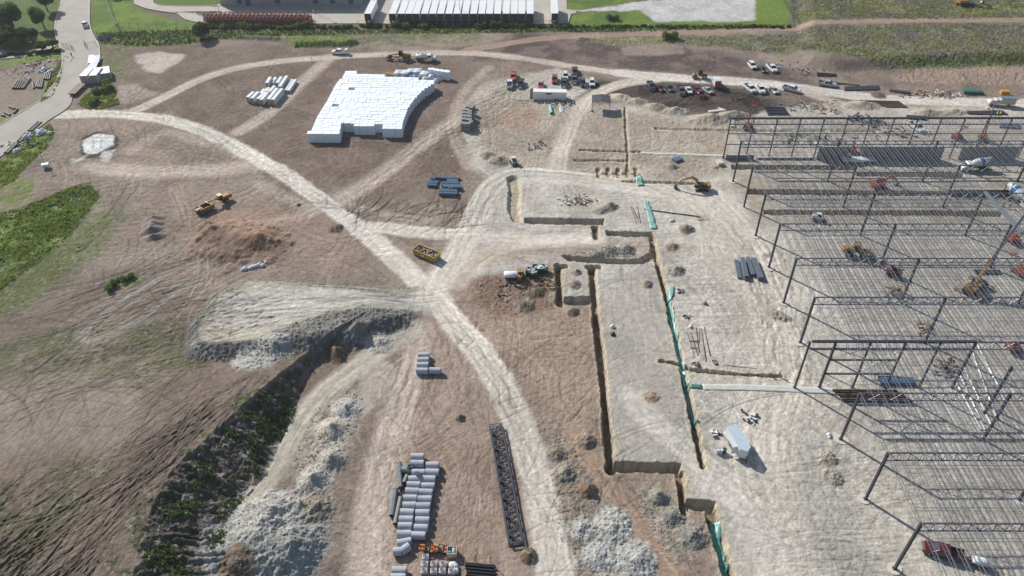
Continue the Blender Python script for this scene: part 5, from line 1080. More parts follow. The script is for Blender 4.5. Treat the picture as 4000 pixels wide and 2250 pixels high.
# containers / boxes
def container(label,L,w_,h,m,xy,deg,name='shipping_container',cat='container',g=None,doors=False,dz=0):
    r=empty(name); tag(r,label,cat,g); s=MB().bx(-L/2,L/2,-w_/2,w_/2,.12,h); n=int(L/.45)
    for i in range(n): x=-L/2+.3+i*(L-.6)/max(1,n-1); s.bx(x-.09,x+.09,-w_/2-.035,-w_/2,.3,h-.15).bx(x-.09,x+.09,w_/2,w_/2+.035,.3,h-.15)
    s.build('box_body',m,r); s=MB()
    for x in (-1,1):
        for y in (-1,1): s.bx(x*L/2-.06,x*L/2+.06,y*w_/2-.06,y*w_/2+.06,0,h+.02)
    for y in (-1,1): s.bx(-L/2,L/2,y*w_/2-.06,y*w_/2+.06,h-.1,h+.025)
    s.build('corner_post',m,r); MB().bx(-L/2-.05,-L/2,-w_/2+.08,w_/2-.08,.2,h-.1).build('door',mat('door_panel',C(190,176,150),.7),r); s=MB(); [s.cyl((-L/2-.09,y,.2),(-L/2-.09,y,h-.1),.03,6) for y in (-.6,-.2,.2,.6)]; s.build('lock_rod',MSL,r); return place(r,*xy,deg,dz)
cc=container('long white storage container with open mesh doors and a small purple sign, beside the parked cars',10.6,2.45,2.75,pt('boxwhite'),c2_(1015,745),-4)
cc['label']='long white storage container with open doors and small purple sign by the parked cars'
MB().bx(-.9,.9,-1.29,-1.265,1.9,2.35).build('sign_plate',mat('purple_sign',C(70,52,104),.5),cc).location=(-.3,0,0); 
txt=bpy.data.curves.new('sign_lettering','FONT'); txt.body='RENTALS'; txt.size=.34; txt.extrude=.01; to=bpy.data.objects.new('sign_lettering',txt); COL.objects.link(to); dg=bpy.context.evaluated_depsgraph_get(); tm_=bpy.data.meshes.new_from_object(to.evaluated_get(dg)); bpy.data.objects.remove(to); tm_.materials.append(MBG); 
MB().bx(-6.3,-5.3,-1.28,-1.22,.1,2.7).bx(-6.3,-5.3,1.22,1.28,.1,2.7).build('door',mat('mesh_door',C(150,150,140),.7),cc)
WC=mat('white_container',C(232,236,238),.5,0,.05,1); GW='white containers beside the paved road'
container('white container on the road edge, leftmost of the tall pair',6.6,2.3,2.9,WC,T(0,0,900,805),(62,-72),g=GW); container('white container on the road edge, right one of the tall pair',6.6,2.3,2.9,WC,T(0,0,990,800),(52,-72),g=GW)
container('white container on grass, left of the closely set pair',6.0,1.7,2.3,WC,T(0,0,1053,770),(-8,-90),g=GW); container('white container on grass, right of the closely set pair',6.0,1.7,2.3,WC,T(0,0,1095,765),(-12,-90),g=GW)
flatbed('white deck flatbed trailer, leftmost of the three on the road',T(0,0,925,622),(12,-70),7.5,1.7,WC); flatbed('white deck flatbed trailer, middle of the three on the road',T(0,0,957,625),(10,-70),6.5,1.5,WC); flatbed('grey deck flatbed trailer, right of the three on the road',T(0,0,990,620),(12,-70),7,1.6,MGD)
flatbed('grey deck trailer behind the tall white containers, left one',T(0,0,922,700),(38,-60),8.5,1.7,MGD); flatbed('grey deck trailer behind the tall white containers, right one',T(0,0,955,705),(30,-70),9,1.7,MGD); flatbed('low brown and grey deck trailer at the road edge near the grass',T(0,0,785,920),(72,-70),8,2.6,mat('brown_deck',C(126,112,104),.8,0,.15,2))
# wrapped white bundles
c5=lambda x,y:Z_(940,280,8.587,x,y); GW2='white wrapped material bundles by the dirt track'
WB=[((170,850),(380,665),95,2.0,'leftmost of the front row'),((320,890),(540,665),95,2.0,'second from left of the front row'),((520,905),(760,680),95,2.0,'third from left of the front row'),((640,945),(850,690),95,2.0,'fourth from left of the front row'),((870,915),(1170,535),100,2.1,'long one second from right in front row'),((1015,930),(1330,555),100,2.1,'long one rightmost of the front row, dark marks on its side'),((635,715),(745,565),90,2.0,'short one half hidden behind the front row'),((780,655),(890,515),90,2.0,'short one in the middle behind the front row'),((890,660),(1080,455),95,2.0,'middle one just behind the long pair'),((820,370),(945,165),95,2.0,'leftmost of the back row'),((990,350),(1130,165),90,1.3,'low one second in the back row'),((1170,360),(1310,145),90,1.5,'third from left in the back row'),((1250,485),(1495,120),95,2.2,'tallest and longest in the back row'),((1440,605),(1670,245),90,1.1,'low bluish one left of the last'),((1540,620),(1780,250),95,1.1,'low one at the right end of the back row')]
for (n0,f0,wp,h,lb) in WB:
    a=at(*c5(n0[0]+wp/2,n0[1]),h);b=at(*c5(f0[0]+wp/2,f0[1]),h); L=(b-a).length; c=(a+b)/2; r=empty('wrapped_bundle'); tag(r,'white wrapped bundle, '+lb,'wrapped bundle',GW2); w_=wp/8.587/12.0*1.0*1.12
    s=MB().bx(-L/2,L/2,-w_/2,w_/2,h*.5+.03,h).bx(-L/2+.05,L/2-.05,-w_/2,w_/2,.1,h*.5-.02); s.build('wrapping',WC,r,bev=.05); MB().bx(-L/2-.02,-L/2+.02,-w_/2+.12,w_/2-.12,.15,h-.12).build('end_panel',mat('tan_end',C(190,170,130),.8),r); MB().bx(-L/2+.1,-L/2+.2,-w_/2,w_/2,0,.1).bx(L/2-.2,L/2-.1,-w_/2,w_/2,0,.1).build('bearer',MWD,r)
    r.location=(c.x,c.y,z0(c.x,c.y)); r.rotation_euler[2]=math.atan2(b.y-a.y,b.x-a.x)
# the big stack of white foam blocks
c1=lambda x,y:Z_(1180,260,4.155,x,y)
FO=[(85,1045),(150,1035),(235,830),(410,545),(540,290),(600,215),(650,180),(700,85),(880,90),(890,110),(1150,130),(1400,150),(1900,190),(2145,205),(2150,260),(1960,385),(1830,520),(1720,680),(1640,890),(1625,1000),(1300,1000),(1310,945),(1200,930),(1130,970),(905,955),(800,935),(640,920),(610,1090),(85,1090)]
FZ=2.9; fp=W([c1(*q) for q in FO],FZ); FM=mat('white_foam',(.70,.745,.78),.6,0,.03,1.2); FS=mat('white_foam_seam',C(206,216,224),.7,0,.05,1)
def foam(w_,d,h):
    k=(round(w_,2),round(d,2))
    if k not in _w:
        s=MB().bx(-w_/2+.03,w_/2-.03,-d/2+.03,d/2-.03,0,h); me=s.mesh('foam_block'); me.materials.append(FM)
        import bmesh
        bm=bmesh.new(); bm.from_mesh(me); bmesh.ops.bevel(bm,geom=bm.edges[:],offset=.035,segments=1,affect='EDGES'); bm.to_mesh(me); bm.free(); _w[k]=me
    return _w[k]
cand=[]; y=fp[:,1].min(); ymax=fp[:,1].max()
while y<ymax:
    d=random.choice((1.5,1.5,1.9)); yc_=min(y+d/2,ymax-.05); xsn=[]
    for i in range(len(fp)):
        a,b=fp[i],fp[(i+1)%len(fp)]
        a0,b0=a[1]+(a[0]-fp[0,0])*.035,b[1]+(b[0]-fp[0,0])*.035
        if (a0>yc_)!=(b0>yc_): xsn.append(a[0]+(b[0]-a[0])*(yc_-a0)/(b0-a0))
    xsn.sort()
    for xa,xb in zip(xsn[::2],xsn[1::2]):
        L=xb-xa
        if L<.9: continue
        ws_=[]
        while sum(ws_)<L-1: ws_.append(random.choice((1.25,2.5,2.5,2.0)))
        k_=round(L/sum(ws_),2) if ws_ else 1; x=xa
        for w_ in ws_: w_=w_*L/sum(ws_); cand.append((x+w_/2,yc_-(x+w_/2-fp[0,0])*.035,round(w_,1),d)); x+=w_
    y+=d
holes=[at(*c1(*q),FZ) for q in ((775,365),(520,630))]
cand=[c for c in cand if not any(abs(c[0]-h.x)<c[2]/2 and abs(c[1]-h.y)<c[3]/2 for h in holes)]
lowb=MB(); random.shuffle(cand); cand.sort(key=lambda c:c[1]); extra=MB()
for i,(cx,cy,w_,d) in enumerate(cand):
    zb=z0(cx,cy); jz=random.uniform(-.03,.03); lowb.bx(cx-w_/2+.04,cx+w_/2-.04,cy-d/2+.04,cy+d/2-.04,zb,zb+1.43)
    if i<292: o=bpy.data.objects.new('foam_block',foam(w_,d,1.45)); COL.objects.link(o); o.location=(cx,cy,zb+1.45+jz); o.rotation_euler=(0,0,random.uniform(-.008,.008)); tag(o,'white foam block in the top layer of the huge white stack','foam block','foam blocks of the huge white stack')
    else: extra.bx(cx-w_/2+.03,cx+w_/2-.03,cy-d/2+.03,cy+d/2-.03,zb+1.45+jz,zb+2.9+jz)
lo=lowb.build('foam_blocks',FM); tag(lo,'lower layer of white foam blocks under the huge white stack','foam block',kind='stuff')
if extra.v: tag(extra.build('foam_blocks',FM),'farthest top blocks of the huge white foam stack','foam block',kind='stuff')
print('FOAM',len(cand))
for i,(x,y,w_,d) in enumerate(((2105,170,2.2,1.6),(2180,185,1.8,1.6),(2240,195,2.2,1.7),(2320,205,2.2,1.7),(2375,215,1.5,1.7))):
    p=at(*c1(x,y-10),0); 
    for z in (0,1): o=bpy.data.objects.new('foam_block',foam(w_,d,1.42)); COL.objects.link(o); o.location=(p.x,p.y,z0(p.x,p.y)+z*1.43); tag(o,'white foam block in the small separate row right of the huge stack','foam block','foam blocks in the small separate row')
for i,(x,y) in enumerate(((1545,150),(1590,148),(1650,150),(1700,152),(1735,130),(1790,120),(1850,125),(1905,120),(1960,160),(2010,165))):
    p=at(*c1(x,y),0); r=empty('wrapped_pallet_stack'); MB().bx(-.75,.75,-1.6,1.6,.15,1.5).build('wrapping',MWR if i%2 else WC,r,bev=.08); MB().bx(-.75,.75,-1.5,1.5,0,.14).build('pallet',BK,r); r.location=(p.x,p.y,z0(p.x,p.y)); r.rotation_euler[2]=R(-12); tag(r,'glossy wrapped pallet stack on black pallet behind the white foam stack','pallet stack','wrapped pallet stacks behind the foam')
bags('plastic_sheet_heap','crumpled white plastic heap at the right rear corner of the foam stack','plastic heap',c1(2120,205),8,1.3,1.1,el=1.4); bags('plastic_sheet_heap','white plastic bags between pallet stacks and the foam stack','plastic heap',c1(1900,195),8,1.4,.8,el=2)
o=MB().bx(-2.2,2.2,-.5,.5,0,1.0).build('blue_crate',mat('blue_wrap',C(70,110,190),.5)); o.location=gp(*c1(1785,190)); tag(o,'blue wrapped bundle at the rear edge of the foam stack','bundle')
o=MB().bar((-2,.9,.2),(2,-.9,.2),.9,.4).bar((-2,.9,.5),(2,-.9,.5),.3,.2).build('timber_bundle',mat('yellow_timber',C(206,176,100),.8)); o.location=gp(*c1(1465,140)); tag(o,'yellow timber bundle at the rear of the foam stack','timber bundle')
# block pallets tower
c9=lambda x,y:T(1,0,x,y); MBK=mat('grey_blocks',C(150,150,147),.9,0,.2,5,.2)
RB=[(2145,1060,1),(2180,1068,1),(2135,1085,1),(2165,1090,1),(2130,1115,2),(2165,1125,2),(2095,1150,2),(2125,1150,2),(2150,1165,2),(2092,1180,2),(2120,1182,2),(2150,1190,2),(2090,1210,2),(2118,1214,2),(2148,1220,2),(2090,1242,2),(2118,1246,2),(2150,1250,2),(2078,1285,2),(2105,1290,2),(2135,1292,2),(2160,1275,2)]
bpm=None
for i,(x,y,t) in enumerate(RB):
    r=empty('block_pallet'); h=1.25*t; s=MB()
    for k in range(t): s.bx(-.6,.6,-.6,.6,.12+k*1.25,.12+k*1.25+1.1)
    s.build('blocks',MBK,r,bev=.03); MB().bx(-.62,.62,-.6,.6,0,.12).build('pallet',MWD,r); p=at(*c9(x+4,y+22),0); r.location=(p.x,p.y,z0(p.x,p.y)); r.rotation_euler[2]=R(random.uniform(-6,6)); tag(r,'pallet of grey concrete blocks in the cluster by the pale ground edge','block pallet','pallets of grey blocks')
# canopy
r=empty('canopy'); tag(r,'dark metal roofed canopy on thin posts throwing a square shadow','canopy'); MB().prof([(-2.9,3.3),(0,3.75),(2.9,3.3),(2.9,3.2),(0,3.62),(-2.9,3.2)],-2.6,2.6).build('roof',mat('dark_roof',C(64,68,76),.75,.0,.08,1,0,None,0,('Y',3,.4)),r)
s=MB(); [s.cyl((x,y,0),(x,y,3.25),.07,6) for x in (-2.7,2.7) for y in (-2.4,2.4)]; s.build('post',mat('tan_post',C(170,150,100),.7),r); s=MB(); [s.bar((x,y,1.9),(x*.6,y,3.3),.06) for x in (-2.7,2.7) for y in (-2.4,2.4)]; s.bar((-2.7,-2.4,.2),(0,-2.4,3.0),.06).bar((2.7,-2.4,.2),(0,-2.4,3.0),.06).build('brace',mat('tan_post',C(170,150,100),.7),r); place(r,*c2_(2040,950),-4)
longpipe('green_pipe',c2_(1020,890),c2_(1055,1045),.48,mat('green_pvc',C(128,212,200),.4,0,.03,1),'thick mint green pipe lying before the white container','pipe',None,.05)
def plank(p,q,w_,h,m,lb,cat='board',g=None,name='board'):
    a=at(*p);b=at(*q); c=(a+b)/2; L=(b-a).length; o=MB().bx(-L/2,L/2,-w_/2,w_/2,0,h).build(name,m); o.location=(c.x,c.y,z0(c.x,c.y)+.02); o.rotation_euler[2]=math.atan2(b.y-a.y,b.x-a.x); return tag(o,lb,cat,g)
plank(c2_(1215,885),c2_(1238,1035),.7,.15,WC,'white board lying right of the mint green pipe'); plank(c2_(1262,920),c2_(1285,1005),.2,.1,WC,'thin white strip beside the white board'); bags('white_scrap','small heap of white scrap beside the white strip','scrap',c2_(1310,950),4,.6,.3)
for k,(a,b) in enumerate((((215,750),(585,765)),((330,760),(600,775)),((330,768),(515,795)))): longpipe('conduit',c2_(*a),c2_(*b),.1,WC,('uppermost','middle','lowest')[k]+' thin white conduit left of the mint green pipe','conduit','thin white conduits',.02)
def debris(name,lb,xy,n,sp,ms,sz=(.3,1.0),el=1,ang=0,cat='debris pile'):
    e=empty(name); tag(e,lb,cat); e.location=gp(*xy); ss_=[MB() for _ in ms]; ca,sa=math.cos(ang),math.sin(ang)
    for k in range(n):
        x=random.gauss(0,sp*el);y=random.gauss(0,sp); ss_[k%len(ms)].box((x*ca-y*sa,x*sa+y*ca,random.uniform(.05,.5)*min(1,sp)),(random.uniform(*sz),random.uniform(.15,.4),random.uniform(.08,.3)),random.random()*6,(1,1),random.uniform(-.5,.5))
    for s,m_ in zip(ss_,ms): s.build('scrap',m_,e)
    return e
DW=mat('dark_wood',C(110,84,62),.9); 
debris('debris_pile','brown and white debris heap before the white container',c2_(1260,850),60,1.3,[DW,WC,MWD],el=1.7); debris('debris_pile','scattered timber and brown debris on the pale pad above the long trench',T(2,1,650,575),60,1.15,[DW,MWD,WC,MPK],el=1.8)
debris('debris_pile','dark scrap heap on pale ground right of the block pallets',T(2,0,262,1475),26,1.2,[BK,MPK],el=1.4); debris('debris_pile','tangled dark formwork frames beside the pale pad left part',T(2,2,10,10),40,1.6,[BK,DW,MPK],el=1.5); debris('debris_pile','brown wood chip debris beside the left narrow trench',T(2,1,300,1440),70,1.6,[DW,MWD,mat('rusty_mud',C(120,86,60),.9)])
debris('debris_pile','white and grey rubbish scattered under the far left bays',c4_(150,680),50,2.3,[WC,MPK,BK,MSL],(.4,2),1.6); debris('debris_pile','white rubbish and red scraps along the far row of columns',c4_(520,800),60,2.6,[WC,MPK,pt('red'),BK],(.3,1.6),2.2); debris('debris_pile','black machine parts and timber near the far beam',c4_(720,480),40,1.8,[BK,DW,MSD],(.4,2)); debris('debris_pile','dark heap of steel beside the far column',c4_(900,510),40,1.7,[MSD,BK],(.4,2)); debris('debris_pile','timber forms and dark scrap under the fifth far bay',c4_(1150,620),40,2,[BK,MWD,DW],(.4,2.2),2)
debris('rock_pile','jumble of boulders and wrapped sacks above the far beam',c4_(200,340),60,2.4,[MPK,MWD,mat('dark_rock',C(96,96,98),.9)],(.6,1.8),1.8); debris('debris_pile','boards scattered on the brown slope by the green field',T(3,0,290,660),20,2.2,[MWD,WC],(.8,1.8),1.7); debris('debris_pile','dark scrap on the slope below the boards',T(3,0,390,730),25,1.4,[MPK,BK],(.4,1.4),1.7)
debris('debris_pile','pallets and timber stack left of the timber rack beside the haul road',c4_(1400,195),30,1.6,[DW,MWD],(.6,1.8),1.7); debris('debris_pile','criss crossed timber offcuts beside the haul road',c4_(1680,200),40,1.6,[MWD,DW,WC],(.6,1.8),1.6)
debris('debris_pile','tangled rebar and form ties under the middle wall',T(3,2,1300,70),40,1.3,[MSL,MWD],(.5,1.6)); debris('debris_pile','pale formwork crate under the lower middle bay',T(3,2,1560,420),30,.9,[MWD,MPK],(.5,1.5)); debris('debris_pile','red and tan form cage beside a middle column',T(3,2,1830,830),40,1.3,[DW,MPK],(.5,1.8)); debris('debris_pile','black sack and white scrap on the limestone lane',T(2,2,2395,1330),20,.7,[BK,WC],(.3,.8)); debris('debris_pile','black plastic and white scraps behind the enclosed trailer',Z_(2760,1660,4.096,150,130),16,.6,[BK,WC],(.3,.9))
for (x,y,lb) in ((1700,45,'leftmost dark rag heap beside the upper green tarp'),(1760,305,'dark tyre like coil beside the green tarp'),(1850,785,'brown wire coil left of the grey machine'),(2030,765,'small grey generator beside the shallow trench')):
    debris('scrap_heap',lb,T(2,2,x,y),10,.35,[BK,MPK],(.3,.8),cat='scrap heap')
# steel bundles by the haul road & elsewhere
for i in range(5): plank(c4_(565+i*2,150-i*8+6),c4_(950,140-i*8+6),.45,.4+.0*i,mat('dark_beam',C(70,80,84),.5,.4),f'dark steel beam, {ordn[i]} from the front in the big stack by the haul road','steel beam','long steel beams by the haul road','steel_beam')
for i in range(3): plank(c4_(1070,165-i*8),c4_(1305,192-i*8),.4,.35,MSD,f'blue grey steel beam, {ordn[i]} from the front in the small stack by the road','steel beam','short steel beams by the haul road','steel_beam')
for i in range(4): plank(c4_(430,60+i*8),c4_(735,92+i*2),.2,.2,DW,f'dark steel bar, {ordn[i]} in the bars behind the silver pickup','steel bar','bars behind the silver pickup','steel_bar')
for i in range(3): plank(T(3,0,490,735+i*15),T(3,0,690,750+i*12),.3,.25,BK,f'dark bar, {ordn[i]} of the bars on the grey bank','steel bar','bars on the grey bank','steel_bar')
for i in range(6): plank(c4_(730+i*60,268+i*14),c4_(1180+i*20,280+i*13),.3,.25,DW,f'rusty beam, {ordn[i]} in the loose row beside the haul road','steel beam','rusty beams beside the haul road','steel_beam')
for i in range(6): plank(c4_(1870+i*16,395+i*5),c4_(2330+i*12,385+i*8),.35,.3,BK,f'black bar, {ordn[i]} of the long bars behind the far beam','steel bar','long bars behind the far beam','steel_bar')
for i in range(6): plank(c3_(1945+i*10,765+i*24),c3_(2250+i*14,780+i*21),.35,.3,MSD,f'grey steel bar, {ordn[i]} in the row above the far corner','steel bar','bars above the far corner','steel_bar')
for i in range(4): plank(c4_(1260+i*8,440+i*10),c4_(1490,455+i*10),.4,.4,MSD,f'steel beam, {ordn[i]} of the beams under the far beam','steel beam','beams under the far beam','steel_beam')
for i in range(4): plank(c4_(2300,535+i*11),c4_(2520,545+i*12),.5,.5,MBD,f'blue steel beam, {ordn[i]} of the stack under the far right bay','steel beam','beams under the far right bay','steel_beam')
put_bundle('green_bundle',c4_(1890,180),c4_(1985,185),2.0,1.0,mat('green_wrap',C(40,120,104),.5),'teal wrapped bundle beside the haul road, left one','bundle'); put_bundle('green_bundle',c4_(1990,185),c4_(2110,190),1.6,.7,mat('green_wrap2',C(36,98,86),.5),'dark green wrapped bundle beside the haul road, right one','bundle')
put_bundle('crate_pallet',c4_(2305,195),c4_(2395,200),1.8,1.3,mat('orange_crate',C(200,140,60),.8),'orange tan crate near the box truck','crate'); put_bundle('concrete_slab',c3_(1105,855),c3_(1320,830),1.1,.6,MF,'long pale concrete slab on the berm by the mud lot','slab'); put_bundle('concrete_slab',c3_(1245,800),c3_(1350,838),.9,.5,MF,'short pale slab crossing the long slab','slab'); put_bundle('white_board',c3_(1450,985),c3_(1468,1070),1.2,.4,MF,'pale slab standing by the far left column','slab')
put_bundle('deck_bundle',T(3,2,1115,950),T(3,2,1460,965),2.0,.5,MBD,'blue deck bundle under the wall frame','deck bundle')
for i in range(6): plank(T(3,2,645+i*25,1045+i*22),T(3,2,1300+i*30,1050+i*22),.25,.25,BK if i%2 else DW,f'dark bar, {ordn[i]} of the bars below the wall frame','steel bar','bars below the wall frame','steel_bar')
for i in range(3): plank(Z_(3560,850,4.141,1010+i*15,860+i*22),Z_(3560,850,4.141,1440,870+i*22),.4,.3,MSD,f'steel beam, {ordn[i]} of the beams near the crane boom','steel beam','beams near the crane','steel_beam')
put_bundle('grey_sheet_bundle',T(2,1,1625,185),T(2,1,1700,160),1.8,.5,MBD,'blue grey sheet bundle on pale ground above the excavator','sheet bundle'); put_bundle('concrete_block',T(2,1,2060,210),T(2,1,2110,205),2.2,.9,MF,'white block beside the dark box near the frame','block')
# straight lines of white tube segments under the frame
for k,(a,b) in enumerate((((2110,590),(2390,1150)),((2060,670),(2310,1340)),((1975,820),(2255,1400)),((1935,895),(2190,1443)),((1895,965),(2150,1443)))):
    for j in range(5):
        p=(a[0]+(b[0]-a[0])*j/5,a[1]+(b[1]-a[1])*j/5); q=(a[0]+(b[0]-a[0])*(j+.93)/5,a[1]+(b[1]-a[1])*(j+.93)/5); longpipe('white_tube',T(3,2,*p),T(3,2,*q),.17,WC,f'white tube segment in {("the rightmost","the second from right","the middle","the second from left","the leftmost")[k]} line under the frame','pipe',f'white tube segments in line {k+1}',.02)
# enclosed trailer and its drums
r=empty('enclosed_trailer'); tag(r,'white enclosed box trailer with V nose and open side door on pale ground','trailer'); L=5.4;w_=2.15
prf=[(-L/2,-w_/2),(L/2-.1,-w_/2),(L/2+.75,0),(L/2-.1,w_/2),(-L/2,w_/2)]
MB().loft([[(x,y,.55) for x,y in prf],[(x,y,2.75) for x,y in prf]]).build('box_body',WC,r); pf2=[(x*1.01,y*1.03) for x,y in prf]; MB().loft([[(x,y,2.75) for x,y in pf2],[(x,y,2.8) for x,y in pf2]]).build('roof',mat('sky_roof',C(200,218,230),.35,.1,.04,1),r)
MB().bx(-L/2-.7,-L/2-.05,-w_/2,w_/2,.5,.58).build('ramp_door',WC,r); o=MB().bx(0,.05,-1.0,0,.7,2.6).build('side_door',WC,r); o.location=(L/2-.9,-w_/2,0); MB().bar((L/2+.7,0,.5),(L/2+1.7,0,.5),.1).bar((L/2,-.8,.5),(L/2+1.2,0,.5),.08).bar((L/2,.8,.5),(L/2+1.2,0,.5),.08).cyl((L/2+1.3,0,0),(L/2+1.3,0,.8),.06,6).build('tow_bar',BK,r); MB().bx(-1.4,1.1,-w_/2-.12,-w_/2-.02,.6,.8).bx(-1.4,1.1,w_/2+.02,w_/2+.12,.6,.8).build('mudguard',MSL,r)
for x in (-.6,.3):
    for y in (-1,1): wheel(r,x,y*(w_/2+.0),.36,.22)
r.scale=(.95,.95,.95); place(r,*Z_(2760,1660,4.096,470,345),-77)
for x,y,m,lb in ((175,450,WC,'white drum, left one of two beside the enclosed trailer'),(222,450,WC,'white drum, right one of two beside the enclosed trailer'),(280,440,pt('dgreen'),'green drum standing between white drums and enclosed trailer')):
    r=empty('drum'); tag(r,lb,'drum'); MB().cyl((0,0,0),(0,0,.88),.29,14).build('barrel',m,r,False); MB().tube((0,0,.86),(0,0,.92),.31,.03,14).tube((0,0,.4),(0,0,.44),.31,.03,14).build('hoop',MSL,r); r.location=gp(*Z_(2760,1660,4.096,x,y)); r.scale=(1.15,1.15,1.1)
# white water trailer, dumpsters
r=empty('water_trailer'); tag(r,'white tank trailer beside the small yellow skid steer','tank trailer'); MB().loft([[(x,1.0*math.cos(a)*q,1.2+.6*math.sin(a)*q) for a in [i*math.pi/6 for i in range(12)]] for x,q in ((-1.7,.85),(-1.6,1),(1.5,1),(1.6,.85))]).build('tank',WC,r,True); MB().bx(-1.6,2.4,-.6,.6,.45,.6).build('frame',BK,r); [wheel(r,0,y*.95,.4,.25) for y in (-1,1)]; place(r,*T(2,1,-5,1360),2)
for x,y,a,lb in ((430,1290,-25,'left green site bin with white rubbish beside spoil'),(300,1270,0,None),(450,195,0,None)):
    pass
def sitebin(xy,deg,lb):
    r=empty('rubbish_bin'); tag(r,lb,'rubbish bin','green rubbish bins'); m=pt('dgreen'); MB().prof([(-1.1,0),(1.1,0),(1.3,1.4),(-1.3,1.4)],-.9,-.84).prof([(-1.1,0),(1.1,0),(1.3,1.4),(-1.3,1.4)],.84,.9).bx(-1.1,1.1,-.84,.84,.05,.15).box((-1.2,0,.7),(.08,1.7,1.4),0,(1,1),-.14).box((1.2,0,.7),(.08,1.7,1.4),0,(1,1),.14).build('body',m,r); MB().bx(-1.1,1.1,-.8,.8,.2,1.1).build('rubbish',MPK,r); s=MB(); [s.box((random.uniform(-1,1),random.uniform(-.7,.7),1.2),(.6,.4,.35),random.random()*3) for _ in range(8)]; s.build('rubbish',MBG,r); place(r,*xy,deg)
cA=lambda x,y:Z_(1960,1020,3.64,x,y); sitebin(cA(430,200),-20,'green rubbish bin with white sacks, left one near the spoil heap'); sitebin(cA(520,145),0,'green rubbish bin in the middle filled with boards'); sitebin(cA(575,150),-8,'green rubbish bin with a white lid at the right')
# small trailer behind maroon pickup
r=empty('small_trailer'); tag(r,'small white tank trailer hitched behind the maroon pickup','trailer'); MB().loft([[(x,.75*math.cos(a)*q,1.0+.5*math.sin(a)*q) for a in [i*math.pi/6 for i in range(12)]] for x,q in ((-1.1,.8),(-1,1),(1,1),(1.1,.8))]).build('tank',WC,r,True); MB().bx(-1.1,1.1,-.7,.7,.4,.5).bar((1.1,0,.45),(2.3,0,.45),.1).build('frame',BK,r); [wheel(r,0,y*.85,.35,.22) for y in (-1,1)]; place(r,*T(3,3,2085,1335),160)
# toilets / light towers / stakes / sacks
r=empty('light_tower'); tag(r,'white mobile light tower with folded mast on the brown plain','light tower'); MB().bx(-.9,.9,-.6,.6,.45,1.4).build('body',WC,r,bev=.05); MB().cyl((0,0,1.4),(0,0,4.2),.07,6).bx(-.6,.6,-.06,.06,4.0,4.2).build('mast',MSL,r); [wheel(r,0,y*.7,.32,.2) for y in (-1,1)]; place(r,*T(0,1,470,250),20)
for k,(x,y) in enumerate(((1200,1080,),(1480,960),(1418,845),)): pass
MO2=mat('orange_stake',C(196,90,50),.6); SK=[(T(1,0,160,1265),'orange survey stake at the left edge of the dirt track'),(T(1,0,540,1075),'orange survey stake left of the foam stack'),(T(1,0,562,615),'orange survey stake above the diagonal track'),(T(1,0,1427,675),'orange survey stake behind the foam stack below the grader'),(T(1,0,1838,690),'orange survey stake above the separate foam row'),(T(2,1,128,320),'thin orange stake at the pad corner'),(T(1,0,1275,595),'dark post left of the grader')]
for q,lb in SK: o=MB().cyl((0,0,0),(.05,0,1.5),.06,5).bx(-.12,.14,-.03,.03,1.2,1.5).build('survey_stake',MO2); o.location=gp(*q); tag(o,lb,'stake','survey stakes')
for q,lb,m in ((T(2,2,1000,420),'small white sack on the pale pad between trenches',MBG),(T(2,2,1008,478),'small dark sack on the pale pad between trenches',BK),(T(2,2,1800,410),'large white sack near the loose rebar bars',MBG),(T(2,1,1620,785),'white and black sack near the red pipe stand',MBG),(T(2,2,1935,170),'grey gravel sack right of the upper green tarp',MPK),(T(1,1,1985,140),'white marker sack on the mauve ground',MBG),(T(2,1,865,1245),'white cooler on the pad beside trench top',WC),(T(2,0,795,1115),'white dish shaped sack beside the canopy',MBG),(T(3,3,600,60),'white plastic scrap beside the column foot',MBG),(c4_(2170,355),'white sack on the bars behind the far beam',MBG)): bags('sack',lb,'sack',q,2,.22,.42,m)
bags('plastic_sheet','long twisted white plastic sheet lying below the loam heap','plastic sheet',T(0,1,2530,1250),30,.25,.42,el=8,ang=.45)
# loose bars on the pale lane
for k,(a,b) in enumerate((((1760,460),(1830,710)),((1800,460),(1868,690)),((1852,410),(1880,660)),((1885,420),(1880,560)),((1905,420),(1950,750)),((1930,400),(1990,690)),((2120,785),(2460,820)),((1780,548),(1880,550)),((1790,615),(1862,620)))): plank(T(2,2,*a),T(2,2,*b),.11,.1,DW if k%3 else MPK,'thin bar lying loose on the pale lane right of the green tarp','bar','loose bars right of the green tarp','loose_bar')
for k,(a,b) in enumerate((((1190,635),(1250,800)),((1215,650),(1270,780)),((1260,640),(1290,800)))): plank(T(2,1,*a),T(2,1,*b),.3 if k==0 else .12,.15,MPK if k==0 else DW,'thin bar lying beside the upper green tarp','bar','bars beside the upper green tarp','loose_bar')
longpipe('drain_hose',T(2,1,1330,665),T(2,1,1890,738),.12,BK,'long dark pipe from the white box to the red stand','pipe',None,.02)
o=MB(); [o.bar((x,-.8,0),(x,.8,.9),.08) for x in (-1.5,-1,-.5,0,.5)]; o.bar((-1.6,0,.5),(.8,0,.5),.08); o=o.build('pipe_stand',pt('red')); o.location=gp(*T(2,1,1920,760)); tag(o,'red pipe stand at the end of the long dark pipe','stand')
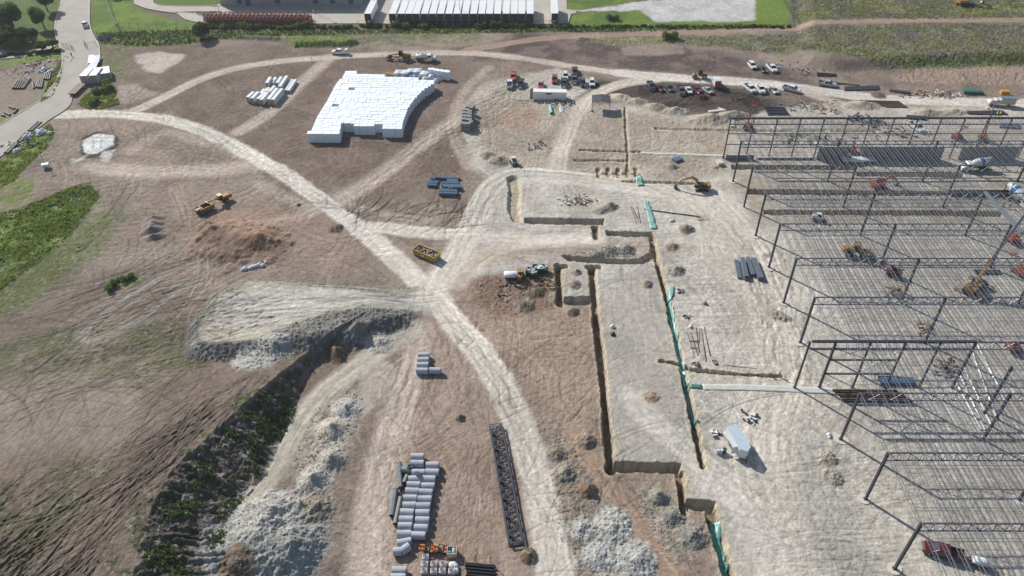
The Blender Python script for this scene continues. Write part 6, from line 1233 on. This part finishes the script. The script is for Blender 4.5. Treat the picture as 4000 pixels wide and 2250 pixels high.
# green tarps along the trench
MT=mat('green_tarp',C(140,186,176),.4,0,.2,1.5,.5); MT2=mat('dark_green_tarp',C(76,132,120),.45,0,.2,1.5,.5)
def tarp(pts,wd,lb,m=MT,g='green plastic sheets lining the trenches',h=.12):
    flat_=m.name.startswith('pale_mint')
    p=smooth(W(pts),2); s=MB(); rows=[]; n=len(p); K=5
    t_=np.gradient(p,axis=0); t_/=np.hypot(t_[:,0],t_[:,1])[:,None]+1e-9
    s0=0; res=[]
    for i in range(n-1):
        L=np.hypot(*(p[i+1]-p[i])); m_=max(1,int(L/.5)); 
        for j in range(m_): res.append((p[i]+(p[i+1]-p[i])*j/m_,t_[i]))
    rings=[]
    for k,(q,t) in enumerate(res):
        w_=wd*(1 if flat_ else .75+.5*random.random()); ring=[]
        for j in range(K):
            u=(j/(K-1)-.5)*w_; x,y=q[0]-t[1]*u,q[1]+t[0]*u; ring.append((x,y,gz(x,y)+(.05+random.uniform(0,.03) if flat_ else h+random.uniform(0,.16))))
        rings.append(ring)
    v=[a for r_ in rings for a in r_]; f=[(i*K+j,i*K+j+1,(i+1)*K+j+1,(i+1)*K+j) for i in range(len(rings)-1) for j in range(K-1)]; s.add(v,f); o=s.build('plastic_sheet',m,None,True); md=o.modifiers.new('t','SOLIDIFY'); md.thickness=.03; tag(o,lb,'plastic sheet',g)
tarp([(1625,508),(1632,530),(1640,560),(1645,578)],1.5,'pale mint sheet over the trench at the upper right of the pad'); tarp([(1690,722),(1688,740),(1680,755)],1.1,'crumpled mint sheet tuft at the top of the long trench line')
tarp([(1683,758),(1690,790),(1698,830),(1706,870),(1713,905),(1722,935),(1728,965)],.9,'long narrow mint sheet folded along the right trench'); tarp([(1727,965),(1733,1000),(1742,1040),(1752,1062)],.8,'darker green sheet strip along the lower right trench',MT2)
tarp([(1798,1300),(1803,1340),(1815,1390),(1830,1460)],1.5,'wide glossy green sheet in the lowest trench at bottom edge',mat('bright_green_tarp',C(96,160,146),.35,0,.25,1.5,.5)); tarp([(1735,971),(1768,973)],1.0,'dark green sheet at the left end of the pale grade beam',MT2)
tarp([(1768,973),(1850,974),(1960,977),(2040,982),(2110,985)],1.6,'pale sheet edged grade beam running right to the wall frame',mat('pale_mint_concrete',C(200,202,194),.8,0,.1,.8,.2)); tarp([(1600,384),(1700,388),(1830,392)],1.2,'pale mint strip running right toward the far corner',mat('pale_mint_concrete',C(200,202,194),.8,0,.1,.8,.2)); tarp([(1655,326),(1760,329),(1850,331)],1.0,'upper pale mint strip with dark stub at its left end',mat('pale_mint_concrete',C(200,202,194),.8,0,.1,.8,.2)); tarp([(1606,442),(1612,470)],1.6,'pale mint sheet square crossing the haul road',MT)
# black plastic pipes and bags at the left road verge
c0=lambda x,y:Z_(0,170,3.37,x,y); GV='black plastic pipes on the left verge'
VP=[((235,490),(165,590)),((262,490),(195,592)),((290,490),(225,592)),((315,495),(255,592)),((350,490),(285,592)),((385,480),(310,588)),((430,510),(445,590)),((500,480),(478,575)),((520,480),(500,578)),((545,482),(522,580)),((565,485),(545,582)),((600,385),(580,470)),((622,385),(602,472)),((645,388),(625,474)),((668,388),(650,474)),((340,420),(400,470)),((320,435),(380,480)),((650,350),(715,335)),((640,365),(705,350)),((500,1030),(370,1150)),((520,1040),(395,1155)),((545,1035),(420,1150)),((325,1180),(230,1285)),((350,1185),(255,1290)),((375,1180),(270,1300)),((180,1325),(60,1440)),((200,1330),(85,1440)),((215,1335),(100,1445)),((230,860),(185,915)),((120,830),(200,860)),((60,905),(130,940)),((15,940),(60,950))]
for k,(a,b) in enumerate(VP): longpipe('plastic_pipe',c0(*a),c0(*b),.28,MPB,'black plastic drain pipe lying in a heap on the left verge','plastic pipe',GV,.05)
debris('debris_pile','black plastic fittings heap on the left verge by the grass',c0(560,260),60,2.0,[BK,MPB],(.4,1.4),2.4,.5); debris('debris_pile','black fittings scattered between the pipes on the left verge',c0(470,350),50,2.0,[BK,MPB,MPK],(.4,1.3),2.4,.5); debris('debris_pile','dark debris beside the white sacks at lower left verge',c0(300,1330),40,1.6,[BK,MPB],(.4,1.3),1.6)
bags('white_sacks','white plastic sacks among black fittings on the left verge','sacks',c0(540,370),9,1.3,.7,el=2); bags('white_sacks','white plastic sacks heap at the right roadside grass','sacks',c0(470,1210),12,1.2,.75,el=2.0,ang=.7); bags('white_sacks','small white sacks at the bottom of the left verge','sacks',c0(215,1425),3,.5,.6)
# people
SKN=mat('skin',C(196,146,116),.7); HV=mat('hi_vis',C(196,220,60),.7); JN=mat('jeans',C(60,66,80),.8)
def person(label,xy,deg,top,h=1.78,dz=0):
    r=empty('person'); tag(r,label,'person'); s=h/1.78
    def bod(nm,vs,es,rad,m):
        me=bpy.data.meshes.new(nm); me.from_pydata([(x*s,y*s,z*s) for x,y,z in vs],es,[]); o=bpy.data.objects.new(nm,me); COL.objects.link(o); o.parent=r; md=o.modifiers.new('s','SKIN'); 
        for i,q in enumerate(rad): me.skin_vertices[0].data[i].radius=(q*s,q*s*.85)
        me.skin_vertices[0].data[0].use_root=True; o.modifiers.new('u','SUBSURF').levels=1; me.materials.append(m); return o
    V=[(0,0,.98),(0,0,1.2),(0,0,1.42),(0,0,1.52),(0.02,0,1.66),(0.02,0,1.74),(.03,.2,1.4),(.06,.27,1.15),(.16,.25,.95),(-.03,-.2,1.4),(-.05,-.27,1.15),(.08,-.27,.93),(0,.1,.9),(.1,.11,.5),(0,.12,.08),(.12,.13,.03),(0,-.1,.9),(-.06,-.11,.5),(-.16,-.12,.08),(-.05,-.13,.03)]
    E=[(0,1),(1,2),(2,3),(3,4),(4,5),(2,6),(6,7),(7,8),(2,9),(9,10),(10,11),(0,12),(12,13),(13,14),(14,15),(0,16),(16,17),(17,18),(18,19)]
    bod('body',V,E,[.15,.14,.16,.06,.1,.08,.07,.05,.045,.07,.05,.045,.1,.075,.05,.05,.1,.075,.05,.05],SKN)
    bod('shirt',[(0,0,.95),(0,0,1.2),(0,0,1.44),(.03,.2,1.4),(.05,.26,1.2),(-.03,-.2,1.4),(-.04,-.26,1.2)],[(0,1),(1,2),(2,3),(3,4),(2,5),(5,6)],[.17,.165,.17,.09,.075,.09,.075],top)
    bod('trousers',[(0,0,.95),(0,.1,.86),(.1,.11,.5),(0,.12,.1),(0,-.1,.86),(-.06,-.11,.5),(-.16,-.12,.1)],[(0,1),(1,2),(2,3),(0,4),(4,5),(5,6)],[.16,.115,.09,.07,.115,.09,.07],JN)
    MB().loft([[(.02+.13*s*math.cos(i*math.pi/5)*q,.12*s*math.sin(i*math.pi/5)*q,z*s) for i in range(10)] for z,q in ((1.69,1.1),(1.76,1),(1.82,.7),(1.845,.3))]).build('hard_hat',HV if top is not HV else WC,r,True)
    return place(r,*xy,deg,dz)
person('worker in dark clothes walking alone on the paved road below the gates',T(0,0,727,575),-70,BK); person('worker in a green vest beside the silver hatchback',c3_(2020,520),0,HV); person('worker in red shirt near the right picture edge between bays',T(3,1,2362,640),0,pt('red')); person('worker in dark vest beside the red shirted worker',T(3,1,2425,650),90,HV)
person('worker in orange vest standing under the fourth far bay',c4_(570,655),30,pt('orange')); person('worker in red beside the white rubbish in the far bays',c4_(350,700),80,pt('red')); person('worker standing at the leftmost foundation corner',T(3,2,110,905),0,pt('red')); person('worker crouching beside the shallow trench end near the frame',T(3,2,20,905),0,pt('red'),1.3)
for x,lb in ((2235,'left worker in yellow vest up on the far roof beam'),(2270,'right worker in yellow vest up on the far roof beam')):
    q=at(*c4_(x,428),FH+.3); r=person(lb,c4_(x,428),0,HV); r.location=(q.x,fw(0,10*PY).y-(q.x-F0.x)*math.sin(FYAW),FH+.25)
# ================================================================== FAR INDUSTRIAL LOT
TRL=mat('trailer_white',C(246,248,248),.4,0,.05,.5); TRD=mat('shaded_trailer_door',C(60,64,70),.5,0,.1,1)  # door colour is dark because the shade of the near face is painted in
def semi():
    r=empty('semi_trailer'); L=15.2;w_=2.65;h=4.0
    MB().bx(-1.3,1.3,0,L,1.15,h).build('box_body',TRL,r); MB().bx(-1.25,1.25,-.06,0,1.2,h-.1).build('door',TRD,r); MB().bx(-1.32,1.32,-.03,L+.02,h,h+.05).build('roof',TRL,r); MB().bx(-1.2,1.2,-.1,.1,.5,.65).bx(-.6,-.4,0,L-1,.85,1.15).bx(.4,.6,0,L-1,.85,1.15).bx(-1,-.8,11,11.2,0,1.15).bx(.8,1,11,11.2,0,1.15).build('frame',BK,r)
    for y in (1.2,2.4):
        for x in (-1,1): o=wheel(r,x*1.05,y,.5,.5); o.rotation_euler[2]=math.pi/2
    return r
semi0=semi(); xs=[T(1,0,x,247) for x in (1380,1470,1545,1617,1702,1782,1862,1945,2025,2108,2192,2273,2350,2430,2518)]+[T(2,0,x,247) for x in (21,97,182)]
lbs=['leftmost','second','third','fourth','fifth','sixth','seventh','eighth','ninth','tenth','eleventh','twelfth','thirteenth','fourteenth','fifteenth','sixteenth','seventeenth','rightmost']
first=True
for (x,y),lb in list(zip(xs,lbs)):
    o=semi0 if first else copy_tree(semi0); first=False; p=at(x,y); o.location=(p.x,p.y,ZS); o.rotation_euler[2]=R(-1.2); tag(o,f'white semi trailer, {lb} of the long row on the concrete lot','semi trailer','white semi trailers parked in a row')
for (x,y),lb in ((T(1,0,1135,247),'white semi trailer standing alone left of the long row'),(T(2,0,428,244),'white semi trailer standing alone right of the long row')):
    o=copy_tree(semi0); p=at(x,y); o.location=(p.x,p.y,ZS); o.rotation_euler[2]=R(-1.5); tag(o,lb,'semi trailer','single white semi trailers')
# warehouse
a=at(*T(0,0,2222,62)); b=at(*T(1,0,1062,66)); L=(b-a).length; r=empty('warehouse',(a.x,a.y,0),math.atan2(b.y-a.y,b.x-a.x)); tag(r,'long pale warehouse with small blue doors at the top picture edge','warehouse')
MWL=mat('warehouse_wall',C(178,172,162),.8,0,.05,.3,0,None,0); s=MB().bx(0,L,0,70,0,8.2).build('wall',MWL,r); MB().bx(-.3,L+.3,-.3,70.3,8.2,8.6).build('roof',mat('warehouse_roof',C(200,202,200),.8),r); 
for i in range(1,int(L/7)): MB().bx(i*7-.06,i*7+.06,-.05,0,0,8.2).build('panel_joint',MSL,r)
for x in (.14,.2,.41,.68,.8,.93): MB().bx(L*x-1,L*x+1,-.08,0,1.2 if x!=.2 else 0,3.0).build('window' if x!=.2 else 'door',mat('blue_door',C(60,96,150),.5),r)
for i in range(7): MB().bx(L*(.12+i*.12),L*(.12+i*.12)+.3,-8.3,-8.0,0,.9).build('bollard',MF,r)
# light poles
def lpole(xy,h,lb):
    r=empty('light_pole'); tag(r,lb,'light pole','light poles on the concrete lot'); MB().cyl((0,0,0),(0,0,.9),.45,10).build('base',MF,r); MB().cyl((0,0,.9),(-.3,0,h),.12,8,.07).build('pole',MSL,r); MB().bx(-.9,.3,-.25,.25,h-.05,h+.12).build('lamp_head',MSL,r); p=at(*xy); r.location=(p.x,p.y,ZS)
lpole(T(1,0,583,133),11,'tall light pole between warehouse and red racks'); lpole(T(0,0,2213,140),6,'short light pole at the left end of the concrete lot'); lpole(T(1,0,2058,215),11,'thin light pole among the white trailers')
# red steel racks
MRR=mat('red_rack',C(138,52,56),.6,0,.25,1.2); 
def rack(h):
    s=MB(); 
    for x in (-.9,.9):
        for y in (-.6,.6): s.bar((x,y,0),(x*.9,y,h),.13)
    for z in (.25,h*.55,h-.1): s.bar((-.9,-.6,z),(.9,-.6,z),.12).bar((-.9,.6,z),(.9,.6,z),.12).bar((-.9,-.6,z),(-.9,.6,z),.12).bar((.9,-.6,z),(.9,.6,z),.12)
    s.bar((-.9,-.6,.2),(.9,.6,h),.1).bar((-.4,-.6,.3),(-.4,.6,.3),.2,.1).bar((.4,-.6,.3),(.4,.6,.3),.2,.1); m=s.mesh('steel_rack'); m.materials.append(MRR); return m
rk=[rack(2.6),rack(1.9),rack(3.0)]
for i in range(38):
    for j in range(3):
        x=2085+i*28; y=170+j*22+i*.0
        q=T(0,0,x,y+28+ (i/38)*8); 
        if q[0]>815-(j*4): continue
        o=bpy.data.objects.new('steel_rack',rk[(i+j*2)%3]); COL.objects.link(o); p=at(*q); o.location=(p.x,p.y,ZS); o.rotation_euler[2]=R(random.uniform(-12,12)); tag(o,'rusty red steel rack in the dense rows along the hedge','steel rack','red steel racks')
# fences and gates
MFN=mat('chain_link',C(120,130,126),.5,.4)
def fence(pts,h,lb,sp=3.0,g=None,name='chain_link_fence'):
    p=W(pts); r=empty(name,(p[0][0],p[0][1],0)); tag(r,lb,'fence',g); o0=Vector((p[0][0],p[0][1],0)); rail=MB(); web=MB(); k=0
    for i in range(len(p)-1):
        a=Vector((*p[i],0))-o0;b=Vector((*p[i+1],0))-o0; L=(b-a).length; n=max(1,int(L/sp))
        rail.bar(a+Vector((0,0,h)),b+Vector((0,0,h)),.07).bar(a+Vector((0,0,.15)),b+Vector((0,0,.15)),.05)
        m_=int(L/.6); d=(b-a)/L
        for j in range(m_): q=a+d*(j*.6); web.bar(q+Vector((0,0,.1)),q+d*.6+Vector((0,0,h)),.018).bar(q+Vector((0,0,h)),q+d*.6+Vector((0,0,.1)),.018)
        for j in range(n+1): 
            q=a+(b-a)*j/n; MB().cyl(q,q+Vector((0,0,h+.1)),.06,6).build('post',MFN,r)
    rail.build('rail',MFN,r); web.build('mesh',MFN,r)
fence([(273,-20),(274,15),(281,40),(290,62),(297,74),(303,66)],2.2,'chain link fence curving down the lawn right of the paved road',4); fence([(303,66),(350,71),(420,74),(500,76)],2.2,'chain link fence between lawn and weedy bank',3.5); fence([(900,63),(1200,65),(1428,64)],2.0,'chain link fence behind the hedge below the semi trailers',6); fence([(1958,-10),(1975,12),(1992,40),(1996,58)],2.2,'fence along the edge of the white gravel lot',4); fence([(275,90),(300,68)],2.0,'teal fence stub at the fence corner',2)
fence([(213,108),(216,122),(243,116)],2.0,'open mesh gate leaf on the right side of the road',2,'road gates','gate'); fence([(178,115),(182,126),(160,120)],2.0,'open mesh gate leaf on the left side of the road',2,'road gates','gate')
r=empty('sign_panel'); tag(r,'grey sign board leaning in the grass by the fence corner','sign board'); MB().box((0,0,.9),(4.5,.1,1.6),0,(1,1),0,-.5).build('panel',MSL,r); place(r,*T(0,0,1055,400),15)
# ================================================================== VEGETATION
def leafmat(nm,c,v=.35):
    m=mat(nm,c,.75,0,v,1.2); n=m.node_tree; b=n.nodes['Principled BSDF']; src=b.inputs['Base Color'].links[0].from_socket; tl=n.nodes.new('ShaderNodeBsdfTranslucent'); g=n.nodes.new('ShaderNodeVectorMath'); g.operation='MULTIPLY'; g.inputs[1].default_value=(1.5,1.45,.8)
    n.links.new(src,g.inputs[0]); n.links.new(g.outputs[0],tl.inputs['Color']); mx=n.nodes.new('ShaderNodeMixShader'); mx.inputs[0].default_value=.45; n.links.new(b.outputs[0],mx.inputs[1]); n.links.new(tl.outputs[0],mx.inputs[2]); n.links.new(mx.outputs[0],n.nodes['Material Output'].inputs['Surface']); return m
LF=[leafmat('leaf_dark',(.04,.068,.022)),leafmat('leaf_mid',(.085,.135,.035)),leafmat('leaf_light',(.14,.18,.05)),leafmat('leaf_olive',(.17,.18,.08))]
BRK=mat('bark',(.07,.05,.035),.95,0,.2,3)
def leaves(c,rad,n,sz,rn,sh=.35):
    """n small leaf cards spread through a lumpy crown volume"""
    nn=rn; V=np.zeros((n*4,3)); lump=nn.normal(size=(9,3)); lump/=np.linalg.norm(lump,axis=1)[:,None]
    d=nn.normal(size=(n,3)); d/=np.linalg.norm(d,axis=1)[:,None]; k=np.max(d@lump.T,axis=1); rr=(.6+.4*ss(.5,1,k))*nn.uniform(sh,1,size=n)**.5
    p=d*rr[:,None]*np.array(rad)+np.array(c); a=nn.normal(size=(n,3)); a/=np.linalg.norm(a,axis=1)[:,None]; b=np.cross(a,nn.normal(size=(n,3))); b/=np.linalg.norm(b,axis=1)[:,None]
    s=sz*nn.uniform(.6,1.3,size=n)[:,None]
    V[0::4]=p-a*s-b*s*.6; V[1::4]=p+a*s-b*s*.6; V[2::4]=p+a*s+b*s*.6; V[3::4]=p-a*s+b*s*.6
    return V
def vmesh(name,V,m):
    me=bpy.data.meshes.new(name); n=len(V); me.vertices.add(n); me.vertices.foreach_set('co',V.astype(np.float32).ravel()); me.loops.add(n); me.loops.foreach_set('vertex_index',np.arange(n,dtype=np.int32)); me.polygons.add(n//4); me.polygons.foreach_set('loop_start',np.arange(0,n,4,dtype=np.int32)); me.update(calc_edges=True); me.materials.append(m); return me
def crown(parent,rad,h,n,sz,mi=0,seed=1):
    rn=np.random.default_rng(seed); Vs=[]
    for k in range(7):
        a=rn.uniform(0,6.28); q=rn.uniform(.2,.6); Vs.append(leaves((math.cos(a)*rad*q,math.sin(a)*rad*q,h*rn.uniform(.45,.85)),(rad*.5,rad*.5,h*.26),n//7,sz,rn))
    me=vmesh('crown',np.concatenate(Vs),LF[mi]); o=bpy.data.objects.new('crown',me); COL.objects.link(o); o.parent=parent; return o
def tree(xy,rad,h,lb,mi=0,g='trees at the upper left'):
    r=empty('broadleaf_tree'); tag(r,lb,'tree',g); s=MB().cyl((0,0,0),(.1,0,h*.45),.3,8,.18)
    for k in range(6): a=k*1.05; s.cyl((.1,0,h*.3+k*.15),(math.cos(a)*rad*.55,math.sin(a)*rad*.55,h*.7),.12,6,.04)
    s.build('trunk',BRK,r); crown(r,rad,h,int(2600*rad*rad/16)+900,.26,mi,int(rad*100+h*10)); p=gp(*xy); r.location=p; return r
for a in ((T(0,0,480,110),4.6,9,'dark round tree near the top beside the paved road',0),(T(0,0,450,290),4.3,8,'tree with yellow green top beside the road bend',1),(T(0,0,150,310),5.5,10,'tall leafy tree left of the round roadside trees',1),(T(0,0,30,400),6.5,10,'big dark tree at the left picture edge',0),(T(0,0,330,420),3.6,5,'low dark tree before the side path',0),(T(0,0,90,480),5,7,'dark tree mass above the hedge at left',0),(T(0,0,230,430),3.5,5,'small round tree between the dark trees',0),(T(0,0,540,500),2.6,3.8,'rounded bush tree at the path mouth by the road',1),(T(0,0,430,520),2.2,3.2,'small bush left of the path mouth bush',0),(T(0,0,2050,390),4.6,5.5,'big dark shrub tree on the bank right of the lawn',0),(T(0,0,1130,-60),4.5,8,'tree above the top edge casting shade on the lawn',0)):
    tree(*a[:4],a[4])
# side path behind the hedge
sheet('path',[(-40,120),(60,135),(100,120),(140,98),(150,112),(118,128),(80,142),(0,150),(-40,150)],.18,MC,1)
def shrub(rad,h,n,mi,seed):
    r=empty('shrub'); s=MB(); [s.cyl((0,0,0),(math.cos(k*1.3)*rad*.5,math.sin(k*1.3)*rad*.5,h*.7),.05,5,.02) for k in range(5)]; s.build('stem',BRK,r); rn=np.random.default_rng(seed); V=np.concatenate([leaves((rn.normal()*rad*.3,rn.normal()*rad*.3,h*rn.uniform(.3,.6)),(rad*.7,rad*.6,h*.45),n//4,.2,rn) for _ in range(4)]); o=bpy.data.objects.new('foliage',vmesh('foliage',V,LF[mi])); COL.objects.link(o); o.parent=r; return r
shp=[shrub(2.0,2.4,900,0,1),shrub(1.8,1.8,700,0,2),shrub(2.4,2.8,1000,1,3),shrub(1.8,1.5,600,1,4)]
used=set()
def put_shrub(i,xy,sc,lb,g):
    o=shp[i] if i not in used else copy_tree(shp[i]); used.add(i); o.location=gp(*xy,-.1); o.rotation_euler[2]=random.random()*6; o.scale=(sc,sc,sc*random.uniform(.85,1.1)); tag(o,lb,'shrub',g)
x=520
while x<1990:
    k=ss(1000,1500,np.array([float(x)]))[0]; put_shrub(random.randrange(4) if x<1450 else random.choice((1,1,3)),(x,64+ (8 if x<900 else 4)*1.0+random.uniform(-1.5,2)),random.uniform(.65,1.05) if x<1450 else random.uniform(.5,.7),'bushy green shrub in the long hedge between the lot and the dirt','shrubs of the long hedge'); x+=random.uniform(11,19)
for x in range(0,150,12): put_shrub(1,(x,133+ (10-x*.1)+random.uniform(-2,2)),.7,'dark shrub in the hedge along the side path at left','shrubs along the side path')
for (x,y),sc,lb in ((T(0,0,1000,940),.9,'green bush on the mound beside the low trailer'),(T(0,0,1100,900),1.0,'green bush on the mound below the white containers'),(T(0,0,960,1030),.8,'green bush at the lower tip of the mound'),(T(0,1,1300,1365),.55,'leafy bush on the brown plain beside the gravel lane'),(T(0,1,1180,1390),.4,'small bush left of the leafy bush on the brown plain'),(T(0,2,1120,20),.6,'low bush under the leafy bush on the brown plain'),(T(2,0,1020,200),.9,'brush heap with a small tree on the far lawn'),(T(2,0,1600,390),1.1,'yellow green bush above the dark cut bank')): put_shrub(2,(x,y),sc,lb,None)
# grass blades and weeds: one uncountable mass per area
def blades(name,polys,n,h,m,sz=.12,lb=None,cl=.5,thr=.0):
    out=[]
    for pts in polys:
        p=W(pts); x0,y0=p.min(0);x1,y1=p.max(0); A=(x1-x0)*(y1-y0); px=rng.uniform(x0,x1,n*4); py=rng.uniform(y0,y1,n*4); k=inside(px,py,p)&(fbm(px,py,2.2,3,71)>thr); px,py=px[k][:n],py[k][:n]; out.append(np.stack([px,py],1))
    q=np.concatenate(out); j=np.interp(q[:,1],Yr,jr); i=np.interp(q[:,0]/wide(np.maximum(q[:,1],20)),U,np.arange(NI)); i0=i.astype(int);j0=j.astype(int); z=ZG[j0,i0]*.5+ZG[np.minimum(j0+1,NJ-1),np.minimum(i0+1,NI-1)]*.5
    N_=len(q); hh=h*rng.uniform(.4,1.3,N_)*(.5+fbm(q[:,0],q[:,1],3,2,72)); a=rng.uniform(0,6.28,N_); w_=sz*rng.uniform(.6,1.5,N_); dx,dy=np.cos(a)*w_,np.sin(a)*w_; lx,ly=rng.normal(size=N_)*hh*.4,rng.normal(size=N_)*hh*.4
    V=np.zeros((N_*4,3)); V[0::4]=np.stack([q[:,0]-dx,q[:,1]-dy,z-.05],1); V[1::4]=np.stack([q[:,0]+dx,q[:,1]+dy,z-.05],1); V[2::4]=np.stack([q[:,0]+dx*.4+lx,q[:,1]+dy*.4+ly,z+hh],1); V[3::4]=np.stack([q[:,0]-dx*.4+lx,q[:,1]-dy*.4+ly,z+hh],1)
    o=bpy.data.objects.new(name,vmesh(name,V,m)); COL.objects.link(o); tag(o,lb,'grass',kind='stuff')
BIG=[(-80,560),(60,520),(150,480),(235,456),(252,470),(245,505),(180,590),(110,650),(40,700),(-80,790)]
blades('tall_grass',[BIG],8000,.38,LF[2],.10,'tall green grass strip at the left picture edge',thr=.4); blades('tall_grass',[BIG],4500,.36,LF[1],.1,'yellow green tips among the tall grass at left',thr=.5)
blades('weeds',[[(-80,400),(0,395),(60,345),(125,312),(140,330),(120,370),(75,410),(40,450),(-80,520)],[(195,262),(215,240),(245,222),(290,228),(300,262),(262,274),(225,276)],[(155,150),(158,190),(135,240),(100,262),(125,200)]],6500,.35,LF[2],.14,'weeds on the verges of the paved road',thr=.42)
blades('bank_grass',[[(240,82),(470,76),(540,78),(900,76),(1420,66),(1990,62),(2000,70),(1500,80),(1150,84),(900,86),(700,92),(540,100),(460,112),(350,118),(250,108)],],5000,.7,LF[0],.2,'rough grass along the bank under the hedge')
blades('field_grass',[[(1640,100),(1720,90),(1900,88),(2100,80),(2330,72),(2600,78),(2600,165),(2320,172),(2240,178),(2100,150),(1960,135),(1850,122),(1700,112)],[(1990,0),(2600,0),(2600,60),(2300,64),(2010,66),(1992,30)]],4500,.4,LF[3],.2,'yellowish field grass at the far right',thr=.5)
blades('scrub',[[(790,900),(700,985),(600,1080),(530,1150),(450,1240),(400,1330),(370,1500),(560,1500),(575,1310),(660,1200),(735,1060),(770,955)]],2600,.45,LF[0],.12,'low scrub on the steep furrowed bank',thr=.56); blades('scrub',[[(790,900),(700,985),(600,1080),(530,1150),(450,1240),(400,1330),(370,1500),(560,1500),(575,1310),(660,1200),(735,1060),(770,955)]],1500,.5,LF[1],.12,'yellow green sprigs on the steep furrowed bank',thr=.64)
# loose rocks
def rocks(name,polys,n,sz,m,lb):
    s=[]; out=[]
    for pts in polys:
        p=W(pts); x0,y0=p.min(0);x1,y1=p.max(0); px=rng.uniform(x0,x1,n*3); py=rng.uniform(y0,y1,n*3); k=inside(px,py,p); out.append(np.stack([px[k][:n],py[k][:n]],1))
    mb=MB(); 
    for x,y in np.concatenate(out):
        z=gz(x,y); q=sz*random.uniform(.4,1.5)**1.5; mb.box((x,y,z+q*.2),(q*random.uniform(.7,1.4),q,q*.8),random.random()*6,(random.uniform(.4,.8),random.uniform(.4,.8)),random.uniform(-.4,.4),random.uniform(-.4,.4))
    o=mb.build(name,m); tag(o,lb,'rocks',kind='stuff')
RK=mat('rubble_rock',C(168,168,162),.95,0,.25,1.2); RKD=mat('rubble_rock_dark',C(128,126,118),.95,0,.25,1.2)
rocks('rubble',[[(640,905),(740,838),(850,800),(960,792),(1035,792),(1030,820),(960,850),(900,880),(800,900),(700,915)]],1100,.13,RKD,'rubble on the shaded scarp of the pale pad')
rocks('rubble',[[(570,1300),(660,1240),(780,1260),(830,1330),(800,1420),(720,1470),(600,1450)],[(1380,1080),(1450,1090),(1480,1180),(1560,1290),(1640,1400),(1680,1450),(1450,1450),(1400,1330),(1385,1200)],[(1600,1230),(1690,1250),(1760,1360),(1750,1420),(1690,1420),(1620,1330)]],900,.11,RK,'pale broken rock on the spoil heaps at the bottom')
rocks('rubble',[[(480,905),(560,905),(650,895),(760,905),(740,925),(600,930),(500,925)],[(740,1130),(800,1020),(860,980),(920,1000),(900,1080),(860,1150),(820,1230),(800,1320),(740,1250)],[(1410,642),(1500,625),(1600,625),(1600,650)]],420,.13,RKD,'scattered stones around spoil heaps')
# ------------------------------------------------------------------ thin summer haze
o=MB().bx(-1500,1500,-400,2400,-8,135).build('haze',gm_); hm=bpy.data.materials.new('haze'); hm.use_nodes=True; n=hm.node_tree; n.nodes.remove(n.nodes['Principled BSDF']); pv=n.nodes.new('ShaderNodeVolumePrincipled'); pv.inputs['Color'].default_value=(.93,.96,1,1); pv.inputs['Density'].default_value=.00012; pv.inputs['Anisotropy'].default_value=.2
n.links.new(pv.outputs[0],n.nodes['Material Output'].inputs['Volume']); o.data.materials[0]=hm; tag(o,'thin pale haze in the air over the site','haze',kind='stuff')
